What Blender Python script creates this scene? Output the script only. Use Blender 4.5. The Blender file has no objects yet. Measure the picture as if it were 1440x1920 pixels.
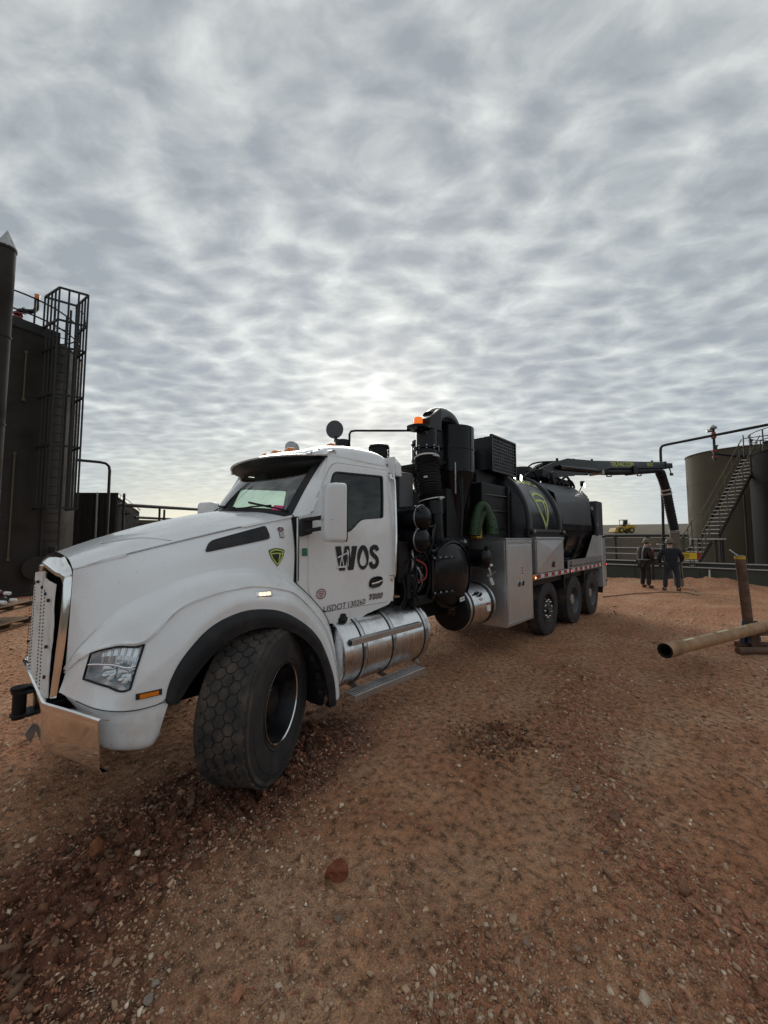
import bpy, bmesh, math, random
import numpy as np
from mathutils import Matrix, Vector

random.seed(7); RNG = np.random.default_rng(7)
SC = bpy.context.scene
COL = SC.collection
R = math.radians

# ------------------------------------------------------------------ camera
cam_d = bpy.data.cameras.new("camera")
cam = bpy.data.objects.new("camera", cam_d); COL.objects.link(cam)
cam.location = (-0.395, -4.031, 1.891)
cam.rotation_euler = (R(90 + 3.84), 0, R(-47.17))
cam_d.sensor_fit = 'HORIZONTAL'; cam_d.sensor_width = 36.0
cam_d.lens = 722.0 / 1440.0 * 36.0
cam_d.clip_start = 0.05; cam_d.clip_end = 8000
SC.camera = cam

# ------------------------------------------------------------------ world: high broken overcast
SUN_AZ = R(-45.6)       # about +Z, 0 looks along +Y
SUN_EL = R(21.5)
sd = Vector((-math.sin(SUN_AZ) * math.cos(SUN_EL), math.cos(SUN_AZ) * math.cos(SUN_EL), math.sin(SUN_EL)))
W = bpy.data.worlds.new("World"); SC.world = W; W.use_nodes = True
nt = W.node_tree; nt.nodes.clear()
def N(tree, t, **k):
    n = tree.nodes.new(t)
    for a, b in k.items():
        if a.startswith('i_'):
            key = a[2:]; key = int(key) if key.isdigit() else key.replace('_', ' ')
            n.inputs[key].default_value = b
        else: setattr(n, a, b)
    return n
def L(tree, a, b): tree.links.new(a, b)
def math_node(tree, op, a, b=None, clamp=False):
    n = N(tree, 'ShaderNodeMath', operation=op, use_clamp=clamp)
    for i, v in enumerate((a, b)):
        if v is None: continue
        if isinstance(v, (int, float)): n.inputs[i].default_value = v
        else: L(tree, v, n.inputs[i])
    return n.outputs[0]
def mix_col(tree, f, a, b, mode='MIX'):
    n = N(tree, 'ShaderNodeMix', data_type='RGBA', blend_type=mode)
    for s, v in ((n.inputs[0], f), (n.inputs[6], a), (n.inputs[7], b)):
        if isinstance(v, (int, float)): s.default_value = v
        elif isinstance(v, tuple): s.default_value = (*v, 1) if len(v) == 3 else v
        else: L(tree, v, s)
    return n.outputs[2]
def ramp(tree, fac, stops, interp='LINEAR'):
    n = N(tree, 'ShaderNodeValToRGB'); n.color_ramp.interpolation = interp
    els = n.color_ramp.elements
    while len(els) < len(stops): els.new(0.5)
    for e, (p, c) in zip(els, stops):
        e.position = p; e.color = (*c, 1) if isinstance(c, tuple) else (c, c, c, 1)
    L(tree, fac, n.inputs[0]); return n.outputs[0]

tc = N(nt, 'ShaderNodeTexCoord')
sep = N(nt, 'ShaderNodeSeparateXYZ'); L(nt, tc.outputs['Generated'], sep.inputs[0])
zz = math_node(nt, 'MAXIMUM', sep.outputs[2], 0.0)
den = math_node(nt, 'ADD', zz, 0.11)
px = math_node(nt, 'DIVIDE', sep.outputs[0], den); py = math_node(nt, 'DIVIDE', sep.outputs[1], den)
cmb = N(nt, 'ShaderNodeCombineXYZ'); L(nt, px, cmb.inputs[0]); L(nt, py, cmb.inputs[1])
rot = N(nt, 'ShaderNodeMapping'); rot.inputs['Scale'].default_value = (1.25, 0.80, 1)
rot.inputs['Location'].default_value = (0.35, 0.1, 0)
turn = N(nt, 'ShaderNodeMapping'); turn.inputs['Rotation'].default_value = (0, 0, R(-40)); L(nt, cmb.outputs[0], turn.inputs[0])   # the cloud rolls lie across the wind
L(nt, turn.outputs[0], rot.inputs[0])
def noise(tree, vec, scale, detail, rough, dist=0.0, out=0, lac=2.0, dim='3D'):
    n = N(tree, 'ShaderNodeTexNoise', noise_dimensions=dim, i_Scale=scale, i_Detail=detail, i_Roughness=rough, i_Distortion=dist, i_Lacunarity=lac)
    L(tree, vec, n.inputs['Vector']); return n.outputs[out]
big = noise(nt, rot.outputs[0], 1.5, 2, 0.5, 0.0, dim='2D')
wrp = N(nt, 'ShaderNodeMixRGB', blend_type='ADD'); wrp.inputs[0].default_value = 0.10
L(nt, rot.outputs[0], wrp.inputs[1]); L(nt, noise(nt, rot.outputs[0], 4.0, 1, 0.5, 0, 1, dim='2D'), wrp.inputs[2])
vor = N(nt, 'ShaderNodeTexVoronoi', feature='SMOOTH_F1', voronoi_dimensions='2D', i_Scale=8.8, i_Smoothness=0.42, i_Randomness=0.95); L(nt, wrp.outputs[0], vor.inputs['Vector'])
puff = math_node(nt, 'SUBTRACT', 1.0, math_node(nt, 'MULTIPLY', vor.outputs['Distance'], 1.05))
mid = noise(nt, wrp.outputs[0], 8.6, 4, 0.52, 0.0, dim='2D')
fine = noise(nt, wrp.outputs[0], 26.0, 4, 0.65, dim='2D')
dens = math_node(nt, 'ADD', math_node(nt, 'ADD', math_node(nt, 'MULTIPLY', big, 0.30), math_node(nt, 'MULTIPLY', puff, 0.27)), math_node(nt, 'ADD', math_node(nt, 'MULTIPLY', mid, 0.38), math_node(nt, 'MULTIPLY', fine, 0.13)))
flat = math_node(nt, 'SUBTRACT', 1.0, math_node(nt, 'POWER', math_node(nt, 'SUBTRACT', 1.0, zz), 6.5))
dens = math_node(nt, 'ADD', math_node(nt, 'MULTIPLY', math_node(nt, 'SUBTRACT', dens, 0.55), flat), 0.55)
cloud = ramp(nt, dens, [(0.30, (0.350, 0.361, 0.350)), (0.40, (0.290, 0.302, 0.296)), (0.49, (0.236, 0.248, 0.248)), (0.58, (0.190, 0.202, 0.208)), (0.69, (0.150, 0.161, 0.173))])
# forward scattering of the veiled sun through the layer
nrm = N(nt, 'ShaderNodeVectorMath', operation='DOT_PRODUCT'); L(nt, tc.outputs['Generated'], nrm.inputs[0]); nrm.inputs[1].default_value = sd
cosang = math_node(nt, 'MAXIMUM', nrm.outputs['Value'], 0.0)
cos2 = math_node(nt, 'ADD', math_node(nt, 'MULTIPLY', nrm.outputs['Value'], 0.5), 0.5)
g1 = math_node(nt, 'MULTIPLY', math_node(nt, 'POWER', cos2, 2.2), 0.06)
g2 = math_node(nt, 'MULTIPLY', math_node(nt, 'POWER', cosang, 26.0), 0.22)
g3 = math_node(nt, 'MULTIPLY', math_node(nt, 'POWER', cosang, 800.0), 0.30)
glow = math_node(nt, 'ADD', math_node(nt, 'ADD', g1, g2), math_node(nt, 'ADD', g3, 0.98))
gl = N(nt, 'ShaderNodeCombineColor')
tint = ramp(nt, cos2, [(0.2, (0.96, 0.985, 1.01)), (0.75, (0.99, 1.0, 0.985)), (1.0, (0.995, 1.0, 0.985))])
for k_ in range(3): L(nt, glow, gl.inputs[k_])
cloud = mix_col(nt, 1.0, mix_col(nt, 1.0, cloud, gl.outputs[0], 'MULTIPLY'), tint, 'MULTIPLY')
# low haze at the horizon: warm under the sun, blue away from it
hz = math_node(nt, 'POWER', math_node(nt, 'SUBTRACT', 1.0, zz), 10.0)
hcol = ramp(nt, math_node(nt, 'POWER', cosang, 3.0), [(0.0, (0.21, 0.235, 0.265)), (0.44, (0.22, 0.247, 0.282)), (0.60, (0.46, 0.425, 0.325)), (1.0, (0.50, 0.455, 0.34))])
cloud = mix_col(nt, math_node(nt, 'MULTIPLY', hz, 0.85), cloud, hcol)
sky = N(nt, 'ShaderNodeTexSky', sky_type='NISHITA', sun_disc=False, sun_elevation=SUN_EL, sun_rotation=-SUN_AZ, air_density=1.0, dust_density=0.6)
skc = mix_col(nt, 1.0, sky.outputs[0], (0.06, 0.06, 0.06), 'MULTIPLY')
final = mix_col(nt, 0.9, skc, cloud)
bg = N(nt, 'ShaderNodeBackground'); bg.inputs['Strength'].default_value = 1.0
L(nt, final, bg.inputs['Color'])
wo = N(nt, 'ShaderNodeOutputWorld'); L(nt, bg.outputs[0], wo.inputs['Surface'])

# ------------------------------------------------------------------ sun, veiled
ld = bpy.data.lights.new("sun", 'SUN'); ld.energy = 0.8; ld.angle = R(36); ld.color = (1.0, 0.95, 0.86)
lo = bpy.data.objects.new("sun", ld); COL.objects.link(lo)
lo.rotation_euler = sd.to_track_quat('Z', 'Y').to_euler(); lo.location = (20, 20, 30)

vs = SC.view_settings; vs.view_transform = 'Standard'; vs.look = 'None'; vs.gamma = 1.0; vs.use_curve_mapping = False
vs.exposure = 1.27
SC.cycles.max_bounces = 6; SC.cycles.diffuse_bounces = 3; SC.cycles.use_adaptive_sampling = True; SC.cycles.adaptive_threshold = 0.02; SC.cycles.transparent_max_bounces = 12
SC.cycles.sample_clamp_indirect = 4.0
SC.cycles.use_denoising = True

# ------------------------------------------------------------------ materials
def mat(name, base, rough=0.5, metal=0.0, coat=0.0, var=0.12, scale=4.0, bump=0.0, bscale=60.0, dust=None, damt=0.0, dscale=3.0,
        rvar=0.1, stretch=None, emit=None, spec=0.5, dust_lo=0.5, mud=0.0):
    m = bpy.data.materials.new(name); m.use_nodes = True
    t = m.node_tree; p = t.nodes['Principled BSDF']
    co = N(t, 'ShaderNodeTexCoord'); v = co.outputs['Object']
    if stretch:
        mp = N(t, 'ShaderNodeMapping'); mp.inputs['Scale'].default_value = stretch; L(t, v, mp.inputs[0]); vb = mp.outputs[0]
    else: vb = v
    n1 = noise(t, vb, scale, 4, 0.6)
    lo_ = tuple(max(0, x * (1 - var)) for x in base); hi_ = tuple(min(1, x * (1 + var)) for x in base)
    col = ramp(t, n1, [(0.3, lo_), (0.7, hi_)])
    rr = math_node(t, 'ADD', math_node(t, 'MULTIPLY', math_node(t, 'SUBTRACT', noise(t, vb, scale * 2.3, 3, 0.6), 0.5), rvar * 2), rough, clamp=True)
    if dust:
        n2 = noise(t, v, dscale, 5, 0.62)
        f = N(t, 'ShaderNodeMapRange'); f.inputs[1].default_value = dust_lo; f.inputs[2].default_value = dust_lo + 0.22
        f.inputs[3].default_value = 0; f.inputs[4].default_value = damt; L(t, n2, f.inputs[0])
        col = mix_col(t, f.outputs[0], col, dust)
        rr = math_node(t, 'ADD', rr, math_node(t, 'MULTIPLY', f.outputs[0], 0.5), clamp=True)
    if mud:
        mk_ = N(t, 'ShaderNodeMapRange'); mk_.inputs[1].default_value = 0.66; mk_.inputs[2].default_value = 0.74; mk_.inputs[4].default_value = mud; L(t, noise(t, v, 38, 3, 0.7), mk_.inputs[0])
        col = mix_col(t, mk_.outputs[0], col, (0.34, 0.24, 0.17))
    L(t, col, p.inputs['Base Color']); L(t, rr, p.inputs['Roughness'])
    p.inputs['Metallic'].default_value = metal
    p.inputs['Coat Weight'].default_value = coat; p.inputs['Coat Roughness'].default_value = 0.05
    p.inputs['Specular IOR Level'].default_value = spec
    if bump:
        bn = N(t, 'ShaderNodeBump', i_Strength=bump, i_Distance=0.01); L(t, noise(t, vb, bscale, 3, 0.65), bn.inputs['Height'])
        L(t, bn.outputs[0], p.inputs['Normal'])
    if emit:
        p.inputs['Emission Color'].default_value = (*emit[0], 1); p.inputs['Emission Strength'].default_value = emit[1]
    return m
DUST = (0.16, 0.10, 0.065)
M = {}
M['white'] = mat('white_paint', (0.83, 0.84, 0.845), 0.26, coat=0.8, var=0.025, scale=1.5, dust=(0.55, 0.50, 0.45), damt=0.38, dscale=2.2, rvar=0.06, mud=0.5)
M['white_plastic'] = mat('white_mirror_plastic', (0.74, 0.75, 0.76), 0.36, coat=0.3, var=0.03, bump=0.05, bscale=200)
M['black'] = mat('black_gloss_paint', (0.0055, 0.006, 0.008), 0.24, coat=0.05, spec=0.25, var=0.25, scale=3, dust=(0.03, 0.026, 0.023), damt=0.2, dscale=2.5, rvar=0.12)
M['black_dull'] = mat('black_dull_steel', (0.006, 0.006, 0.007), 0.5, spec=0.3, var=0.3, scale=4, dust=(0.03, 0.025, 0.021), damt=0.25, dscale=3.5)
M['tank_black'] = mat('tank_black_paint', (0.0075, 0.008, 0.0105), 0.28, coat=0.1, spec=0.3, var=0.2, scale=1.2, dust=(0.04, 0.037, 0.036), damt=0.25, dscale=1.4, bump=0.04, bscale=3)
M['tank_grey'] = mat('charcoal_panel_paint', (0.055, 0.057, 0.066), 0.42, coat=0.1, var=0.12, scale=1.0, dust=(0.16, 0.14, 0.125), damt=0.4, dscale=1.6)
M['plastic'] = mat('black_plastic', (0.012, 0.0125, 0.0145), 0.55, spec=0.35, var=0.15, bump=0.12, bscale=260, dust=(0.11, 0.085, 0.07), damt=0.3, dscale=4)
M['rubber'] = mat('tyre_rubber', (0.030, 0.028, 0.027), 0.82, var=0.25, scale=9, bump=0.25, bscale=140, dust=(0.14, 0.105, 0.08), damt=0.65, dscale=6, dust_lo=0.42)
M['sidewall'] = mat('tyre_sidewall', (0.026, 0.025, 0.025), 0.72, var=0.2, scale=6, bump=0.1, bscale=120, dust=(0.12, 0.09, 0.07), damt=0.35, dscale=5)
M['chrome'] = mat('chrome', (0.83, 0.82, 0.81), 0.07, metal=1.0, var=0.04, rvar=0.03, dust=(0.30, 0.24, 0.2), damt=0.22, dscale=5)
M['alu'] = mat('brushed_aluminium', (0.60, 0.605, 0.62), 0.36, metal=1.0, var=0.14, scale=5, stretch=(1, 1, 14), rvar=0.14, dust=(0.28, 0.23, 0.19), damt=0.45, dscale=4)
M['alu_tank'] = mat('tank_aluminium', (0.72, 0.72, 0.73), 0.22, metal=1.0, var=0.18, scale=6, stretch=(9, 1, 0.7), rvar=0.18, dust=(0.22, 0.17, 0.13), damt=0.6, dscale=2.6, bump=0.05, bscale=30)
M['alu_box'] = mat('toolbox_aluminium', (0.66, 0.665, 0.675), 0.42, metal=1.0, var=0.05, scale=3, rvar=0.06, dust=(0.34, 0.31, 0.29), damt=0.25, dscale=2.2)
M['steel'] = mat('galvanised_steel', (0.42, 0.42, 0.42), 0.45, metal=1.0, var=0.2, scale=14, rvar=0.15, dust=DUST, damt=0.3)
M['rim'] = mat('black_wheel_paint', (0.007, 0.007, 0.009), 0.38, var=0.3, dust=(0.08, 0.06, 0.05), damt=0.5, dscale=8)
M['amber'] = mat('amber_lens', (0.75, 0.20, 0.01), 0.18, coat=0.6, var=0.08)
M['amber_lit'] = mat('amber_lamp_lit', (0.9, 0.35, 0.05), 0.2, var=0.05, emit=((1.0, 0.55, 0.2), 2.2))
M['orange_beacon'] = mat('orange_beacon', (0.85, 0.17, 0.01), 0.22, coat=0.5, var=0.1, emit=((1.0, 0.18, 0.0), 0.25))
M['red_lit'] = mat('red_lamp_lit', (0.7, 0.03, 0.02), 0.25, var=0.05, emit=((1.0, 0.08, 0.05), 2.0))
M['red'] = mat('red_tape', (0.32, 0.02, 0.025), 0.45, var=0.1)
M['tape_white'] = mat('white_tape', (0.62, 0.6, 0.58), 0.5, var=0.08)
M['ink'] = mat('black_lettering', (0.008, 0.008, 0.009), 0.45, var=0.1)
M['deckwhite'] = mat('white_lettering', (0.7, 0.7, 0.7), 0.5, var=0.05)
M['lime'] = mat('lime_decal', (0.50, 0.58, 0.10), 0.45, var=0.08)
M['lime_light'] = mat('pale_decal_outline', (0.24, 0.25, 0.22), 0.5, var=0.1)
M['green_sticker'] = mat('green_sticker', (0.01, 0.19, 0.09), 0.5, var=0.1)
M['pink'] = mat('pink_sticker', (0.62, 0.05, 0.19), 0.6, var=0.1)
M['redprint'] = mat('dull_red_print', (0.33, 0.06, 0.05), 0.5, var=0.1)
M['badge'] = mat('maroon_badge', (0.14, 0.015, 0.025), 0.3, coat=0.5, var=0.1)
M['lamp_silver'] = mat('lamp_reflector', (0.88, 0.88, 0.89), 0.22, metal=0.75, var=0.05)
M['silver'] = mat('silver_trim', (0.78, 0.78, 0.79), 0.22, metal=1.0, var=0.06)
M['seam'] = mat('dark_seam', (0.07, 0.07, 0.073), 0.7, var=0.1)
M['interior'] = mat('cab_interior', (0.025, 0.026, 0.028), 0.75, var=0.2)
M['cloth'] = mat('white_canvas', (0.74, 0.725, 0.70), 0.85, var=0.08, scale=9, bump=0.25, bscale=90, dust=(0.36, 0.29, 0.23), damt=0.45, dscale=7)
M['lace'] = mat('dark_lacing', (0.02, 0.018, 0.017), 0.7, var=0.2)
M['green_hose'] = mat('green_ribbed_hose', (0.022, 0.060, 0.020), 0.5, var=0.15)
M['yellow'] = mat('yellow_paint', (0.52, 0.32, 0.03), 0.45, var=0.15, dust=DUST, damt=0.5)
M['hose_black'] = mat('black_rubber_hose', (0.008, 0.008, 0.0095), 0.6, spec=0.3, var=0.2, dust=(0.04, 0.035, 0.03), damt=0.3)
M['hose_clear'] = mat('dusty_suction_tube', (0.13, 0.115, 0.085), 0.6, var=0.2, dust=DUST, damt=0.5)
M['tan_tank'] = mat('olive_tank_paint', (0.115, 0.100, 0.068), 0.75, spec=0.2, var=0.06, scale=0.7, dust=(0.09, 0.078, 0.058), damt=0.5, dscale=0.9, stretch=(1, 1, 0.12))
M['dark_tank'] = mat('dark_brown_tank_paint', (0.034, 0.030, 0.027), 0.7, spec=0.25, var=0.12, scale=0.8, stretch=(1, 1, 0.12), dust=(0.016, 0.0145, 0.013), damt=0.5, dscale=0.8)
M['black_tank'] = mat('black_tank_paint', (0.009, 0.0085, 0.009), 0.8, spec=0.15, var=0.2, scale=0.8, stretch=(1, 1, 0.12))
M['dark_pipe'] = mat('dark_pipe_paint', (0.013, 0.012, 0.0115), 0.55, var=0.2)
M['shed'] = mat('dark_ribbed_cladding', (0.026, 0.023, 0.021), 0.75, spec=0.25, var=0.12, scale=1.5, bump=0.05, bscale=8)
M['wall_green'] = mat('containment_wall_paint', (0.055, 0.06, 0.05), 0.7, var=0.15, scale=1.5, dust=(0.11, 0.08, 0.06), damt=0.5, dscale=1.2)
M['galv'] = mat('pale_galvanised_rail', (0.50, 0.49, 0.47), 0.5, metal=0.6, var=0.1, rvar=0.1)
M['tread'] = mat('galvanised_stair_tread', (0.6, 0.59, 0.57), 0.6, metal=0.1, var=0.12)
M['red_valve'] = mat('red_valve_paint', (0.28, 0.03, 0.025), 0.45, var=0.2)
M['sign_yellow'] = mat('yellow_sign', (0.75, 0.52, 0.02), 0.5, var=0.06)
M['rust'] = mat('rusty_steel', (0.125, 0.068, 0.042), 0.75, var=0.35, scale=7, bump=0.3, bscale=40, dust=(0.05, 0.035, 0.028), damt=0.7, dscale=5)
M['rust_pipe'] = mat('rusty_casing_pipe', (0.33, 0.185, 0.085), 0.62, var=0.25, scale=5, bump=0.15, bscale=50, dust=(0.13, 0.085, 0.055), damt=0.6, dscale=4)
M['stencil'] = mat('cream_stencil_paint', (0.62, 0.54, 0.33), 0.7, var=0.15, scale=20)
M['blue_paint'] = mat('blue_worn_paint', (0.03, 0.05, 0.095), 0.6, var=0.3, dust=DUST, damt=0.6, dscale=6)
M['wood'] = mat('pallet_wood', (0.20, 0.125, 0.07), 0.8, var=0.3, scale=6, stretch=(1, 10, 10), bump=0.3, bscale=25)
M['skin'] = mat('skin', (0.42, 0.24, 0.17), 0.55, var=0.06)
M['work_lamp'] = mat('work_lamp_lit', (0.9, 0.9, 0.88), 0.3, var=0.03, emit=((1.0, 0.97, 0.92), 3.0))
M['skyline'] = mat('far_grey', (0.2, 0.2, 0.2), 0.8)

M['white_dirty'] = mat('white_paint_road_dirt', (0.80, 0.80, 0.80), 0.34, coat=0.5, var=0.04, scale=2, dust=(0.50, 0.41, 0.33), damt=0.55, dscale=5, dust_lo=0.42, mud=0.75)
def glass_mat(name, tint, refl_rough=0.02, ior=1.45, extra=0.0):
    m = bpy.data.materials.new(name); m.use_nodes = True; t = m.node_tree; t.nodes.clear()
    tr = N(t, 'ShaderNodeBsdfTransparent'); tr.inputs[0].default_value = (*tint, 1)
    gl = N(t, 'ShaderNodeBsdfGlossy'); gl.inputs['Roughness'].default_value = refl_rough
    fr = N(t, 'ShaderNodeLayerWeight', i_Blend=0.5); mx = N(t, 'ShaderNodeMixShader'); f0 = ((ior - 1) / (ior + 1)) ** 2
    f = math_node(t, 'ADD', math_node(t, 'MULTIPLY', math_node(t, 'POWER', fr.outputs['Facing'], 5.0), 1 - f0), f0 * 1.6 + extra, clamp=True); L(t, f, mx.inputs[0])
    L(t, tr.outputs[0], mx.inputs[1]); L(t, gl.outputs[0], mx.inputs[2])
    o = N(t, 'ShaderNodeOutputMaterial'); L(t, mx.outputs[0], o.inputs[0]); return m
M['glass'] = glass_mat('windscreen_glass', (0.72, 0.86, 0.80), extra=0.13)
M['glass_door'] = glass_mat('door_glass', (0.62, 0.76, 0.72), extra=0.015)
M['lens'] = glass_mat('headlight_lens', (0.93, 0.95, 0.96), ior=1.4)

# ------------------------------------------------------------------ mesh helpers
class MB:
    def __init__(s): s.v = []; s.f = []; s.n = 0
    def add(s, V, F):
        V = np.asarray(V, float).reshape(-1, 3); s.v.append(V)
        s.f += [tuple(i + s.n for i in f) for f in F]; s.n += len(V); return s
    def box(s, c, d, rz=0, ry=0, rx=0):
        h = np.array(d) / 2
        V = np.array([[x, y, z] for x in (-1, 1) for y in (-1, 1) for z in (-1, 1)]) * h
        m = np.array((Matrix.Rotation(rz, 3, 'Z') @ Matrix.Rotation(ry, 3, 'Y') @ Matrix.Rotation(rx, 3, 'X')))
        return s.add(V @ m.T + np.array(c), [(0, 1, 3, 2), (4, 6, 7, 5), (0, 4, 5, 1), (2, 3, 7, 6), (0, 2, 6, 4), (1, 5, 7, 3)])
    def bar(s, a, b, w, h=None, up=(0, 0, 1)):
        h = w if h is None else h
        a = np.array(a, float); b = np.array(b, float); d = b - a; l = np.linalg.norm(d); d /= l
        u = np.array(up, float)
        if abs(d @ u) > .98: u = np.array((1.0, 0, 0))
        r = np.cross(d, u); r /= np.linalg.norm(r); u = np.cross(r, d)
        V = [p + r * sx * w / 2 + u * sy * h / 2 for p in (a, b) for sx, sy in ((-1, -1), (1, -1), (1, 1), (-1, 1))]
        return s.add(V, [(3, 2, 1, 0), (4, 5, 6, 7), (0, 1, 5, 4), (1, 2, 6, 5), (2, 3, 7, 6), (3, 0, 4, 7)])
    def tube(s, path, r, seg=12, cap=True, closed=False):
        P = np.array(path, float); n = len(P); rr = np.broadcast_to(np.asarray(r, float), (n,))
        T = np.gradient(P, axis=0) if not closed else (np.roll(P, -1, 0) - np.roll(P, 1, 0))
        T /= np.linalg.norm(T, axis=1)[:, None] + 1e-12
        u = np.array((0, 0, 1.0)) if abs(T[0, 2]) < .9 else np.array((1.0, 0, 0))
        V = []
        for i in range(n):
            u = u - T[i] * (u @ T[i]); u /= np.linalg.norm(u); w = np.cross(T[i], u)
            for k in range(seg):
                a_ = 2 * math.pi * k / seg
                V.append(P[i] + rr[i] * (math.cos(a_) * u + math.sin(a_) * w))
        F = []
        for i in range(n if closed else n - 1):
            j = (i + 1) % n
            for k in range(seg):
                k2 = (k + 1) % seg; F.append((i * seg + k, i * seg + k2, j * seg + k2, j * seg + k))
        if cap and not closed: F += [tuple(range(seg - 1, -1, -1)), tuple(range((n - 1) * seg, n * seg))]
        return s.add(V, F)
    def cyl(s, a, b, r, seg=24, cap=True, r2=None): return s.tube([a, b], [r, r if r2 is None else r2], seg, cap)
    def lathe(s, prof, o, ax, seg=48, cap=False):
        """prof: list of (distance along the axis, radius)"""
        ax = np.array(ax, float); ax /= np.linalg.norm(ax); o = np.array(o, float)
        u = np.cross(ax, (0, 0, 1.0)) if abs(ax[2]) < .9 else np.cross(ax, (1.0, 0, 0)); u /= np.linalg.norm(u); w = np.cross(ax, u)
        n = len(prof); V = []
        for d, r_ in prof:
            for k in range(seg):
                a_ = 2 * math.pi * k / seg; V.append(o + ax * d + r_ * (math.cos(a_) * u + math.sin(a_) * w))
        F = [(i * seg + k, i * seg + (k + 1) % seg, (i + 1) * seg + (k + 1) % seg, (i + 1) * seg + k) for i in range(n - 1) for k in range(seg)]
        if cap: F += [tuple(range(seg - 1, -1, -1)), tuple(range((n - 1) * seg, n * seg))]
        return s.add(V, F)
    def grid(s, G, mask=None, flip=False, wrap=False):
        G = np.asarray(G, float); a_, b_ = G.shape[:2]; F = []
        for i in range(a_ - 1):
            for j in range(b_ if wrap else b_ - 1):
                if mask is not None and not mask[i, j]: continue
                j2 = (j + 1) % b_
                q = (i * b_ + j, (i + 1) * b_ + j, (i + 1) * b_ + j2, i * b_ + j2)
                F.append(q[::-1] if flip else q)
        return s.add(G.reshape(-1, 3), F)
    def prism(s, poly, off):
        """poly: 3D outline, off: extrude vector"""
        P = np.array(poly, float); n = len(P); V = np.vstack([P, P + np.array(off)])
        F = [tuple(range(n))[::-1], tuple(range(n, 2 * n))] + [(i, (i + 1) % n, n + (i + 1) % n, n + i) for i in range(n)]
        return s.add(V, F)
    def poly(s, P): return s.add(P, [tuple(range(len(P)))])
    def mirror_y(s):
        V = np.vstack(s.v); n = len(V); F = list(s.f); V2 = V.copy(); V2[:, 1] *= -1
        s.v = [V, V2]; s.f = F + [tuple(i + n for i in f[::-1]) for f in F]; s.n = 2 * n; return s
    def build(s, name, m, parent=None, smooth=35, bevel=0, bseg=2, solid=0, weld=False, subd=0, doff=-1):
        V = np.vstack(s.v); me = bpy.data.meshes.new(name)
        me.from_pydata(V.tolist(), [], s.f); me.update()
        if weld:
            bm = bmesh.new(); bm.from_mesh(me); bmesh.ops.remove_doubles(bm, verts=bm.verts, dist=1e-4)
            bmesh.ops.recalc_face_normals(bm, faces=bm.faces); bm.to_mesh(me); bm.free()
        return link(name, me, m, parent, smooth, bevel, bseg, solid, doff, subd)
def link(name, me, m, parent=None, smooth=35, bevel=0, bseg=2, solid=0, doff=-1, subd=0):
    if m is not None: me.materials.append(M[m] if isinstance(m, str) else m)
    if smooth is not None:
        me.polygons.foreach_set('use_smooth', [True] * len(me.polygons)); me.set_sharp_from_angle(angle=R(smooth))
    o = bpy.data.objects.new(name, me); COL.objects.link(o)
    if solid:
        q = o.modifiers.new('thickness', 'SOLIDIFY'); q.thickness = solid; q.offset = doff
        q = o.modifiers.new('crisp', 'EDGE_SPLIT'); q.split_angle = R(max(smooth or 0, 35)); q.use_edge_sharp = True
    if bevel:
        q = o.modifiers.new('bevel', 'BEVEL'); q.width = bevel; q.segments = bseg; q.limit_method = 'ANGLE'; q.angle_limit = R(40); q.harden_normals = True
    if subd:
        q = o.modifiers.new('subd', 'SUBSURF'); q.levels = subd; q.render_levels = subd
    if parent is not None: adopt(o, parent)
    return o
def wpos(o):
    p = Vector(o.location)
    while o.parent is not None: o = o.parent; p = p + o.location
    return p
def adopt(o, parent):
    o.parent = parent; o.matrix_parent_inverse = Matrix.Identity(4)
    # meshes are written in world coordinates: cancel every ancestor's offset
    q = parent; off = Vector((0, 0, 0))
    while q is not None: off += Vector(q.location); q = q.parent
    o.location = Vector(o.location) - off
def tag(o, label, cat, group=None, kind=None):
    if label: o['label'] = label
    if cat: o['category'] = cat
    if group: o['group'] = group
    if kind: o['kind'] = kind
    return o
def thing(name, label, cat, loc, group=None):
    o = bpy.data.objects.new(name, None); COL.objects.link(o); o.location = loc; o.empty_display_size = 0.2
    return tag(o, label, cat, group)
def cat_rom(P, n):
    """resample control points P (k,3) with Catmull-Rom to n points"""
    P = np.asarray(P, float); k = len(P); out = []
    for u in np.linspace(0, k - 1, n):
        i = min(int(u), k - 2); f = u - i
        p1, p2 = P[i], P[i + 1]; p0 = P[i - 1] if i > 0 else 2 * p1 - p2; p3 = P[i + 2] if i + 2 < k else 2 * p2 - p1
        out.append(.5 * (2 * p1 + (p2 - p0) * f + (2 * p0 - 5 * p1 + 4 * p2 - p3) * f * f + (3 * p1 - p0 - 3 * p2 + p3) * f ** 3))
    return np.array(out)
def loft(C, ns, ntt):
    """C: control net (S,T,3) -> dense grid with ns / ntt samples for each span"""
    C = np.asarray(C, float); S, T = C.shape[:2]
    A = np.stack([cat_rom(C[:, j], (S - 1) * ns + 1) for j in range(T)], 1)
    return np.stack([cat_rom(A[i], (T - 1) * ntt + 1) for i in range(A.shape[0])], 0)
def resample(P, n, closed=True):
    P = np.asarray(P, float); Q = np.vstack([P, P[:1]]) if closed else P
    d = np.r_[0, np.cumsum(np.linalg.norm(np.diff(Q, axis=0), axis=1))]
    t = np.linspace(0, d[-1], n + 1)[:-1] if closed else np.linspace(0, d[-1], n)
    return np.stack([np.interp(t, d, Q[:, i]) for i in range(Q.shape[1])], 1)
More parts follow.
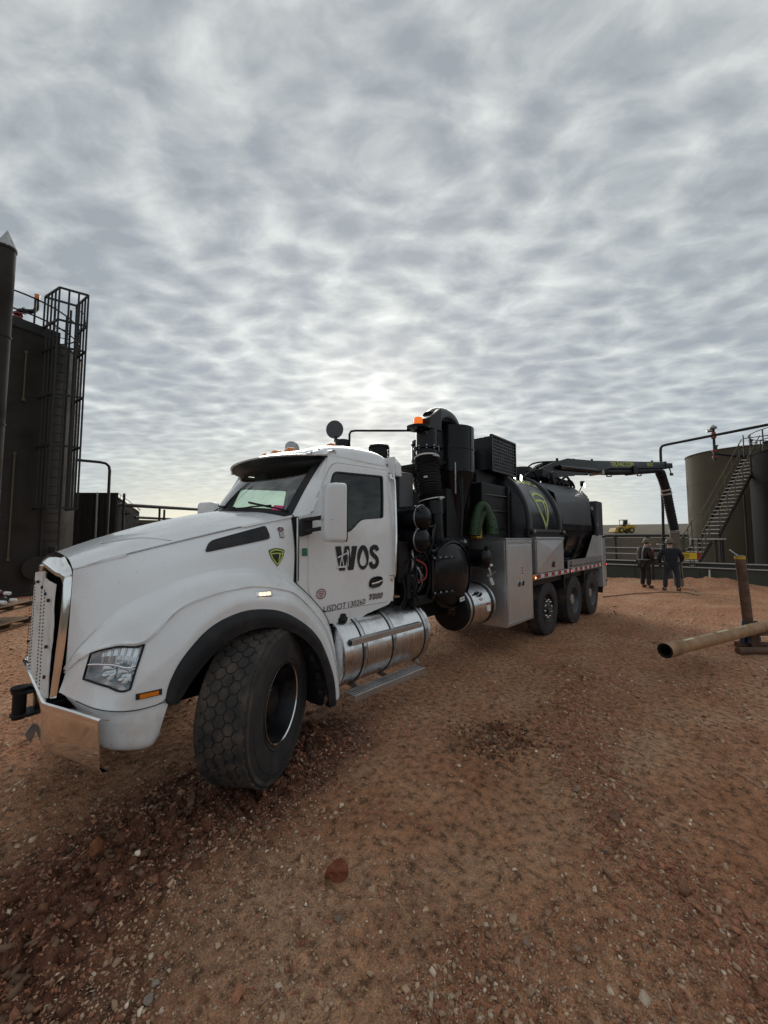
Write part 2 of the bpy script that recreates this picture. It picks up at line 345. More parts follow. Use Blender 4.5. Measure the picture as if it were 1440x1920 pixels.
def rpoly(P, r, seg=4):
    """round the corners of a closed 2D polygon; r: one radius or one for each corner"""
    P = np.asarray(P, float); n = len(P); out = []
    rs = r if isinstance(r, (list, tuple)) else [r] * n
    for i in range(n):
        p, a_, b_ = P[i], P[i - 1], P[(i + 1) % n]
        da, db = a_ - p, b_ - p; la, lb = np.linalg.norm(da), np.linalg.norm(db)
        rr = min(rs[i], la * .49, lb * .49)
        if rr <= 0: out.append(p); continue
        q0, q1 = p + da / la * rr, p + db / lb * rr
        for t in np.linspace(0, 1, seg + 1): out.append((1 - t) ** 2 * q0 + 2 * t * (1 - t) * p + t * t * q1)
    return np.array(out)
def text_geo(s, size=1.0, align='CENTER', shear=0.0, offset=0.0, sx=1.0, extrude=0.0):
    cu = bpy.data.curves.new('txt', 'FONT'); cu.body = s; cu.size = size; cu.align_x = align; cu.align_y = 'CENTER'
    cu.shear = shear; cu.offset = offset; cu.resolution_u = 3; cu.extrude = extrude
    ob = bpy.data.objects.new('txt', cu); COL.objects.link(ob)
    dg = bpy.context.evaluated_depsgraph_get(); dg.update()
    me = bpy.data.meshes.new_from_object(ob.evaluated_get(dg))
    V = np.array([v.co[:] for v in me.vertices]); F = [tuple(p.vertices) for p in me.polygons]
    bpy.data.objects.remove(ob); bpy.data.curves.remove(cu); bpy.data.meshes.remove(me)
    V[:, 0] *= sx
    return V, F
def stroke2(P, w, closed=False):
    """2D ribbon round a polyline -> verts (n,2), faces; w: width or one for each point"""
    P = np.asarray(P, float); n = len(P); ww = np.broadcast_to(np.asarray(w, float), (n,))
    T = (np.roll(P, -1, 0) - np.roll(P, 1, 0)) if closed else np.gradient(P, axis=0)
    T /= np.linalg.norm(T, axis=1)[:, None] + 1e-12; Nn = np.stack([-T[:, 1], T[:, 0]], 1)
    V = np.empty((2 * n, 2)); V[0::2] = P + Nn * ww[:, None] / 2; V[1::2] = P - Nn * ww[:, None] / 2
    F = [(2 * i, 2 * i + 1, 2 * ((i + 1) % n) + 1, 2 * ((i + 1) % n)) for i in range(n if closed else n - 1)]
    return V, F
# value noise for terrain
def vnoise(x, y, seed=0):
    xi = np.floor(x).astype(np.int64); yi = np.floor(y).astype(np.int64); fx = x - xi; fy = y - yi
    fx = fx * fx * fx * (fx * (fx * 6 - 15) + 10); fy = fy * fy * fy * (fy * (fy * 6 - 15) + 10)
    def h(a_, b_):
        n = (a_ * 374761393 + b_ * 668265263 + seed * 1442695041) & 0xffffffff
        n = ((n ^ (n >> 13)) * 1274126177) & 0xffffffff; n = n ^ (n >> 16); return (n & 0xffff) / 65535.0
    return (h(xi, yi) * (1 - fx) + h(xi + 1, yi) * fx) * (1 - fy) + (h(xi, yi + 1) * (1 - fx) + h(xi + 1, yi + 1) * fx) * fy
def fbm(x, y, oct=4, seed=0, gain=.5):
    s = 0; a_ = 1; tot = 0
    for i in range(oct): s = s + a_ * (vnoise(x * 2 ** i, y * 2 ** i, seed + i * 17) - .5); tot += a_; a_ *= gain
    return s / tot
# ================================================================== GROUND
CAM_XY = np.array((-0.395, -4.031))
def seg_dist(x, y, P):
    d = np.full(x.shape, 1e9); t_at = np.zeros(x.shape); acc = 0.0
    for (x0, y0), (x1, y1) in zip(P[:-1], P[1:]):
        dx, dy = x1 - x0, y1 - y0; l2 = dx * dx + dy * dy
        t = np.clip(((x - x0) * dx + (y - y0) * dy) / l2, 0, 1)
        q = np.hypot(x - x0 - t * dx, y - y0 - t * dy); m_ = q < d
        d = np.where(m_, q, d); t_at = np.where(m_, acc + t * math.sqrt(l2), t_at); acc += math.sqrt(l2)
    return d, t_at
CHURN = [(1.9, -0.9), (1.15, -1.25), (0.55, -1.15), (0.1, -1.3), (-0.35, -1.75), (-1.0, -2.1)]
RIDGE = [(5.6, -2.15), (4.3, -2.55), (3.2, -2.95), (2.45, -3.5), (1.9, -4.2)]
TRACKS = [[(2.2, -4.6), (4.0, -3.55), (7.0, -2.75), (12, -2.3), (18, -3.0)], [(3.3, -5.2), (5.2, -4.3), (8.5, -3.55), (13, -3.2), (18, -4.2)], [(-.6, -3.2), (.9, -2.75), (2.6, -2.75), (4.2, -2.0), (6.5, -1.75)]]
CRACK = [(0.42, -1.62), (0.36, -1.78), (0.25, -1.9), (0.2, -2.08), (0.1, -2.2), (0.14, -2.34)]
def cell(x, y, seed):
    """distance to the nearest of jittered lattice points and its random value"""
    xi = np.floor(x); yi = np.floor(y); best = np.full(x.shape, 9.0); val = np.zeros(x.shape); sec = np.full(x.shape, 9.0)
    for a_ in (-1, 0, 1):
        for b_ in (-1, 0, 1):
            cx, cy = xi + a_, yi + b_
            jx = vnoise(cx * 7.13 + .5, cy * 3.71 + .5, seed); jy = vnoise(cx * 5.37 + .5, cy * 9.91 + .5, seed + 3)
            d = np.hypot(x - cx - jx, y - cy - jy); v = vnoise(cx * 2.17 + .5, cy * 4.33 + .5, seed + 9)
            m_ = d < best; sec = np.where(m_, best, np.minimum(sec, d)); val = np.where(m_, v, val); best = np.where(m_, d, best)
    return best, val, sec - best
def ground_z(x, y):
    x = np.asarray(x, float); y = np.asarray(y, float)
    r = np.hypot(x - CAM_XY[0], y - CAM_XY[1])
    z = 0.05 * fbm(x * .35, y * .35, 3, 5) + 0.03 * fbm(x * 1.6, y * 1.6, 4, 11) * np.exp(-r / 60)
    z = z + 0.014 * fbm(x * 8, y * 8, 4, 23) * np.exp(-r / 25)
    near = np.exp(-(r / 7) ** 2)
    z = z + near * 0.007 * fbm(x * 34, y * 34, 3, 31)
    # churned clay by the steered wheel
    d, t = seg_dist(x, y, CHURN); m_ = np.exp(-(d / .36) ** 2) * (r < 9) * 1.35
    b1, v1, e1 = cell(x * 7, y * 7, 41); b2, v2, e2 = cell(x * 17, y * 17, 43)
    clod = np.clip(e1 * 2.2, 0, 1) * (.3 + v1) * .055 + np.clip(e2 * 2, 0, 1) * (.2 + v2) * .02
    z = z + m_ * (clod - .035 + 0.05 * fbm(x * 3.1, y * 3.1, 3, 51))
    # low ridge of loose red gravel at the right
    d, t = seg_dist(x, y, RIDGE); m_ = np.exp(-(d / .26) ** 2)
    z = z + m_ * (.018 + .05 * (fbm(x * 5, y * 5, 4, 61) + .1)) * (r < 12)
    for tp_ in TRACKS:
        d, t = seg_dist(x, y, tp_); m_ = np.exp(-(d / .17) ** 4) * (r < 20)
        z = z - m_ * (.012 - .006 * np.abs(np.sin(t * 34 + 5 * d)) * np.exp(-r / 6)) + .012 * np.exp(-((d - .24) / .06) ** 2) * (r < 20)
    # clay heap
    for hx, hy, hr, hh in ((3.18, -2.3, .17, .07), (2.78, -2.1, .2, .035), (1.75, -2.9, .12, .02), (1.25, -3.0, .18, .02)):
        q = np.exp(-(np.hypot(x - hx, y - hy) / hr) ** 2)
        z = z + q * hh * (.6 + 1.3 * np.clip(e2 * 2, 0, 1) * v2)
    d, t = seg_dist(x, y, CRACK); z = z - .03 * np.exp(-((d + .006 * fbm(x * 20, y * 20, 2, 71)) / .011) ** 2) * (r < 6)
    # spoil along the containment wall
    q = np.exp(-((x - 19.6) / .8) ** 2) * np.exp(-((y + 3.1) / 1.6) ** 2)
    z = z + q * (.30 + .35 * fbm(x * 1.7, y * 1.7, 4, 81))
    q = np.exp(-((x - 19.7) / .6) ** 2) * np.exp(-((y - 1.2) / 3) ** 2)
    z = z + q * (.12 + .25 * fbm(x * 1.7, y * 1.7, 4, 83))
    # the field rises slowly beyond the yard
    rise = np.clip(r - 26, 0, None); z = z + np.where(rise > 0, 0.030 * rise * np.clip(rise / 60, 0, 1) ** .5 + .25 * fbm(x * .03, y * .03, 3, 91) * np.clip(rise / 30, 0, 1), 0)
    # wheels stand on packed, level dirt
    for wx in (8.91, 10.3, 7.45): z = z * (1 - np.exp(-(((x - wx) / .6) ** 2 + ((np.abs(y) - 1.05) / .45) ** 2))) 
    return z
def axis(lo, hi, step, far, g):
    c = list(np.arange(lo, hi + 1e-6, step)); s = step; x = c[-1]; right = []
    while x < far: s *= g; x += s; right.append(x)
    s = step; x = lo; left = []
    while x > -far: s *= g; x -= s; left.append(x)
    return np.array(left[::-1] + c + right)
gx = axis(-1.6, 4.6, 0.021, 2600, 1.055); gy = axis(-4.1, 0.2, 0.021, 2600, 1.055)
GX, GY = np.meshgrid(gx, gy, indexing='ij'); GZ = ground_z(GX, GY)
na, nb = GX.shape
idx = np.arange(na * nb).reshape(na, nb)
quads = np.stack([idx[:-1, :-1], idx[1:, :-1], idx[1:, 1:], idx[:-1, 1:]], -1).reshape(-1, 4)
def fast_mesh(name, V, Q):
    me = bpy.data.meshes.new(name); k = Q.shape[1]
    me.vertices.add(len(V)); me.vertices.foreach_set('co', np.ascontiguousarray(V, dtype=np.float32).ravel())
    me.loops.add(Q.size); me.loops.foreach_set('vertex_index', np.ascontiguousarray(Q, dtype=np.int32).ravel())
    me.polygons.add(len(Q)); me.polygons.foreach_set('loop_start', np.arange(0, Q.size, k, dtype=np.int32))
    me.update(calc_edges=True); me.validate(); return me
gme = fast_mesh('ground', np.stack([GX, GY, GZ], -1).reshape(-1, 3), quads)
# soil colour: compacted brown, red clay where it was churned or spilled, pale grit
def ground_mat():
    m = bpy.data.materials.new('dirt_yard'); m.use_nodes = True; t = m.node_tree; p = t.nodes['Principled BSDF']
    co = N(t, 'ShaderNodeTexCoord').outputs['Object']
    at_ = N(t, 'ShaderNodeAttribute', attribute_name='soil'); sp = N(t, 'ShaderNodeSeparateColor'); L(t, at_.outputs['Color'], sp.inputs[0])
    n1 = noise(t, co, 1.1, 5, 0.62, dim='2D'); n2 = noise(t, co, 15, 5, 0.68, dim='2D'); n3 = noise(t, co, 110, 3, 0.7, dim='2D'); n4 = noise(t, co, 0.45, 4, 0.55, dim='2D')
    base = ramp(t, n1, [(0.3, (0.35, 0.158, 0.080)), (0.5, (0.43, 0.216, 0.116)), (0.7, (0.48, 0.280, 0.164))])
    redf = N(t, 'ShaderNodeMapRange'); redf.inputs[1].default_value = 0.50; redf.inputs[2].default_value = 0.64; L(t, n4, redf.inputs[0])
    base = mix_col(t, math_node(t, 'MULTIPLY', redf.outputs[0], 0.55), base, (0.35, 0.150, 0.082))
    base = mix_col(t, math_node(t, 'MULTIPLY', sp.outputs[0], 0.95, clamp=True), base, mix_col(t, n2, (0.075, 0.028, 0.017), (0.18, 0.072, 0.042)))
    base = mix_col(t, math_node(t, 'MULTIPLY', sp.outputs[1], 0.7, clamp=True), base, (0.29, 0.125, 0.068))
    base = mix_col(t, math_node(t, 'MULTIPLY', sp.outputs[2], 0.4, clamp=True), base, (0.38, 0.245, 0.155))
    dk = ramp(t, n2, [(0.32, 0.36), (0.48, 0.95), (0.70, 1.38)]); base = mix_col(t, 1.0, base, dk, 'MULTIPLY')  # crevice shade painted into the colour: low spots of the bump noise darkened
    gr = ramp(t, n3, [(0.34, 0.66), (0.5, 1.0), (0.66, 1.36)]); base = mix_col(t, 0.85, base, gr, 'MULTIPLY')
    vo = N(t, 'ShaderNodeTexVoronoi', voronoi_dimensions='2D', i_Scale=55.0, i_Randomness=1.0); L(t, co, vo.inputs['Vector'])
    pf = ramp(t, vo.outputs['Distance'], [(0.16, 1.0), (0.26, 0.0)]); pc = N(t, 'ShaderNodeSeparateColor'); L(t, vo.outputs['Color'], pc.inputs[0])
    sel = math_node(t, 'GREATER_THAN', pc.outputs[0], 0.62)
    base = mix_col(t, math_node(t, 'MULTIPLY', math_node(t, 'MULTIPLY', pf, sel), 0.55), base, ramp(t, pc.outputs[1], [(0, (0.19, 0.10, 0.065)), (.6, (0.34, 0.24, 0.17)), (1, (0.46, 0.38, 0.30))]))
    ln = N(t, 'ShaderNodeVectorMath', operation='LENGTH'); L(t, co, ln.inputs[0])
    ff = N(t, 'ShaderNodeMapRange'); ff.inputs[1].default_value = 25.0; ff.inputs[2].default_value = 31.0; L(t, math_node(t, 'ADD', ln.outputs['Value'], math_node(t, 'MULTIPLY', n4, 6.0)), ff.inputs[0])
    base = mix_col(t, ff.outputs[0], base, ramp(t, noise(t, co, 0.11, 4, 0.6, dim='2D'), [(0.35, (0.085, 0.070, 0.050)), (0.65, (0.150, 0.122, 0.086))]))
    L(t, base, p.inputs['Base Color']); p.inputs['Roughness'].default_value = 0.95; p.inputs['Specular IOR Level'].default_value = 0.25
    hsum = math_node(t, 'ADD', math_node(t, 'MULTIPLY', n3, 0.5), math_node(t, 'ADD', math_node(t, 'MULTIPLY', n2, 1.0), math_node(t, 'MULTIPLY', math_node(t, 'MULTIPLY', pf, sel), 0.35)))
    b_ = N(t, 'ShaderNodeBump', i_Strength=0.7, i_Distance=0.035); L(t, hsum, b_.inputs['Height']); L(t, b_.outputs[0], p.inputs['Normal'])
    return m
X1, Y1 = GX.ravel(), GY.ravel(); r1 = np.hypot(X1 - CAM_XY[0], Y1 - CAM_XY[1])
d1, _ = seg_dist(X1, Y1, CHURN); d2, _ = seg_dist(X1, Y1, RIDGE)
wob = fbm(X1 * 2.3, Y1 * 2.3, 4, 101)
churn_a = np.clip(np.exp(-(d1 / .70) ** 2) * 1.7 + wob * 1.2 - .25, 0, 1)
ridge_a = np.clip(np.exp(-(d2 / .38) ** 2) * 1.1 + wob * 1.1 - .35, 0, 1)
for hx, hy, hr in ((3.18, -2.3, .3), (2.8, -2.1, .3), (1.25, -3.0, .18), (4.6, -2.9, .5), (5.6, -1.9, .6), (9.5, -3.0, 1.2)):
    ridge_a = np.maximum(ridge_a, np.clip(np.exp(-(np.hypot(X1 - hx, Y1 - hy) / hr) ** 2) * 1.1 + wob * .8 - .2, 0, 1))
tr_a = np.zeros_like(wob)
for tp_ in TRACKS:
    dd, _ = seg_dist(X1, Y1, tp_); tr_a = np.maximum(tr_a, np.exp(-(dd / .18) ** 4) * (.55 + wob))
grit_a = np.clip(np.maximum(0, tr_a) * .75 + np.exp(-(np.hypot(X1 - .75, Y1 + 2.15) / .55) ** 2) * 1.1 + wob - .2, 0, 1)
ca = gme.color_attributes.new('soil', 'FLOAT_COLOR', 'POINT')
ca.data.foreach_set('color', np.stack([churn_a, ridge_a, grit_a, np.ones_like(wob)], -1).astype(np.float32).ravel())
M['ground'] = ground_mat()
ground = link('ground', gme, 'ground', smooth=180); ground['kind'] = 'structure'

# ---- gravel lying on it (nobody could count it) and the clods one can pick out
def ico():
    t = (1 + 5 ** .5) / 2
    V = np.array([(-1, t, 0), (1, t, 0), (-1, -t, 0), (1, -t, 0), (0, -1, t), (0, 1, t), (0, -1, -t), (0, 1, -t), (t, 0, -1), (t, 0, 1), (-t, 0, -1), (-t, 0, 1)], float)
    F = np.array([(0, 11, 5), (0, 5, 1), (0, 1, 7), (0, 7, 10), (0, 10, 11), (1, 5, 9), (5, 11, 4), (11, 10, 2), (10, 7, 6), (7, 1, 8), (3, 9, 4), (3, 4, 2), (3, 2, 6), (3, 6, 8), (3, 8, 9), (4, 9, 5), (2, 4, 11), (6, 2, 10), (8, 6, 7), (9, 8, 1)])
    return V / np.linalg.norm(V[0]), F
IV = np.array([(x, y, z) for x in (-1, 1) for y in (-1, 1) for z in (-1, 1)], float) * .78
IF = np.array([(0, 1, 3, 2), (4, 6, 7, 5), (0, 4, 5, 1), (2, 3, 7, 6), (0, 2, 6, 4), (1, 5, 7, 3)])
def gravel(n, name='gravel', churn=False):
    rr = 1.35 + 11.5 * RNG.random(n) ** 1.9; th = R(42.8) + R(52) * (RNG.random(n) * 2 - 1)
    x = CAM_XY[0] + rr * np.cos(th); y = CAM_XY[1] + rr * np.sin(th)
    if churn:
        t = RNG.random(n) * 3.6; cp = resample(np.array(CHURN), 200, False); k_ = np.clip((t / 3.6 * 199).astype(int), 0, 199)
        x = cp[k_, 0] + RNG.normal(0, .20, n); y = cp[k_, 1] + RNG.normal(0, .20, n); rr = np.hypot(x - CAM_XY[0], y - CAM_XY[1])
        for hx, hy in ((3.18, -2.3), (2.9, -2.15)): 
            m_ = RNG.random(n) < .09; x = np.where(m_, hx + RNG.normal(0, .22, n), x); y = np.where(m_, hy + RNG.normal(0, .17, n), y)
    patch = fbm(x * 1.7, y * 1.7, 4, 131); dr, _ = seg_dist(x, y, RIDGE); dc, _ = seg_dist(x, y, CHURN)
    trk = np.zeros(n)
    for tp_ in TRACKS: trk = np.maximum(trk, np.exp(-(seg_dist(x, y, tp_)[0] / .2) ** 4))
    keep = RNG.random(n) < (1 - .75 * trk * (not churn)) * np.clip(.42 + 1.6 * patch + .7 * np.exp(-(dr / .35) ** 2), .06, 1)
    x, y, rr, dr, dc = x[keep], y[keep], rr[keep], dr[keep], dc[keep]; n = len(x)
    s = 0.0024 + 0.0060 * RNG.random(n) ** 2.2 + 0.012 * RNG.random(n) ** 18
    s *= 1 + .10 * np.clip(rr - 2, 0, 6); s *= 1 + .5 * np.exp(-(dr / .3) ** 2) * RNG.random(n)
    if churn: s = .005 + .020 * RNG.random(n) ** 3.2 + .012 * RNG.random(n) ** 10
    sc = np.stack([s * (.7 + .9 * RNG.random(n)), s * (.7 + .7 * RNG.random(n)), s * (.35 + .5 * RNG.random(n))], -1)
    V = IV[None] * (1 + 1.1 * (RNG.random((n, 8, 3)) - .5)) * sc[:, None, :]; V[:, 1::2] *= (.45 + .5 * RNG.random((n, 1, 1)))
    tl = (RNG.random((n, 2)) - .5) * 1.2; V[..., 2] += V[..., 0] * tl[:, :1] + V[..., 1] * tl[:, 1:]
    a_ = RNG.random(n) * 6.283; c_, s_ = np.cos(a_)[:, None], np.sin(a_)[:, None]
    vx = V[..., 0] * c_ - V[..., 1] * s_; vy = V[..., 0] * s_ + V[..., 1] * c_
    z = ground_z(x, y)
    P = np.stack([vx + x[:, None], vy + y[:, None], V[..., 2] + (z + sc[:, 2] * .35)[:, None]], -1).reshape(-1, 3)
    Q = (IF[None] + (np.arange(n) * 8)[:, None, None]).reshape(-1, 4)
    pal = np.array([(.30, .195, .125), (.23, .14, .088), (.20, .088, .052), (.34, .23, .15), (.26, .115, .065), (.40, .31, .225), (.17, .115, .085), (.50, .41, .32)])
    pr = np.array([.24, .24, .17, .12, .12, .05, .045, .015]); k = RNG.choice(len(pal), n, p=pr / pr.sum())
    redder = RNG.random(n) < .6 * np.exp(-(dr / .4) ** 2) + .7 * np.exp(-(dc / .4) ** 2); k = np.where(redder, np.where(RNG.random(n) < .5, 2, 4), k)
    pal = pal * 1.5
    col = pal[k] * (.75 + .5 * RNG.random((n, 1)))
    if churn: col = np.where(RNG.random((n, 1)) < .6, np.array((.16, .070, .040)), np.array((.18, .105, .066))) * (.6 + .7 * RNG.random((n, 1)))
    me = fast_mesh(name, P, Q)
    c4 = np.concatenate([np.repeat(col, 8, 0), np.ones((n * 8, 1))], 1)
    ca_ = me.color_attributes.new('stone', 'FLOAT_COLOR', 'POINT'); ca_.data.foreach_set('color', c4.astype(np.float32).ravel())
    return me
def stone_mat():
    m = bpy.data.materials.new('loose_stone'); m.use_nodes = True; t = m.node_tree; p = t.nodes['Principled BSDF']
    a_ = N(t, 'ShaderNodeAttribute', attribute_name='stone'); co = N(t, 'ShaderNodeTexCoord').outputs['Object']
    L(t, mix_col(t, 0.7, a_.outputs['Color'], ramp(t, noise(t, co, 90, 2, 0.6), [(0.3, 0.75), (0.7, 1.2)]), 'MULTIPLY'), p.inputs['Base Color'])
    p.inputs['Roughness'].default_value = 0.9; p.inputs['Specular IOR Level'].default_value = 0.25; return m
M['stone'] = stone_mat()
gv = link('gravel', gravel(190000), 'stone', smooth=None); tag(gv, 'loose gravel scattered over the brown dirt', 'gravel', kind='stuff')

cg = link('clay_crumbs', gravel(5200, 'clay_crumbs', True), 'stone', smooth=None); tag(cg, 'dark red clay crumbs churned up around the front wheel', 'clay', kind='stuff')
def clod(name, x, y, s, h, col, seed, label, squash=(1, 1)):
    bm = bmesh.new(); bmesh.ops.create_icosphere(bm, subdivisions=4, radius=1)
    V = np.array([v.co[:] for v in bm.verts]); rg = np.random.default_rng(seed)
    for _ in range(10):                                     # chip flat facets off
        nrm_ = rg.normal(size=3); nrm_ /= np.linalg.norm(nrm_); d = .55 + .35 * rg.random()
        q = V @ nrm_ - d; V = V - np.where(q > 0, q, 0)[:, None] * nrm_
    V *= (1 + .30 * fbm(V[:, 0] * 3 + V[:, 2] * 2 + seed, V[:, 1] * 3 - V[:, 2], 4, seed) + .16 * fbm(V[:, 0] * 11 + V[:, 2] * 7, V[:, 1] * 11, 3, seed))[:, None]
    z0 = float(ground_z(np.array([x]), np.array([y]))[0])
    P = V * np.array((s * squash[0], s * squash[1], h)) + np.array((x, y, z0 + h * .45))
    mb = MB().add(P, [tuple(v.index for v in f.verts) for f in bm.faces]); bm.free()
    m = mat(name + '_earth', col, 0.95, var=0.3, scale=14, bump=0.9, bscale=70, spec=0.2, dust=(col[0] * .55, col[1] * .5, col[2] * .5), damt=0.8, dscale=16)
    o = mb.build(name, m, smooth=22); return tag(o, label, 'rock', 'larger lumps and stones on the dirt')
RED = (0.235, 0.075, 0.04)
clod('clay_lump', 1.10, -2.28, .068, .055, RED, 1, 'big brick-red clay lump standing alone on the dirt in front of the steered wheel')
clod('clay_lump', 0.215, -1.15, .055, .05, (0.25, 0.095, 0.045), 2, 'orange-red clay lump in the churned mud under the bumper end', (.7, 1))
clod('stone', 2.27, -3.72, .042, .028, (0.24, 0.115, 0.07), 3, 'pinkish flat stone at the lower right end of the gravel ridge', (1.3, .7))
clod('stone', 2.62, -3.33, .045, .026, (0.20, 0.11, 0.07), 4, 'dark brown lump in the middle of the gravel ridge', (1.6, .8))
clod('stone', 0.235, -2.13, .017, .014, (0.36, 0.30, 0.25), 5, 'small pale pebble beside the ground crack')
clod('stone', 0.20, -2.17, .019, .014, (0.30, 0.245, 0.20), 6, 'small tan pebble at the lower end of the ground crack', (1, 1.2))
clod('stone', 0.93, -2.50, .022, .016, (0.22, 0.16, 0.12), 7, 'rounded brown pebble just below the big brick-red lump')
clod('stone', 2.75, -3.05, .035, .02, (0.30, 0.20, 0.14), 8, 'pale tan stone on the upper part of the gravel ridge', (1.3, .8))

# ================================================================== RIGHT BACKGROUND: containment, tanks, stair
def tank_shell(o, cx, cy, r, h, m, seams, roof=.25, seg=72):
    MB().lathe([(0, r), (h, r), (h + .0, r + .03), (h + .05, r + .03), (h + .05, r)], (cx, cy, 0), (0, 0, 1), seg).build('shell', m, o)
    MB().lathe([(h + .05, r), (h + .05 + roof, 0.01)], (cx, cy, 0), (0, 0, 1), seg).build('roof', m, o)
    for z in seams: MB().lathe([(z - .014, r + .0), (z - .010, r + .007), (z + .010, r + .007), (z + .014, r + .0)], (cx, cy, 0), (0, 0, 1), seg).build('weld_seam', m, o)
T1 = thing('storage_tank', 'tall olive-tan cylindrical storage tank behind the stairway', 'tank', (28.7, -4.1, 0))
tank_shell(T1, 28.7, -4.1, 2.35, 6.55, 'tan_tank', (1.6, 3.25, 4.9))
for (x, y, w) in ((27.3, -3.2, .16), (28.0, -5.2, .2), (27.0, -4.6, .12)):
    MB().cyl((x, y, 6.6), (x, y, 6.92), w * .5, 12).cyl((x, y, 6.9), (x, y, 6.95), w * .8, 12).build('roof_nozzle', 'dark_pipe', T1)
T2 = thing('storage_tank', 'dark brown storage tank at the right edge of the photo', 'tank', (24.45, -6.77, 0))
tank_shell(T2, 24.45, -6.77, 2.35, 5.65, 'black_tank', (1.5, 2.9, 4.3))
for k in range(7):
    a_ = R(150 - k * 24); p = (24.45 + 2.3 * math.cos(a_), -6.77 + 2.3 * math.sin(a_))
    MB().cyl((*p, 5.7), (*p, 6.65), .025, 8).build('rail_post', 'dark_pipe', T2)
for z in (6.2, 6.65):
    MB().tube([(24.45 + 2.3 * math.cos(R(150 - k * 4)), -6.77 + 2.3 * math.sin(R(150 - k * 4)), z) for k in range(37)], .022, 8).build('guard_rail', 'dark_pipe', T2)
MB().tube([(22.3, -6.0, 0.4), (22.25, -5.95, 5.4)], .09, 12).build('down_pipe', 'dark_pipe', T2)

# stairway: a lower flight, a landing and a long upper flight
ST = thing('stairway', 'galvanised steel stairway climbing in front of the olive tank', 'stairs', (20.6, -2.4, 0))
def flight(a, b, n, wdt):
    a = np.array(a); b = np.array(b); d = b - a; h = np.array((d[0], d[1], 0)); h /= np.linalg.norm(h); s_ = np.array((-h[1], h[0], 0))
    for q in (-1, 1): MB().bar(a + s_ * q * wdt / 2 - (0, 0, .05), b + s_ * q * wdt / 2 - (0, 0, .05), .03, .13).build('stringer', 'dark_tank', ST)
    for i in range(n):
        p = a + d * (i + .5) / n
        MB().box(p, (.25, wdt - .06, .035), rz=math.atan2(h[1], h[0])).build('stair_tread', 'tread', ST)
    for q in (-1, 1):
        for hh, rr in ((.95, .02), (.5, .014)):
            MB().tube([a + s_ * q * wdt / 2 + (0, 0, hh), b + s_ * q * wdt / 2 + (0, 0, hh)], rr, 8).build('handrail', 'tan_tank', ST)
        for i in range(6):
            p = a + d * (i + .2) / 5.6 + s_ * q * wdt / 2
            MB().cyl(p, p + (0, 0, 1.0), .02, 8).build('rail_post', 'tan_tank', ST)
flight((20.55, -2.05, .25), (21.75, -2.75, 1.75), 8, .72)
flight((22.05, -3.0, 2.0), (24.7, -4.55, 5.70), 21, .72)
MB().box((21.95, -2.9, 1.84), (.8, 1.0, .05), rz=R(-30)).build('landing', 'tread', ST)
for x, y in ((21.7, -2.4), (22.2, -3.4), (21.6, -3.2), (22.3, -2.6)): MB().cyl((x, y, 0), (x, y, 1.83), .045, 8).build('landing_post', 'dark_tank', ST)
for x, y, z in ((23.2, -3.3, 3.6), (23.5, -4.2, 3.9)): MB().cyl((x, y, 0), (x, y, z), .04, 8).build('landing_post', 'dark_tank', ST)
MB().box((25.1, -4.75, 5.75), (.9, 1.1, .06), rz=R(-30)).build('landing', 'dark_tank', ST)
for dx, dy in ((-.4, .45), (.4, .45), (-.4, -.45), (.4, -.45)): MB().cyl((25.1 + dx, -4.75 + dy, 5.78), (25.1 + dx, -4.75 + dy, 6.8), .022, 8).build('rail_post', 'dark_pipe', ST)
MB().tube([(24.7, -4.3, 6.8), (25.5, -4.3, 6.8), (25.5, -5.2, 6.8), (24.7, -5.2, 6.8)], .022, 8).build('guard_rail', 'dark_pipe', ST)
sg = thing('warning_sign', 'yellow warning sign hung at the foot of the stairway', 'sign', (20.4, -2.25, .9))
MB().box((20.38, -2.32, 1.13), (.02, .60, .26)).build('panel', 'sign_yellow', sg, bevel=.004)
for z_ in (1.19, 1.13, 1.07): MB().box((20.367, -2.24, z_), (.006, .30 - abs(z_ - 1.13), .022)).build('print_line', 'ink', sg)
MB().box((20.38, -2.69, 1.13), (.022, .13, .26)).build('red_end', 'red_valve', sg)

# low containment wall in bays with two pale rails along it
WL = thing('containment_wall', 'low dark green steel containment wall behind the two workers', 'wall', (20.5, -1, 0))
wy = [9.0, 6.6, 4.2, 1.9, -.4, -2.7, -5.0, -7.3, -9.6]
def wall_x(y): return 20.25 + .028 * (1.9 - y) + max(0, y - 1.9) * .05
for y0, y1 in zip(wy[:-1], wy[1:]):
    MB().bar((wall_x(y0), y0 - .008, .31), (wall_x(y1), y1 + .008, .31), .07, .66).build('panel', 'wall_green', WL, bevel=.008)
    MB().bar((wall_x(y0) - .05, y0, .66), (wall_x(y1) - .05, y1, .66), .12, .035).build('top_rail', 'galv', WL)
    MB().bar((wall_x(y0) + .32, y0, .84), (wall_x(y1) + .32, y1, .84), .10, .04).build('liner_rail', 'galv', WL)
    MB().bar((wall_x(y0) + .36, y0, .45), (wall_x(y1) + .36, y1, .45), .02, .76).build('liner', 'wall_green', WL)
    MB().bar((wall_x(y0) - .36, y0 - .3, .02), (wall_x(y0) - .06, y0 - .3, .58), .06, .04).build('brace', 'steel', WL)
    MB().bar((wall_x(y0) - .05, y0 - .3, 0), (wall_x(y0) - .05, y0 - .3, .64), .05, .05).build('post', 'wall_green', WL)
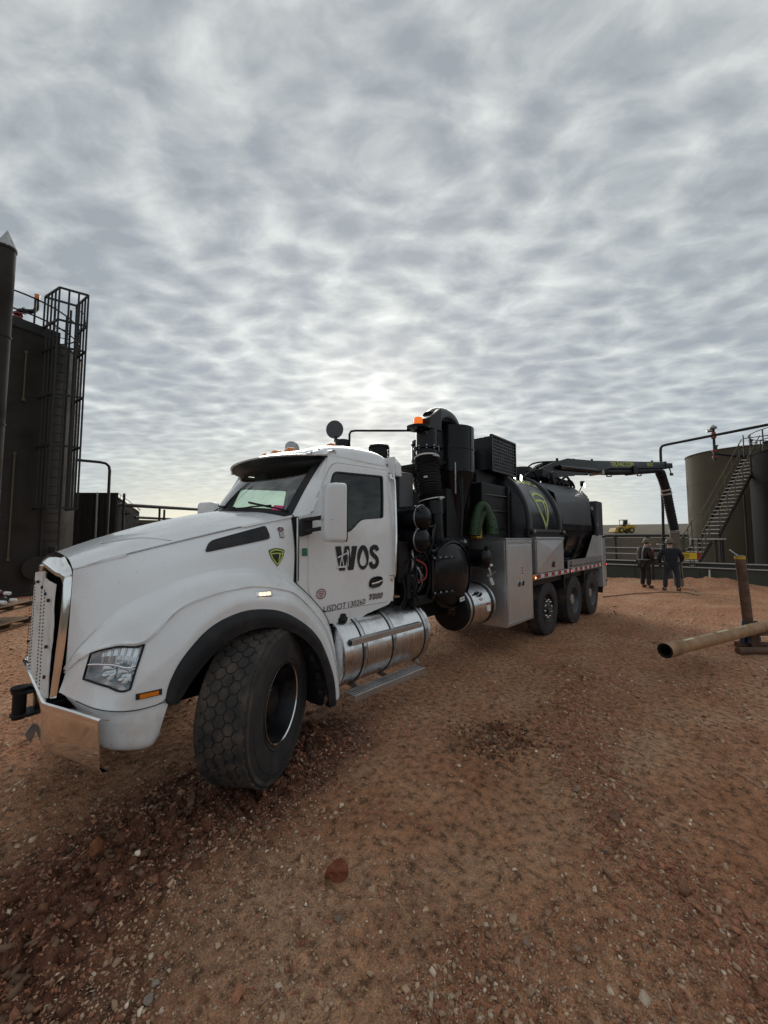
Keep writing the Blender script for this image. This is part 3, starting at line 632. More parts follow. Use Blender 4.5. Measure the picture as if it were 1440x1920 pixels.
# far side of the containment, pipe rack, pipes
FW = thing('containment_wall', 'far tan wall of the containment beyond the pipe rack', 'wall', (35, 4, 0))
for k in range(8):
    y0 = 16 - k * 2.6
    MB().box((35.0, y0 - 1.3, .95), (.1, 2.585, 1.9)).build('panel', mat('far_panel_%d' % k, (0.15 + .02 * (k % 3), 0.132 + .015 * (k % 2), 0.105), 0.8, var=.1), FW)
    MB().box((34.9, y0 - 1.3, 1.10), (.06, 2.6, .06)).build('rail', 'galv', FW)
RK = thing('pipe_rack', 'long low pipe rack on posts behind the workers', 'pipe rack', (27, 2, 0))
MB().tube([(27.2, 12, 2.02), (27.2, -1.8, 2.02)], .075, 12).build('pipe', 'dark_pipe', RK)
MB().tube([(27.6, 12, 2.03), (27.6, -1.8, 2.03)], .06, 12).build('pipe', 'dark_pipe', RK)
for y in np.arange(12, -2, -1.7):
    MB().box((27.4, y, .95), (.09, .09, 1.9)).build('post', 'dark_pipe', RK); MB().box((27.4, y, 1.9), (.7, .08, .08)).build('crossbar', 'dark_pipe', RK)
for z in (.95, 1.3): MB().tube([(26.5, 12, z), (26.5, -.2, z)], .03, 8).build('lower_pipe', 'galv', RK)
VP = thing('vent_pipe', 'thin dark overhead pipe rising behind the boom and sloping over the olive tank', 'pipe', (26.5, -.75, 0))
P0 = np.array((26.45, -.83, 7.17)); P1 = np.array((24.9, -5.5, 7.22))
dr_ = (P1 - P0) / np.linalg.norm(P1 - P0)
MB().tube([(26.6, -.7, 0), (26.5, -.8, 3.5), (26.45, -.83, 6.85), P0 + (0, 0, -.12) + dr_ * .02, P0 + dr_ * .12 + (0, 0, -.02), P0 + dr_ * .32, P1, P1 + dr_ * 3], .07, 14).build('pipe', 'dark_pipe', VP)
VS = thing('relief_valve', 'red relief valve stem with a grey cap above the olive tank', 'valve', (26.2, -3.45, 6.6))
vx, vy = 25.68, -3.2
VSx = np.array((vx, vy, 0))
MB().cyl((vx, vy, 5.9), (vx, vy, 7.55), .06, 12).build('stem', 'dark_pipe', VS)
for z0, z1, r_ in ((6.02, 6.1, .11), (6.35, 6.42, .11), (6.3, 6.34, .08), (7.05, 7.12, .11), (7.28, 7.34, .1), (7.12, 7.3, .075)):
    MB().cyl((vx, vy, z0), (vx, vy, z1), r_, 14).build('flange', 'red_valve', VS)
MB().lathe([(0, .08), (.03, .16), (.1, .17), (.24, .02)], (vx, vy, 7.52), (0, 0, 1), 16, cap=True).build('cap', 'steel', VS)
MB().cyl((vx, vy + .05, 7.46), (vx - .05, vy + .26, 7.46), .08, 12).build('cap_outlet', 'steel', VS)
MB().tube([(vx, vy, 6.25), (vx + .4, vy - .6, 6.12), (vx + .9, vy - 1.5, 6.05)], .06, 10).build('branch', 'dark_pipe', VS)

# wheel loader far out on the field
def loader():
    x0, y0 = 126.5, 20.6; z0 = float(ground_z(np.array([x0]), np.array([y0]))[0]) + .1
    Lo = thing('wheel_loader', 'small yellow wheel loader parked far out on the field', 'loader', (x0, y0, z0))
    ax = np.array((.72, -.69, 0)); ay = np.array((.69, .72, 0))        # its length runs across the view
    def P(a_, b_, c_): return np.array((x0, y0, z0)) + ax * a_ + ay * b_ + np.array((0, 0, c_))
    rz = math.atan2(ax[1], ax[0])
    MB().prism([P(.2, -1, 1.3), P(2.9, -1, 1.15), P(3.1, -1, 1.7), P(2.9, -1, 2.2), P(1.2, -1, 2.55), P(.2, -1, 2.5)], ay * 2).build('engine_hood', 'yellow', Lo, bevel=.08)
    MB().box(P(-.9, 0, 1.35), (2.2, 1.5, .9), rz=rz).build('front_frame', 'yellow', Lo, bevel=.06)
    cab_ = MB()
    for a_, b_ in ((-.55, -.75), (.75, -.75), (-.55, .75), (.75, .75)): cab_.bar(P(a_, b_, 2.3), P(a_, b_, 3.75), .12)
    cab_.box(P(.1, 0, 3.8), (1.6, 1.75, .14), rz=rz); cab_.box(P(.75, 0, 3.0), (.1, 1.5, 1.4), rz=rz); cab_.box(P(.1, 0, 2.35), (1.4, 1.5, .3), rz=rz)
    cab_.box(P(.35, 0, 2.8), (.35, .6, .8), rz=rz); cab_.build('cab', 'black_dull', Lo)
    for a_ in (-1.4, 1.6):
        for b_ in (-1.05, 1.05):
            w = MB().lathe([(-.3, .45), (-.3, .78), (-.2, .85), (.2, .85), (.3, .78), (.3, .45)], P(a_, b_, .85), ay, 24).build('wheel', 'rubber', Lo)
            MB().lathe([(-.31, .01), (-.31, .3), (-.25, .45), (.25, .45), (.31, .3), (.31, .01)], P(a_, b_, .85), ay, 16).build('rim', 'yellow', w)
    for b_ in (-.5, .5): MB().bar(P(-.6, b_, 2.0), P(-2.6, b_, .9), .25, .4).build('lift_arm', 'yellow', Lo)
    MB().prism([P(-2.5, -1.4, .3), P(-2.5, -1.4, 1.5), P(-3.0, -1.4, 1.55), P(-3.6, -1.4, .45), P(-3.5, -1.4, .25)], ay * 2.8).build('bucket', 'yellow', Lo)
    MB().cyl(P(2.0, .3, 2.4), P(2.0, .3, 3.1), .07, 10).build('exhaust', 'black_dull', Lo)
loader()
fp = thing('marker_post', 'tiny dark post on the far skyline left of the olive tank', 'post', (150, -4.6, 0))
zf = float(ground_z(np.array([150.]), np.array([5.5]))[0]); fp.location = (150, 5.5, zf)
MB().cyl((150, 5.5, zf - .2), (150, 5.5, zf + 3.2), .35, 8).cyl((150, 5.5, zf + 3.2), (150, 5.5, zf + 3.7), .55, 8).build('post_body', 'dark_pipe', fp)

# ================================================================== LEFT BACKGROUND: dark vessel, ladder cage, stack, shed, pipes
T3 = thing('storage_tank', 'tall dark brown tank with handrail behind the truck hood', 'tank', (.1, 15.3, 0))
tank_shell(T3, .1, 15.3, 2.3, 8.75, 'dark_tank', (2.2, 4.4, 6.6), .3)
MB().lathe([(.0, 2.31), (.0, 2.42), (.10, 2.42), (.10, 2.31)], (.1, 15.3, .02), (0, 0, 1), 72).build('base_ring', 'dark_tank', T3)
for k in range(10):
    a_ = R(-100 + k * 14); p = (.1 + 2.2 * math.cos(a_), 15.3 + 2.2 * math.sin(a_))
    if k % 2 == 0: MB().cyl((*p, 8.8), (*p, 10.0), .03, 8).build('rail_post', 'dark_pipe', T3)
for z in (9.4, 10.0): MB().tube([(.1 + 2.2 * math.cos(R(-140 + k * 5)), 15.3 + 2.2 * math.sin(R(-140 + k * 5)), z) for k in range(44)], .028, 8).build('guard_rail', 'dark_pipe', T3)
MB().box((.75, 13.2, 8.95), (1.5, .06, .35), rz=R(12)).build('kick_plate', 'dark_pipe', T3)
for (x, y, z0, z1) in ((.62, 13.0, 6.4, 8.0), (.5, 12.98, 1.2, 4.6)):
    MB().cyl((x, y, z0), (x, y, z1), .022, 10).build('sight_pipe', 'tan_tank', T3)
    for z in (z0, z1): MB().box((x, y + .03, z), (.08, .12, .08)).build('pipe_clamp', 'tan_tank', T3)
MB().tube([(1.55, 13.45, .35), (1.6, 13.35, .9), (1.6, 13.3, 1.6)], .10, 12).build('outlet_pipe', 'dark_pipe', T3)
MB().cyl((1.2, 13.2, .9), (1.2, 12.95, .9), .32, 24).cyl((1.2, 12.95, .9), (1.2, 12.9, .9), .38, 24).build('manway', 'dark_tank', T3)
# caged ladder
LC = thing('caged_ladder', 'steel ladder with a square safety cage on the dark tank', 'ladder', (1.5, 12.6, 0))
Ca = [np.array(p) for p in ((1.02, 13.25), (1.28, 12.22), (2.02, 12.05), (1.86, 13.1))]
for p in Ca + [(Ca[0] + Ca[1] * 3) / 4, (Ca[2] * 3 + Ca[3]) / 4, (Ca[2] + Ca[3] * 3) / 4, (Ca[0] + Ca[1]) / 2, (Ca[1] * 2 + Ca[2]) / 3, (Ca[1] + Ca[2] * 2) / 3, (Ca[2] + Ca[3]) / 2, (Ca[0] * 3 + Ca[1]) / 4]:
    MB().bar((*p, 2.85), (*p, 10.2), .05, .05).build('cage_bar', 'dark_pipe', LC)
for z in (10.2, 9.1, 8.2, 6.6, 4.9, 2.85):
    for i in range(4 if z > 10 else 3): MB().bar((*Ca[i], z), (*Ca[(i + 1) % 4], z), .05, .06).build('cage_hoop', 'dark_pipe', LC)
la, lb = np.array((1.30, 13.28)), np.array((1.72, 13.18))
for p in (la, lb): MB().bar((*p, .3), (*p, 10.0), .05, .06).build('ladder_rail', 'dark_pipe', LC)
for k in range(30): MB().cyl((*la, .55 + k * .31), (*lb, .55 + k * .31), .016, 6).build('rung', 'dark_tank', LC)
MB().tube([(1.8, 12.9, 10.0), (2.0, 12.5, 9.7), (2.02, 12.3, 9.3), (1.9, 12.5, 9.0)], .018, 6).build('chain', 'dark_pipe', LC)
# relief pipework on the roof
RV = thing('relief_pipe', 'gooseneck relief pipe with an orange top and red flange above the dark tank', 'pipe', (.55, 14.2, 8.8))
MB().tube([(.42, 14.1, 8.9), (.42, 14.1, 9.75), (.46, 14.1, 9.82), (.62, 14.0, 9.82), (.80, 13.9, 9.85), (.86, 13.88, 9.95), (.86, 13.88, 10.35)], .075, 12).build('pipe', 'dark_pipe', RV)
MB().cyl((.86, 13.88, 10.33), (.86, 13.88, 10.48), .078, 12).build('orange_top', 'amber', RV)
MB().cyl((.42, 14.1, 9.5), (.42, 14.1, 9.56), .14, 14).cyl((.42, 14.1, 9.64), (.42, 14.1, 9.7), .14, 14).build('flange', 'red_valve', RV)
MB().cyl((.55, 14.05, 9.82), (.58, 14.03, 9.82), .12, 14).build('coupling', 'dark_pipe', RV)
MB().cyl((.7, 13.9, 9.1), (.7, 13.9, 9.3), .015, 8).cyl((.58, 13.92, 9.12), (.82, 13.88, 9.12), .015, 8).build('valve_handle', 'steel', RV)
SK = thing('flare_stack', 'tall dark pipe stack with a pointed galvanised cap at the left edge', 'stack', (-.05, 10.95, 0))
MB().lathe([(0, .215), (10.05, .215), (10.05, .235), (10.12, .235), (10.12, .2)], (-.05, 10.95, 0), (0, 0, 1), 32).build('pipe', 'dark_tank', SK)
MB().lathe([(10.1, .25), (10.66, .004)], (-.05, 10.95, 0), (0, 0, 1), 6).build('cap', 'steel', SK, smooth=10)
for z in (2.5, 5.0, 7.5): MB().lathe([(z, .215), (z, .235), (z + .06, .235), (z + .06, .215)], (-.05, 10.95, 0), (0, 0, 1), 32).build('band', 'dark_tank', SK)
# ribbed shed
SH = thing('metal_shed', 'dark ribbed metal shed beside the tall dark tank', 'shed', (5, 20, 0))
sa, sb, sc_ = np.array((2.3, 17.9)), np.array((3.96, 16.15)), np.array((7.7, 27.0))
HH = 3.78
def ribbed(a, b, n):
    d = b - a; l = np.linalg.norm(d); h = d / l; nn = np.array((h[1], -h[0]))
    if nn @ (CAM_XY - a) < 0: nn = -nn
    for i in range(n):
        p, q = a + h * l * i / n, a + h * l * (i + 1) / n
        w = q - p; o1, o2 = p + w * .62, p + w * .74; o3 = p + w * .88
        prof = [p, o1, o2 + nn * .04, o3 + nn * .04, q]
        G = np.array([[(*pt, 0), (*pt, HH)] for pt in prof]); MB().grid(G).build('wall_panel', 'shed', SH, smooth=20)
ribbed(sa, sb, 5); ribbed(sb, sc_, 34)
rr_ = np.array((-1.5, -1.4)); back = sa + (sc_ - sb)
MB().prism([(*(sa + (-.05, .02)), HH), (*(sb + (.06, -.08)), HH), (*(sc_ + (.1, 0)), HH), (*back, HH)], (0, 0, .10)).build('roof', 'shed', SH)
MB().bar((*(sb + (.07, -.02)), HH - .02), (*(sc_ + (.07, 0)), HH - .02), .05, .14).build('gutter', 'steel', SH)
MB().box((*(sb + np.array((.02, -.02))), HH / 2), (.08, .08, HH)).build('corner_trim', 'shed', SH)
for k, f in enumerate((.18, .3)):
    p = sb + (sc_ - sb) * f; MB().box((p[0] + .12, p[1] - .05, 3.15), (.14, .2, .12)).build('wall_lamp', 'dark_pipe', SH)
GP = thing('gooseneck_pipe', 'dark pipe bent over beside the ladder cage above the shed', 'pipe', (3.5, 15.2, 0))
MB().tube([(2.35, 14.9, 4.93), (3.15, 15.22, 5.0), (3.36, 15.24, 4.98), (3.47, 15.22, 4.88), (3.5, 15.2, 4.7), (3.5, 15.19, 0)], .055, 12).build('pipe', 'dark_pipe', GP)
PF = thing('pipe_railing', 'dark horizontal pipes on posts seen above the truck hood', 'railing', (7, 18.5, 0))
MB().tube([(4.0, 16.75, 3.40), (9.7, 20.29, 3.62), (12.5, 22.0, 3.72)], .085, 14).build('top_pipe', 'dark_pipe', PF)
MB().tube([(5.6, 19.6, 2.98), (8.6, 21.5, 3.02), (11, 23, 3.0)], .07, 14).build('lower_pipe', 'dark_pipe', PF)
for x, y, z in ((4.46, 16.95, 3.95), (6.35, 18.2, 3.55), (6.7, 18.6, 3.4)): MB().cyl((x, y, 0), (x, y, z), .055, 10).build('post', 'dark_pipe', PF)
sp_ = thing('standpipe', 'thin pale standpipe in front of the shed wall', 'pipe', (3.3, 16.4, 0))
MB().cyl((3.36, 16.35, 0), (3.33, 16.33, 3.85), .035, 10).build('pipe', 'steel', sp_)
FS = thing('site_trailer', 'grey trailer roof and pale lattice beyond the pipe railing', 'trailer', (8.6, 27, 0))
MB().box((9.5, 30, 3.05), (2.2, 5, .28), rz=R(-20)).build('roof', 'tan_tank', FS)
MB().box((9.6, 30.2, 1.5), (2.0, 4.6, 2.6), rz=R(-20)).build('body', 'deckwhite', FS)
for k in range(9): MB().bar((7.9 + k * .22, 27.2 - k * .02, 2.0), (8.2 + k * .22, 27.2 - k * .02, 2.75), .05, .05).build('lattice_bar', 'deckwhite', FS)

# ---- pallets with short drilling tools
def pallet(name, x, y, z, rz, label):
    o = thing(name, label, 'pallet', (x, y, z), 'wooden pallets stacked beside the truck nose')
    def bxs(nm, c, d, j):
        m_ = Matrix.Rotation(rz, 3, 'Z') @ Vector(c); MB().box((x + m_.x, y + m_.y, z + m_.z), d, rz=rz + j).build(nm, 'wood', o, bevel=.003)
    for i in range(7): bxs('deck_board', (-.5 + i * .1667, 0, .128), (.135, 1.2, .02), random.uniform(-.01, .01))
    for j in (-.56, 0, .56): bxs('stringer', (0, j, .065), (1.08, .045, .098), 0)
    for i in range(3): bxs('bottom_board', (-.48 + i * .48, 0, .008), (.12, 1.2, .016), 0)
    return o
PZ = .02
pallet('pallet', -.12, 7.45, PZ, R(-38), 'lower wooden pallet on the dirt under the tool boxes')
pallet('pallet', -.10, 7.47, PZ + .36, R(-36), 'upper wooden pallet carrying the short drilling tools')
for k in range(4):
    a_ = R(-38); c_ = Vector((-.36 + k * .25, -.42, 0)); c_.rotate(Matrix.Rotation(a_, 3, 'Z'))
    o = MB().box((-.12 + c_.x, 7.45 + c_.y, PZ + .25), (.2, .3, .2), rz=a_ + random.uniform(-.1, .1)).build('tool_box', 'rust' if k % 2 else 'black_dull', bevel=.012)
    tag(o, ['black box between the pallets, nearest the photo edge', 'rusty box between the pallets, second from the photo edge', 'black box between the pallets, third from the photo edge', 'rusty box between the pallets, nearest the truck'][k], 'box', 'boxes between the pallets')
M['tool_maroon'] = mat('maroon_tool_rubber', (0.075, 0.02, 0.022), 0.6, var=.25)
M['tool_black'] = mat('black_tool_rubber', (0.03, 0.03, 0.032), 0.6, var=.25, dust=DUST, damt=.4)
tools = [(-.38, 7.62, .61, 0), (-.12, 7.40, .61, 0), (.10, 7.22, .61, 0), (-.02, 7.02, .61, 0), (-.30, 7.28, .61, 1), (-.25, 7.48, .755, 0), (.02, 7.26, .755, 1), (-.38, 7.36, .755, 0), (-.14, 7.36, .88, 1)]
tl = ['drilling tool at the back of the pile on the upper pallet', 'black drilling tool low in the middle of the pile', 'black drilling tool low in the pile, nearest the truck grille', 'black drilling tool with white tip at the front edge of the upper pallet',
      'maroon drilling tool low in the pile', 'black drilling tool in the second layer of the pile', 'maroon drilling tool in the second layer of the pile', 'black drilling tool in the second layer at the photo edge', 'maroon drilling tool on top of the pile']
for k, (x, y, z, c_) in enumerate(tools):
    a_ = R(-47 + random.uniform(-8, 8)); ax = np.array((math.cos(a_), math.sin(a_), random.uniform(-.02, .02)))
    o = thing('drilling_tool', tl[k], 'tool', (x, y, z), 'short drilling tools on the pallet')
    ln = .30
    MB().lathe([(-ln, .01), (-ln, .05), (-ln * .6, .055), (-ln * .5, .075), (ln * .35, .075), (ln * .45, .05), (ln * .75, .05)], (x, y, z), ax, 20, cap=True).build('body', 'tool_maroon' if c_ else 'tool_black', o)
    MB().lathe([(ln * .75, .04), (ln * 1.08, .036), (ln * 1.1, .01)], (x, y, z), ax, 16).build('thread_cap', 'deckwhite', o)
# ================================================================== THE VACUUM TRUCK (nose towards -X, near side at -Y)
TR = thing('vacuum_truck', 'white and black vacuum excavator truck with its boom lowered behind it', 'truck', (5.0, 0, 0))
def part(mb, name, m, parent=None, **k): return mb.build(name, m, TR if parent is None else parent, **k)

# ---- hood and fenders: one lofted skin. rows: centre, top, top, crease, crease, side, valley, fender top, shoulder, outer, edge
crx = [.115, .20, .38, .60, .75, .95, 1.12, 1.29, 1.47, 1.655]
def crease(x): return np.array((x, -.60 - .2215 * (x - .115), np.interp(x, [.115, .25, .45, .65, .87, 1.2, 1.45, 1.66], [1.672, 1.714, 1.777, 1.834, 1.895, 1.980, 2.040, 2.085])))
ctx = [.098, .18, .35, .55, .70, .89, 1.04, 1.18, 1.32, 1.45]
def ctr(x): return np.array((x, 0, np.interp(x, [.098, .25, .44, .65, .87, 1.1, 1.33, 1.46], [1.778, 1.848, 1.922, 1.995, 2.060, 2.118, 2.165, 2.185])))
Vl = [(.100, -.628, 1.02), (.156, -.72, 1.167), (.331, -.85, 1.401), (.567, -.93, 1.546), (.72, -.965, 1.60), (.923, -.99, 1.643), (1.10, -1.005, 1.65), (1.268, -1.02, 1.638), (1.45, -1.035, 1.575), (1.62, -1.05, 1.475), (1.913, -1.08, 1.184), (2.02, -1.09, .98), (2.08, -1.10, .70), (2.09, -1.12, .355)]
Sh = [(.098, -.645, .985), (.178, -.86, 1.13), (.30, -1.0, 1.19), (.435, -1.12, 1.206), (.613, -1.13, 1.369), (.864, -1.14, 1.459), (1.05, -1.145, 1.485), (1.2, -1.15, 1.491), (1.42, -1.15, 1.45), (1.609, -1.15, 1.372), (1.86, -1.15, 1.12), (1.97, -1.15, .93), (2.045, -1.15, .68), (2.07, -1.16, .37)]
Oe = [(.066, -.66, .869), (.13, -.85, .85), (.215, -1.05, .828), (.345, -1.165, .812), (.545, -1.2, .838), (.666, -1.2, 1.10), (.92, -1.2, 1.29), (1.177, -1.2, 1.314), (1.40, -1.2, 1.27), (1.585, -1.2, 1.172), (1.78, -1.2, 1.0), (1.885, -1.2, .814), (1.969, -1.2, .603), (1.997, -1.2, .39)]
Oh = {0: (.085, -.655, .93), 1: (.148, -.862, .985), 2: (.247, -1.025, .955), 3: (.352, -1.155, .938)}
C = []
for i in range(14):
    V0, S0, O0 = map(np.array, (Vl[i], Sh[i], Oe[i]))
    M1 = (V0 + S0) / 2 + np.array((0, -.012, .022)) * (1 if i > 1 else .2)
    O1 = np.array(Oh[i]) if i in Oh else (S0 + O0) / 2 + np.array((0, -.022, .012))
    if i < 10: cr, ce = crease(crx[i]), ctr(ctx[i])
    else: k = i - 9; cr, ce = crease(1.655) + (k * .15, -.02 * k, .03 * k), ctr(1.45) + (k * .15, 0, .02 * k)
    yy = -.30 + .0 * i
    t1 = np.array(((ce[0] * .75 + cr[0] * .25), yy, ce[2] - .018)); t2 = np.array(((ce[0] * .4 + cr[0] * .6), (yy + cr[1]) / 2 - .02, ce[2] - .40 * (ce[2] - cr[2])))
    ca_ = cr + np.array((0, .016, .005)); cb_ = cr + np.array((0, -.004, -.016))
    sd_ = (cb_ + V0) / 2 + np.array((0, -.012 - .02 * min(i, 6) / 6, 0.01))
    wv = min(1, i / 2.5); Va = V0 * (1 - .07 * wv) + sd_ * .07 * wv; Vb = V0 * (1 - .10 * wv) + S0 * .10 * wv
    Sa = S0 * (1 - .05 * wv) + V0 * .05 * wv; Sb = S0 * (1 - .05 * wv) + O1 * .05 * wv + np.array((0, .012, .004)) * min(1, max(0, (i - 2) / 3.5))
    Sa = Sa + np.array((0, -.004, .008)) * min(1, max(0, (i - 2) / 3.5))
    C.append([ce, t1, t2, ca_, cb_, sd_, Va, Vb, M1, Sa, Sb, O1, O0])
HG = loft(C, 8, 6)
mask = np.ones((HG.shape[0] - 1, HG.shape[1] - 1), bool)
mask[9 * 8:, :6 * 6] = False                                       # behind the hood only the fender goes on
HL_S, HL_T = (9, 24), (10 * 6, 11 * 6)                               # headlight opening in the skin
mask[HL_S[0]:HL_S[1], HL_T[0]:HL_T[1]] = False
hood = part(MB().grid(HG, mask, flip=True).mirror_y(), 'hood', 'white', smooth=42, solid=.012, doff=-1)
hood['label'] = 'white sloping hood with flared fenders'
SG = HG[:9 * 8 + 1, 4 * 6:].reshape(-1, 3)
def skin_y(x, z, off=.004):
    d = (SG[:, 0] - x) ** 2 + (SG[:, 2] - z) ** 2; k = np.argsort(d)[:10]; w = 1 / (d[k] + 2e-4)
    A = np.stack([np.ones(len(k)), SG[k, 0] - x, SG[k, 2] - z], 1) * w[:, None]; return float(np.linalg.lstsq(A, SG[k, 1] * w, rcond=None)[0][0]) - off
def on_skin(P2, F, name, m, parent, off=.004, solid=0):
    V = [(x, skin_y(x, z, off), z) for x, z in P2]; return MB().add(V, F).build(name, m, parent, smooth=60, solid=solid)
# hood seams (thin dark recess lines)
def seam(P2, w=.004): 
    V, F = stroke2(resample(np.array(P2), 60, False), w); on_skin(V, F, 'seam', 'seam', hood, .0035)
def seam3(P, r=.0018, par=None): MB().tube(cat_rom(P, 60), r, 6).build('seam', 'seam', hood if par is None else par)
seam3(HG[0:73:6, 3 * 6 + 2] + np.array((0, 0, .002)))
for i_, nm in ((72, 'rear'),): seam3(HG[72, 24:37] + np.array((.004, -.003, 0)), .0035)
seam3(HG[72:, 36] + np.array((.003, -.004, .003)), .004)
# stick-on raised shoulder on the nose
MB().tube(cat_rom([HG[14, 8], HG[22, 12], HG[30, 17]] + np.array((0, 0, .003)), 30), .0014, 6).build('seam', 'seam', hood)

# lower fairing under the headlight
FV = []
for i, (b0, b1) in enumerate((((.125, -.70, .80), (.20, -.80, .72)), ((.165, -.90, .80), (.205, -.95, .64)), ((.225, -1.045, .79), (.245, -1.06, .59)), ((.345, -1.155, .775), (.35, -1.15, .565)), ((.47, -1.185, .785), (.465, -1.175, .555)), ((.565, -1.195, .80), (.52, -1.17, .60)))):
    t = np.array(Oe[min(i, 4)]) if i < 5 else np.array((.575, -1.195, .83)); b0, b1 = np.array(b0), np.array(b1)
    if i == 4: t = np.array((.47, -1.185, .822))
    FV.append([t + (.012, .012, 0), b0, (b0 + b1) / 2 + (-.008, -.012, 0), b1, b1 + np.array((.05, .10, -.035))])
part(MB().grid(loft(FV, 8, 6), flip=True), 'corner_fairing', 'white_dirty', solid=.012)
FVm = [[p * np.array((1, -1, 1)) for p in row] for row in FV]
part(MB().grid(loft(FVm, 8, 6)), 'corner_fairing', 'white_dirty', solid=.012)
MB().tube(cat_rom([np.array(p) + (-.002, -.003, -.004) for p in ((.13, -.85, .85), (.215, -1.05, .828), (.345, -1.165, .812), (.45, -1.187, .81), (.56, -1.2, .82))], 40), .0035, 6).build('seam', 'seam', hood)
# inner fender, so that the arch is dark and closed
for s in (-1, 1):
    G = []
    for a_ in np.linspace(4, 174, 24):
        c_, s_ = math.cos(R(a_)), math.sin(R(a_)); G.append([(1.22 + .74 * c_, s * 1.17, .52 + .78 * s_), (1.22 + .74 * c_, s * .45, .52 + .78 * s_)])
    part(MB().grid(G), 'inner_fender', 'plastic', solid=.01)
part(MB().box((1.35, 0, .95), (2.0, .85, .9)).box((1.2, 0, .62), (.16, 1.7, .14)), 'engine_block', 'black_dull', bevel=.03)

# ---- black arch flare
FL = []
inn = [(.60, .70), (.62, .80), (.666, .87), (.74, .965), (.86, 1.075), (1.01, 1.155), (1.18, 1.182), (1.40, 1.145), (1.60, 1.03), (1.74, .88), (1.83, .70), (1.88, .52), (1.90, .36)]
out = [(.538, .70), (.542, .835), (.566, .94), (.64, 1.075), (.80, 1.235), (.98, 1.312), (1.177, 1.330), (1.42, 1.277), (1.65, 1.137), (1.80, .985), (1.90, .80), (1.98, .58), (2.005, .36)]
out[0] = (.55, .80); inn[0] = (.62, .79)
for (a_, b_), (c_, d_) in zip(out, inn):
    o3, i3 = np.array((a_, -1.203, b_)), np.array((c_, -1.222, d_)); m3 = (o3 + i3) / 2 + (0, -.030, .004)
    FL.append([o3, o3 * .8 + i3 * .2 + np.array((0, -.022, 0)), m3, i3 * .9 + o3 * .1 + np.array((0, -.016, 0)), i3, i3 + np.array((0, .10, .012))])
part(MB().grid(loft(FL, 6, 4), flip=True), 'arch_flare', 'plastic', solid=.004)
FLm = [[p * (1, -1, 1) for p in row] for row in FL]
part(MB().grid(loft(FLm, 6, 4)), 'arch_flare', 'plastic', solid=.004)
# ragged mud flap behind the wheel
G = []
for k, z in enumerate(np.linspace(1.02, .36, 16)):
    xx = np.interp(z, [.36, .6, .8, 1.02], [1.93, 1.90, 1.83, 1.70]); G.append([(xx + .02 * math.sin(k * 1.7), -1.18 + .012 * math.sin(k * 2.3), z), (xx - .05 - .015 * math.sin(k * 2.9), -1.12, z), (xx - .06, -1.0, z), (xx - .04, -.7, z)])
part(MB().grid(G), 'mud_flap', 'plastic', solid=.015, smooth=30)
part(MB().tube(cat_rom([(1.70, -1.19, 1.03), (1.80, -1.20, .88), (1.87, -1.20, .70), (1.90, -1.20, .52), (1.86, -1.19, .36), (1.80, -1.17, .34)], 40), np.array([.014 + .008 * math.sin(i * 1.9) for i in range(40)]), 8), 'flap_edge', 'rust')
for k in range(6): 
    z = .45 + k * .09; x_ = np.interp(z, [.36, .6, .8, 1.02], [1.93, 1.90, 1.83, 1.70]) + .03
    part(MB().box((x_, -1.185, z), (.03, .03, .05)), 'flap_clip', 'black_dull', bevel=.005)

# ---- headlights
def headlight(s):
    hl = thing_part('headlight')
    P = HG[HL_S[0]:HL_S[1] + 1, HL_T[0]:HL_T[1] + 1].copy(); P[..., 1] *= s
    # bucket wall and bottom
    rim_ = np.concatenate([P[:, 0], P[-1, 1:], P[::-1, -1][1:], P[0, ::-1][1:-1]])
    dp = np.array((.10, .075 * s, .0))
    G = np.stack([rim_, rim_ + dp * .3, rim_ * .96 + rim_.mean(0) * .04 + dp], 0)
    MB().grid(G, wrap=True).build('bezel', 'lamp_silver', hl, smooth=50)
    MB().grid(P + dp).build('housing', 'lamp_silver', hl)
    # chrome frame round the opening and the divider
    MB().tube(rim_ + np.array((-.004, -.004 * s, 0)), .007, 8, closed=True).build('frame', 'black', hl)
    n_ = P.shape[0]; di = P[:, 3] + np.array((-.001, -.001 * s, .0))
    MB().tube(di, .008, 8).build('divider', 'silver', hl)
    # two bowl reflectors below, a turn lamp above
    for (u, v, r_) in ((5, 4.4, .052), (10, 4.5, .052)):
        c_ = P[u, 4] * .5 + P[u, 5] * .5 + dp * .55; axn = np.array((-.80, -.6 * s * 1.0, .05)); 
        MB().lathe([(-.035, .006), (-.028, .024), (-.012, .040), (.012, r_)], c_, axn, 24).build('reflector', 'chrome', hl)
        MB().lathe([(-.03, .002), (-.0, .016), (.016, .001)], c_, axn, 16).build('bulb', 'lens', hl)
    G = P[2:, 0:3] + dp * .35
    MB().grid(G).build('turn_lamp', 'lamp_silver', hl)
    for k in range(3, n_ - 1, 2): MB().tube(P[k, 0:4] + dp * .28, .0035, 6).build('lamp_rib', 'silver', hl)
    MB().grid(P + np.array((-.001, -.001 * s, 0))).build('lens', 'lens', hl)
def thing_part(name, parent=None):
    o = bpy.data.objects.new(name, None); COL.objects.link(o); o.empty_display_size = .05; adopt(o, TR if parent is None else parent); return o
headlight(1); headlight(-1)
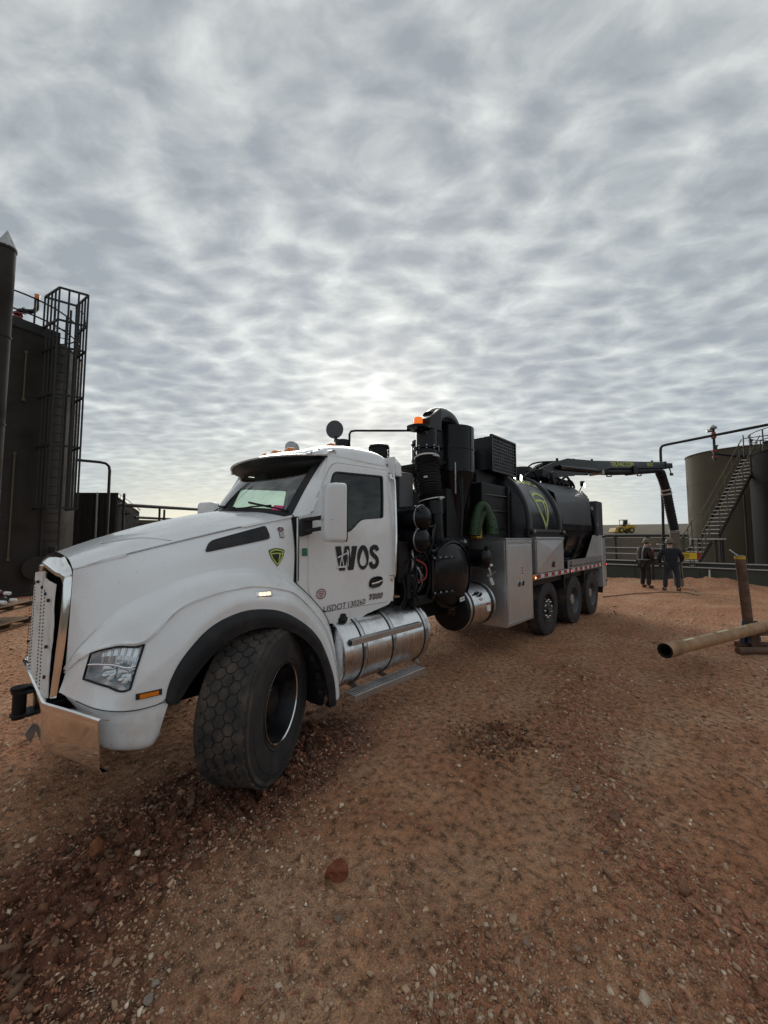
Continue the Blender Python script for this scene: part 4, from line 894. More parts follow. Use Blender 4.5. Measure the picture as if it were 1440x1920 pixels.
# amber side marker, chrome marker on the fender top
mk = on_skin([(x, z) for z in (.868, .905) for x in np.linspace(.375, .52, 6)], [(i, i + 1, i + 7, i + 6) for i in range(5)], 'side_marker', 'plastic', TR, .007, .01)
on_skin([(x, z) for z in (.874, .899) for x in np.linspace(.395, .50, 6)], [(i, i + 1, i + 7, i + 6) for i in range(5)], 'lens', 'amber', mk, .014, .006)
def on_fender(u, v): 
    iu, iv = int(u), int(v); return HG[iu, iv]
mt = thing_part('fender_lamp')
c_ = np.array((1.255, -1.176, 1.437))
MB().box(c_, (.15, .03, .055), rx=R(-22), ry=R(3)).build('bezel', 'chrome', mt, bevel=.012)
for k in range(3): MB().box(c_ + np.array((-.035 + k * .035, -.016, .004)), (.024, .012, .022), rx=R(-22)).build('lamp', 'amber_lit', mt, bevel=.003)

# ---- hood side vent, badges
ve = rpoly([(.885, 1.775), (.945, 1.862), (1.415, 2.000), (1.428, 1.885)], [.02, .05, .02, .03], 5)
ctr_ = ve.mean(0); rings = [ctr_ + (resample(ve, 60) - ctr_) * q for q in (1, .93, .6, .02)]
V2 = np.vstack(rings); F2 = [(k * 60 + i, k * 60 + (i + 1) % 60, (k + 1) * 60 + (i + 1) % 60, (k + 1) * 60 + i) for k in range(3) for i in range(60)]
vt = on_skin(V2, F2, 'hood_vent', 'plastic', TR, .006, .006)
for k in range(13):
    x_ = .965 + k * .034; z0 = np.interp(x_, [.885, 1.428], [1.79, 1.90]) + .005; z1 = np.interp(x_, [.945, 1.415], [1.85, 1.985])
    V, F = stroke2(resample(np.array([(x_, z0), (x_ + .01, z1)]), 8, False), .012); on_skin(V, F, 'vent_slat', 'black_dull', vt, .011)
def shield(cx, cz, s, put, par):
    o2 = rpoly([(-1, .72), (0, .98), (1, .72), (.80, -.1), (0, -1.05), (-.80, -.1)], [.14, .5, .14, .5, .05, .5], 5)
    def fillp(P, m, off, nm):
        Q = resample(P, 48); c = Q.mean(0); V = np.vstack([Q, c + (Q - c) * .5, [c]]); F = [(i, (i + 1) % 48, 48 + (i + 1) % 48, 48 + i) for i in range(48)] + [(48 + i, 48 + (i + 1) % 48, 96) for i in range(48)]
        put([(cx + x * s * .92, cz + z * s) for x, z in V], F, nm, m, off, par)
    fillp(o2, 'ink', .004, 'decal')
    i2 = o2 * .80 + np.array((0, .0)); V, F = stroke2(np.vstack([resample(i2, 60)]), .15, True); put([(cx + x * s * .92, cz + z * s) for x, z in V], F, 'decal_line', 'lime', .0065, par)
    V, F = stroke2(np.array([(-.66, .33), (0, .38), (.66, .33)]), .13); put([(cx + x * s * .92, cz + z * s) for x, z in V], F, 'decal_line', 'lime', .0065, par)
    V, F = stroke2(np.array([(.36, .33), (.34, .1), (.26, -.2), (.1, -.5)]), [.2, .17, .12, .02]); put([(cx + x * s * .92, cz + z * s) for x, z in V], F, 'decal_line', 'lime', .0065, par)
def put_skin(P2, F, nm, m, off, par): on_skin(P2, F, nm, m, par, off)
shield(1.465, 1.725, .082, put_skin, hood)
bd = rpoly([(-.3, -1), (.3, -1), (.3, 0), (.3, .9), (-.3, .9), (-.3, 0)], .06)
def fan(P): return np.vstack([P, [P.mean(0)]]), [(i, (i + 1) % len(P), len(P)) for i in range(len(P))]
def badge(cx, cz, s):
    b = thing_part('nose_badge')
    for P, m, off in ((np.array([(.62 * math.cos(t), .25 + .52 * math.sin(t)) for t in np.linspace(0, 6.283, 25)[:-1]]), 'silver', .005), (np.array([(.52 * math.cos(t), .25 + .43 * math.sin(t)) for t in np.linspace(0, 6.283, 25)[:-1]]), 'badge', .008),
                      (np.array([(-.38, -.2), (.38, -.2), (.38, -1.1), (0, -1.2), (-.38, -1.1)]), 'badge', .005)):
        V, F = fan(P); on_skin([(cx + x * s, cz + z * s) for x, z in V], F, 'plate', m, b, off)
    for x in (-.2, 0, .2):
        V, F = stroke2(np.array([(x, -.3), (x, -1.05)]), .09); on_skin([(cx + a_ * s, cz + b_ * s) for a_, b_ in V], F, 'rib', 'silver', b, .009)
    for ch, z in (('K', .42), ('W', .1)):
        V, F = text_geo(ch, .42, sx=.9); on_skin([(cx + a_ * s, cz + (b_ + z) * s) for a_, b_, _ in V], F, 'letter', 'deckwhite', b, .011)
    for k in (-.3, 0, .3): 
        V, F = stroke2(np.array([(k, .78), (k * 1.1, .9)]), .2); on_skin([(cx + a_ * s, cz + b_ * s) for a_, b_ in V], F, 'crown', 'silver', b, .006)
badge(1.535, 1.955, .055)

# ---- chrome grille surround: outer edge follows the hood nose, inner edge frames the grille
oe = [(.058, -.64, .83), (.085, -.632, 1.1), (.105, -.615, 1.4), (.112, -.60, 1.60), (.108, -.585, 1.672), (.10, -.50, 1.712), (.098, -.34, 1.757), (.096, -.12, 1.776), (.096, 0, 1.778)]
ie = [(.036, -.590, .83), (.050, -.588, 1.1), (.066, -.580, 1.38), (.070, -.568, 1.56), (.060, -.54, 1.61), (.040, -.45, 1.625), (.024, -.30, 1.65), (.015, -.12, 1.67), (.012, 0, 1.675)]
NC = []
for a_, b_ in zip(oe, ie):
    a_, b_ = np.array(a_), np.array(b_); up_ = np.array((-.016, -.006 if a_[2] < 1.6 else 0, .014 if a_[2] > 1.6 else 0)); NC.append([a_, a_ * .72 + b_ * .28 + up_ * .9, a_ * .35 + b_ * .65 + up_, b_, b_ + np.array((.05, .02, -.01))])
G = loft(NC, 7, 6); grs = part(MB().grid(G).mirror_y(), 'grille_surround', 'chrome', smooth=40, solid=.006)
part(MB().grid(np.array([[(.075, y, z) for z in np.linspace(.80, 1.66, 6)] for y in np.linspace(-.56, .56, 6)])), 'grille_mesh', 'black_dull')
for k in range(17): part(MB().box((.068, -.52 + k * .065, 1.22), (.02, .012, .80)), 'grille_bar', 'black')
part(MB().box((.045, 0, 1.42), (.035, .05, .45)).box((.02, 0, 1.655), (.05, .07, .06)), 'grille_centre_trim', 'chrome', bevel=.01)
# canvas winter front laced over the grille
def canvas(y0, y1, z0l, z1l, z0r, z1r, n, m_):
    G = []
    for i in range(n):
        u = i / (n - 1); y = y0 + (y1 - y0) * u; row = []
        zb, zt = z0l + (z0r - z0l) * u, z1l + (z1r - z1l) * u
        for j in range(m_):
            v = j / (m_ - 1); z = zb + (zt - zb) * v
            x = .028 - .022 * math.sin(math.pi * min(max(u, 0), 1)) - .008 * fbm(np.array([y * 6]), np.array([z * 4]), 3, 5)[0] * 2 - .01 * fbm(np.array([y * 17]), np.array([z * 9]), 2, 8)[0] + .012 * (v - .5)
            row.append((x, y + .004 * math.sin(z * 23), z))
        G.append(row)
    return MB().grid(G)
cv = thing_part('grille_cover')
canvas(-.575, -.02, .82, 1.575, .80, 1.61, 18, 40).build('canvas', 'cloth', cv, solid=.006, smooth=70)
canvas(-.02, .04, .80, 1.30, .80, 1.30, 5, 30).build('canvas', 'cloth', cv, solid=.006, smooth=70)
canvas(.04, .56, .80, 1.63, .87, 1.58, 18, 40).build('canvas', 'cloth', cv, solid=.006, smooth=70)
st = MB()
for y in (-.44, -.28, .14, .24, .40):
    for k in range(28):
        z = .86 + k * .0245
        if z > 1.54: continue
        st.box((-.010, y + .006 * math.sin(k), z), (.006, .011, .006), rx=R(35))
st.build('lacing', 'lace', cv, smooth=None)['kind'] = 'stuff'
for y, z in ((-.5, 1.46), (-.35, 1.49), (-.16, 1.52), (.12, 1.54), (.3, 1.52), (.5, 1.46), (-.52, 1.15), (-.52, .95), (.52, 1.2), (.52, 1.0)):
    MB().cyl((.012, y, z), (-.004, y, z), .012, 10).build('fastener', 'lace', cv)

# ---- bumper with rolled lip, tow pintle
pl = [(0.19, -1.215), (.085, -.90), (.012, -.70), (-.004, -.64), (-.004, 0), (-.004, .64), (.012, .70), (.085, .90), (.19, 1.215)]
plr = resample(rpoly(np.array(pl + [(.6, 1.2), (.6, -1.2)]), [0, .1, .1, .1, 0, .1, .1, .1, 0, 0, 0], 6)[:-2], 90, False)
pz = [(.05, .800), (.0, .826), (-.012, .820), (-.016, .800), (-.010, .76), (-.004, .66), (0, .545), (.02, .505), (.06, .495)]
G = []
nrm2 = np.gradient(plr, axis=0); nrm2 /= np.linalg.norm(nrm2, axis=1)[:, None]; nn2 = np.stack([nrm2[:, 1], -nrm2[:, 0]], 1)
for (x, y), n_ in zip(plr, nn2):
    if n_[0] < 0: n_ = -n_
    cut = .20 * max(0, 1 - abs(abs(y) - .0) / .62) * 0
    G.append([(x + n_[0] * a_, y + n_[1] * a_, b_) for a_, b_ in pz])
bump = part(MB().grid(G), 'bumper', 'chrome', smooth=50, solid=.005)
part(MB().box((.12, 0, .79), (.22, 1.25, .03)).box((.10, -.52, .80), (.12, .10, .06)).box((.1, .52, .80), (.12, .1, .06)), 'bumper_top_tray', 'black_dull', bevel=.008)
for s in (-1, 1): part(MB().box((.15, s * .45, .64), (.3, .1, .2)).box((.6, s * .43, .64), (1.0, .08, .26)), 'frame_horn', 'black_dull')
tp = thing_part('tow_pintle')
for z in (.80, .63): MB().prism(np.array([(x, y, z) for x, y in rpoly([(-.02, -.10), (-.14, -.07), (-.19, 0), (-.14, .07), (-.02, .10)], [0, .04, .05, .04, 0])]) + np.array((0, .12, -.09)), (0, 0, .022)).build('jaw', 'black_dull', tp, bevel=.004)
MB().cyl((-.125, .12, .52), (-.125, .12, .74), .042, 20).cyl((-.125, .12, .735), (-.125, .12, .755), .058, 20).build('pin', 'black_dull', tp)
MB().box((-.03, .12, .63), (.05, .3, .26)).build('back_plate', 'black', tp, bevel=.01)
MB().box((-.03, -.20, .66), (.04, .12, .20), rz=R(10)).build('bracket', 'steel', tp, bevel=.006)
MB().prism([(-.03, -.02, .54), (-.10, -.02, .44), (-.06, -.02, .36), (-.02, -.02, .48)], (0, .012, 0)).build('hanger_tab', 'steel', tp)
MB().cyl((-.018, -.30, .72), (-.03, -.30, .72), .02, 8).cyl((-.018, -.36, .56), (-.03, -.36, .56), .022, 8).cyl((-.018, -.39, .54), (-.03, -.39, .54), .02, 8).build('bolt', 'chrome', tp)
tp.location += Vector((.06, -.05, 0))

# ---- wheels
def wheel(cx, cy, rad, wid, side, steer=0.0, kind='drive', name='wheel'):
    """side -1: outer face towards -Y. built round the origin with the axle along Y, then placed"""
    w = thing_part(name)
    Rm = np.array(Matrix.Rotation(steer, 3, 'Z')); cen = np.array((cx, cy, rad - .012))
    def put(mb, nm, m, **k):
        mb.v = [np.vstack(mb.v) @ Rm.T + cen]; return mb.build(nm, m, w, **k)
    h = wid / 2; ax = (0, side, 0); rr = .292
    gd = .012
    prof = [(-h * .86, rr - .005), (-h * .97, rr + .03), (-h * 1.02, rr + (rad - rr) * .45), (-h * .99, rad - .085), (-h * .93, rad - .035), (-h * .80, rad - gd), (0, rad - gd), (h * .80, rad - gd), (h * .93, rad - .035), (h * .99, rad - .085), (h * 1.02, rr + (rad - rr) * .45), (h * .97, rr + .03), (h * .86, rr - .005)]
    pf = np.array(prof); pf2 = cat_rom(np.c_[pf, np.zeros(len(pf))], 49)[:, :2]
    put(MB().lathe(pf2, (0, 0, 0), ax, 96), 'tyre', 'sidewall', smooth=60)
    tb = MB()
    def block(a0, a1, w0, w1, r0, r1, skew=0.0, n=2):
        """curved block between two angles and two widths"""
        V = []; 
        for k in range(n + 1):
            a_ = a0 + (a1 - a0) * k / n
            for (ww, rr_) in ((w0, r0), (w1, r0), (w1, r1), (w0, r1)):
                aa = a_ + skew * (ww); V.append((math.cos(aa) * rr_, side * ww, math.sin(aa) * rr_))
        F = [(0, 1, 2, 3), tuple(4 * n + i for i in (3, 2, 1, 0))]
        for k in range(n):
            for i in range(4): j = (i + 1) % 4; F.append((4 * k + i, 4 * k + 4 + i, 4 * k + 4 + j, 4 * k + j))
        tb.add(V, F)
    def hexb(a_, wc, ra, rw, r0, r1):
        V = []; r1 = r1 - random.random() * .0035; ra *= random.uniform(.95, 1.0); rw *= random.uniform(.95, 1.0); a_ += random.uniform(-.002, .002)
        for rr_ in (r0, r1):
            q = 1.0 if rr_ == r0 else .93
            for k in range(6):
                t = k * math.pi / 3; aa = a_ + math.sin(t) * ra * q / rr_; ww = wc + math.cos(t) * rw * q; V.append((math.cos(aa) * rr_, side * ww, math.sin(aa) * rr_))
        tb.add(V, [tuple(range(6, 12))] + [(i, (i + 1) % 6, 6 + (i + 1) % 6, 6 + i) for i in range(6)])
    if kind == 'hex':
        nh = 42; pa = 2 * math.pi / nh
        for row in range(-1, 2):
            for k in range(nh): hexb(k * pa + (pa / 2 if row % 2 else 0), row * .0715, .0450, .0450, rad - gd - .004, rad)
        for s_ in (-1, 1):
            for k in range(nh): hexb(k * pa, s_ * .143, .0450, .0450, rad - gd - .004, rad)
            for k in range(nh): block(k * pa - pa / 2, k * pa + pa / 2, s_ * .145, s_ * h * .86, rad - .03, rad - .001, n=2)
            for k in range(nh): block(k * pa - pa / 2, k * pa + pa / 2, s_ * h * .86, s_ * h * .96, rad - .06, rad - .024, n=1)
    elif kind == 'drive':
        nh = 52; pa = 2 * math.pi / nh
        for j, (w0, w1) in enumerate(((-.93, -.52), (-.45, -.06), (.0, .40), (.47, .93))):
            for k in range(nh):
                o_ = (j % 2) * pa / 2; block(k * pa + o_, k * pa + o_ + pa * .74, w0 * h, w1 * h, rad - gd - .004, rad - (.006 if j in (0, 3) else 0), skew=.35 if j < 2 else -.35, n=1)
    else:
        for w0, w1 in ((-.9, -.56), (-.5, -.2), (-.14, .14), (.2, .5), (.56, .9)): tb.lathe([(w0 * h, rad - gd), (w0 * h, rad - .002), (w1 * h, rad - .002), (w1 * h, rad - gd)], (0, 0, 0), ax, 96)
    if tb.n: put(tb, 'tread', 'rubber', smooth=25)
    for rr_ in (rr + .045, rad - .10): put(MB().lathe([(h * 1.0, rr_ - .004), (h * 1.025, rr_), (h * 1.0, rr_ + .004)], (0, 0, 0), ax, 72), 'sidewall_rib', 'sidewall')
    if kind == 'drive':
        put(MB().lathe([(h * .93, rr + .006), (h * .97, rr + .012), (h * .95, rr - .006), (h * .5, rr - .035), (h * .1, rr - .05), (-h * .25, rr - .075), (-h * .35, .16), (-h * .3, .11)], (0, 0, 0), ax, 64), 'rim', 'tank_grey', smooth=40)
        put(MB().lathe([(-h * .35, .135), (h * .4, .12), (h * .62, .105), (h * .66, .0)], (0, 0, 0), ax, 32), 'hub', 'steel')
        for k in range(10):
            a_ = k * math.pi / 5; c = np.array((math.cos(a_) * .168, 0, math.sin(a_) * .168)); put(MB().cyl(c + (0, side * -h * .35, 0), c + (0, side * -h * .10, 0), .016, 6), 'lug_nut', 'steel')
    elif kind == 'steer':
        put(MB().lathe([(h * .93, rr + .006), (h * .97, rr + .012), (h * .95, rr - .006), (h * .5, rr - .035), (h * .25, rr - .06), (h * .55, .20), (h * .62, .14)], (0, 0, 0), ax, 64), 'rim', 'rim', smooth=40)
        put(MB().lathe([(h * .6, .14), (h * 1.0, .105), (h * 1.12, .09), (h * 1.15, .0)], (0, 0, 0), ax, 32), 'hub', 'rim')
        for k in range(10):
            a_ = k * math.pi / 5 + .15; c = np.array((math.cos(a_) * .168, 0, math.sin(a_) * .168)); put(MB().lathe([(h * .58, .027), (h * .85, .024), (h * 1.02, .015), (h * 1.04, .001)], c, ax, 12), 'lug_nut', 'chrome')
        for k in range(6):
            a_ = k * math.pi / 3; c = np.array((math.cos(a_) * .07, 0, math.sin(a_) * .07)); put(MB().lathe([(h * 1.1, .014), (h * 1.2, .012), (h * 1.21, .001)], c, ax, 10), 'hub_nut', 'chrome')
    else:
        put(MB().lathe([(h * .93, rr + .008), (h * .985, rr + .013), (h * .985, rr + .004), (h * .95, rr - .004)], (0, 0, 0), ax, 72), 'rim_edge', 'silver')
        put(MB().lathe([(h * .95, rr - .004), (h * .4, rr - .03), (-h * .05, rr - .05), (-h * .12, .20), (-h * .0, .15)], (0, 0, 0), ax, 64), 'rim', 'rim', smooth=40)
        put(MB().lathe([(-h * .1, .15), (h * .45, .12), (h * .55, .10), (h * .58, 0)], (0, 0, 0), ax, 32), 'hub', 'rim')
        for k in range(10):
            a_ = k * math.pi / 5 + .1; c = np.array((math.cos(a_) * .168, 0, math.sin(a_) * .168)); put(MB().cyl(c + (0, side * -h * .12, 0), c + (0, side * h * .12, 0), .017, 6), 'lug_nut', 'black_dull')
        for k in range(5):
            a_ = k * math.pi * .4; c = np.array((math.cos(a_) * .225, 0, math.sin(a_) * .225)); put(MB().lathe([(-h * .085, .03), (-h * .08, .0)], c, ax, 14), 'hand_hole', 'ink')
    return w
STEER = R(33)
wheel(1.29, -1.09, .582, .41, -1, STEER, 'hex', 'front_wheel')
wheel(1.20, 1.02, .56, .41, 1, STEER, 'hex', 'front_wheel')
for x in (8.91, 10.30):
    for s in (-1, 1):
        wheel(x, s * 1.10, .528, .27, s, 0, 'drive', 'drive_wheel'); wheel(x, s * .78, .528, .27, s, 0, 'rib', 'inner_wheel')
for s in (-1, 1): wheel(7.42, s * 1.06, .52, .28, s, 0, 'steer', 'lift_axle_wheel')
part(MB().cyl((1.2, -.9, .53), (1.2, .9, .53), .07, 16), 'axle_beam', 'black_dull')
for x in (7.42, 8.91, 10.30): part(MB().cyl((x, -.95, .52), (x, .95, .52), .085, 16).lathe([(-.2, .1), (0, .24), (.2, .1)], (x, 0, .55), (1, 0, 0), 20), 'axle_beam', 'black_dull')
for s in (-1, 1): part(MB().box((6.6, s * .43, .85), (9.6, .09, .28)), 'chassis_rail', 'black_dull', bevel=.008)
# ---- cab. side plane with tumblehome; outlines are (x, z)
def cab_y(z, s=-1): return s * np.interp(z, [1.0, 1.15, 1.5, 2.02, 2.35, 2.66, 2.8], [1.03, 1.05, 1.055, 1.05, 1.018, .975, .93])
def ring(outer, inner, n=120, off=0.0, s=-1, k=3):
    """skin between two closed outlines on the cab side"""
    c0 = np.asarray(inner).mean(0)
    def ang(P): d = np.asarray(P) - c0; return np.arctan2(d[:, 1], d[:, 0])
    th = np.unique(np.round(np.concatenate([ang(resample(outer, n)), ang(outer), ang(inner)]), 4))[::-1]
    def cast(P):
        P = np.asarray(P, float); Q = np.roll(P, -1, 0); out = []
        for t in th:
            d = np.array((math.cos(t), math.sin(t))); e = Q - P; den = d[0] * e[:, 1] - d[1] * e[:, 0]; den = np.where(abs(den) < 1e-12, 1e-12, den)
            w = P - c0; s1 = (w[:, 0] * e[:, 1] - w[:, 1] * e[:, 0]) / den; s2 = (w[:, 0] * d[1] - w[:, 1] * d[0]) / den
            ok = (s1 > 0) & (s2 >= -1e-6) & (s2 <= 1 + 1e-6); out.append(c0 + d * (s1[ok].max() if ok.any() else 0))
        return np.array(out)
    a_, b_ = cast(outer), cast(inner)
    G = [[(x, cab_y(z, s) + s * off, z) for x, z in a_ * (1 - t) + b_ * t] for t in np.linspace(0, 1, k + 1)]
    return MB().grid(np.array(G), wrap=True, flip=(s > 0))
door_o = rpoly([(1.775, 1.93), (1.82, 2.16), (2.115, 2.668), (2.955, 2.690), (2.872, 1.170), (1.965, 1.185), (1.775, 1.38)], [.05, .08, .10, .03, .05, .05, .10], 5)
win_o = rpoly([(1.925, 1.945), (1.985, 2.23), (2.115, 2.575), (2.872, 2.615), (2.815, 2.115), (2.46, 2.085), (2.29, 1.945)], [.04, .06, .07, .035, .035, .07, .06], 5)
cab_o = np.array([(1.66, 1.48), (1.66, 2.075), (1.83, 2.135), (2.08, 2.735), (2.6, 2.742), (3.035, 2.745), (2.985, 1.24), (2.955, 1.185), (2.90, 1.135), (2.55, 1.075), (2.45, 1.03), (2.02, 1.055), (1.97, 1.10), (1.92, 1.19)])
def grow(P, d):
    c = P.mean(0); return c + (P - c) * (1 + d)
cab = thing_part('cab')
for s in (-1, 1):
    ring(cab_o, grow(door_o, .008), 160, 0, s, 2).build('side_panel', 'white', cab, smooth=40, solid=.02)
    dr = ring(door_o, win_o, 140, .004, s, 4).build('door', 'white', TR, smooth=40, solid=.03)
    if s < 0: dr['label'] = 'driver door with lettering and a dark window'
    # dark reveal behind the gap
    ring(grow(door_o, .03), grow(door_o, -.06), 100, -.028, s, 1).build('door_gap', 'seam', cab)
    # window rubber and pane
    def wring(P, q): return P
    ring(win_o, grow(win_o, -.05), 100, .007, s, 1).build('window_seal', 'plastic', dr, solid=.012)
    Q = resample(grow(win_o, -.03), 60); V = np.vstack([Q, [Q.mean(0)]])
    MB().add([(x, cab_y(z, s) + s * -.006, z) for x, z in V], [(i, (i + 1) % 60, 60) if s < 0 else ((i + 1) % 60, i, 60) for i in range(60)]).build('window', 'glass_door', dr)
# black apron of the window that runs under the mirror arm
ap = rpoly([(1.93, 1.95), (1.93, 2.08), (2.30, 2.08), (2.30, 1.99), (2.24, 1.935)], [.02, .02, .02, .03, .03])
V = np.vstack([resample(ap, 40), [ap.mean(0)]])
# door lower sill line, rear pillar seam, drip line
def side_line(P2, r=.004, par=None, off=.002): MB().tube([(x, cab_y(z) - off, z) for x, z in resample(np.array(P2), 30, False)], r, 6).build('seam', 'seam', cab if par is None else par)
side_line([(2.90, 1.46), (2.99, 1.455)], .003)
side_line([(2.965, 2.66), (3.03, 2.665)], .003)
# cowl panel between hood and door gets a small dark shut line
side_line([(1.668, 1.50), (1.668, 2.07)], .006)

# roof shell: sections across, from the gutter over the crown
RS = []
for x, zg, zc, yg, drop in ((1.93, 2.735, 2.775, .86, 0), (2.02, 2.745, 2.835, .90, 0), (2.2, 2.75, 2.905, .915, 0), (2.5, 2.75, 2.955, .925, 0), (2.8, 2.75, 2.965, .925, 0), (2.98, 2.748, 2.945, .92, 0), (3.035, 2.74, 2.86, .91, 0)):
    yg = -yg - .03
    RS.append([(x, yg, zg - .01), (x, yg + .012, zg + .03), (x, yg + .07, zg + (zc - zg) * .62), (x, yg + .22, zg + (zc - zg) * .93), (x, yg + .5, zc), (x, 0, zc + .012)])
part(MB().grid(loft(RS, 6, 5)).mirror_y(), 'roof', 'white', cab, smooth=50, solid=.02)
side_line([(2.06, 2.728), (2.6, 2.735), (3.035, 2.738)], .006, off=-.01)
# back wall and floor
part(MB().grid(np.array([[(3.0 + .025 * (z - 1.2) + .01, y, z) for z in np.linspace(1.16, 2.86, 8)] for y in np.linspace(-1.02, 1.02, 9)])), 'back_wall', 'white', cab, solid=.03)
part(MB().box((2.4, 0, 1.2), (1.3, 1.95, .06)), 'floor', 'interior', cab)
# firewall / cowl under the screen
part(MB().box((1.72, 0, 1.6), (.08, 1.9, .95)), 'firewall', 'interior', cab)
# windscreen: curved pane
def ws(y, v):
    q = (y / .92) ** 2; lo_ = np.array((1.47 + .215 * q, y, 2.168 - .065 * q)); hi_ = np.array((1.93 + .19 * q, y * .955, 2.765 - .03 * q)); return lo_ * (1 - v) + hi_ * v + np.array((-.015 * math.sin(math.pi * v), 0, .01 * math.sin(math.pi * v)))
G = np.array([[ws(y, v) for v in np.linspace(.03, 1, 10)] for y in np.linspace(-.87, .87, 25)])
part(MB().grid(G, flip=False), 'windscreen', 'glass', cab)
# black ceramic border
for (a0, a1, b0, b1) in ((-.90, .90, -.02, .06), (-.91, -.83, 0, 1), (.83, .91, 0, 1), (-.9, .9, .90, 1.02)):
    G = np.array([[ws(y, v) + (.006, 0, 0) for v in np.linspace(b0, b1, 8)] for y in np.linspace(a0, a1, 20)]); part(MB().grid(G), 'screen_border', 'plastic', cab, solid=.006)
# A pillars
for s in (-1, 1):
    G = []
    for v in np.linspace(-.02, 1, 14):
        p = ws(s * .90, v); q = np.array((np.interp(p[2], [2.1, 2.72], [1.835, 2.085]), cab_y(p[2], s), p[2])); G.append([p + (.004, 0, 0), p * .5 + q * .5 + np.array((-.018, s * .018, 0)), q])
    part(MB().grid(np.array(G), flip=(s < 0)), 'pillar', 'white', cab, solid=.02)
# cowl between hood rear edge and windscreen
G = np.array([[np.array((1.43 + .215 * (y / .92) ** 2 - .01, y, 2.176 - .095 * (y / .92) ** 2)) * (1 - t) + (ws(y, .05) + (.03, 0, -.03)) * t for t in (0, .5, 1)] for y in np.linspace(-.93, .93, 25)])
part(MB().grid(G), 'cowl', 'plastic', cab, solid=.01)
for y0 in (-.35, .35):
    part(MB().tube([ws(y0 + .1, .02) + (-.02, 0, .01), ws(y0 - .1, .06) + (-.02, 0, .012), ws(y0 - .32, .10) + (-.016, 0, .01)], .008, 6).bar(ws(y0 - .52, .04) + (-.012, 0, .012), ws(y0 + .0, .13) + (-.012, 0, .012), .014, .02), 'wiper', 'black_dull', cab)
# visor
VI = []
for y in np.linspace(-.97, .97, 23):
    q = (abs(y) / .97) ** 2.2; bx = np.array((2.06 + .16 * q, y * .985, 2.862 - .055 * q)); tip = np.array((1.66 + .36 * q, y, 2.752 - .015 * q))
    VI.append([bx, bx * .55 + tip * .45 + np.array((0, 0, .022)), tip + (.03, 0, .010), tip, tip + (.02, 0, -.012)])
vis = part(MB().grid(loft(VI, 2, 4)), 'visor', 'white', cab, smooth=50)
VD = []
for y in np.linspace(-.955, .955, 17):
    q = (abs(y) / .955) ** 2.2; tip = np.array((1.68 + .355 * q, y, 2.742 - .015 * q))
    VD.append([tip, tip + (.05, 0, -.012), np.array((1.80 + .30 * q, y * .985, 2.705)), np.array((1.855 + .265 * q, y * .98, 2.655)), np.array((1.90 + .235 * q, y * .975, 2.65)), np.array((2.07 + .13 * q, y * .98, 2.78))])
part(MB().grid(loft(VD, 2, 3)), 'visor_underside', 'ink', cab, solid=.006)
# marker lamps on the roof
for y, x in ((-.60, 2.40), (-.17, 2.13), (0.08, 2.10), (.30, 2.10), (.66, 2.30)):
    z = 2.905 - .02 * abs(y) + (.035 if y < -.5 else 0); part(MB().prism([(x - .06, y - .035, z), (x - .03, y - .035, z + .045), (x + .05, y - .03, z + .05), (x + .11, y - .02, z + .02), (x + .11, y - .02, z)], (0, .07, 0)), 'marker_lamp', 'amber', cab, bevel=.008)
# interior: dash, wheel, seats, rear view housing
part(MB().box((1.86, 0, 2.02), (.36, 1.75, .26)).box((1.78, 0, 2.13), (.3, 1.6, .06)), 'dashboard', 'interior', cab, bevel=.03)
part(MB().tube([(2.15 + .06 * math.sin(t), -.45 + .22 * math.cos(t), 2.08 + .2 * math.sin(t)) for t in np.linspace(0, 6.283, 33)[:-1]], .016, 8, closed=True).cyl((2.13, -.45, 2.07), (1.95, -.45, 1.95), .035, 10), 'steering_wheel', 'interior', cab)
for y in (-.45, .5): part(MB().box((2.5, y, 1.75), (.5, .5, .16)).box((2.76, y, 2.1), (.14, .48, .72), ry=R(8)).box((2.80, y, 2.52), (.1, .28, .18), ry=R(8)), 'seat', 'interior', cab, bevel=.05)
part(MB().box((2.62, 0, 2.78), (1.2, 1.75, .05)), 'headliner', 'interior', cab)
part(MB().box((2.985, 0, 2.1), (.02, 1.9, 1.35)), 'rear_trim', 'interior', cab)
part(MB().box((1.93, .06, 2.58), (.1, .26, .13)), 'sensor_housing', 'interior', cab, bevel=.03)
part(MB().grid(np.array([[ws(-.80 + .11 * u, .045 + .075 * v) + (-.006, 0, .003) for v in (0, .5, 1)] for u in (0, .5, 1)])), 'windscreen_sticker', 'pink', cab)
part(MB().grid(np.array([[(1.80 + .05 * v, -.62 + .2 * u, 2.175 + .02 * math.sin(u * 3) * v) for v in (0, .5, 1)] for u in np.linspace(0, 1, 5)])), 'papers', 'deckwhite', cab)

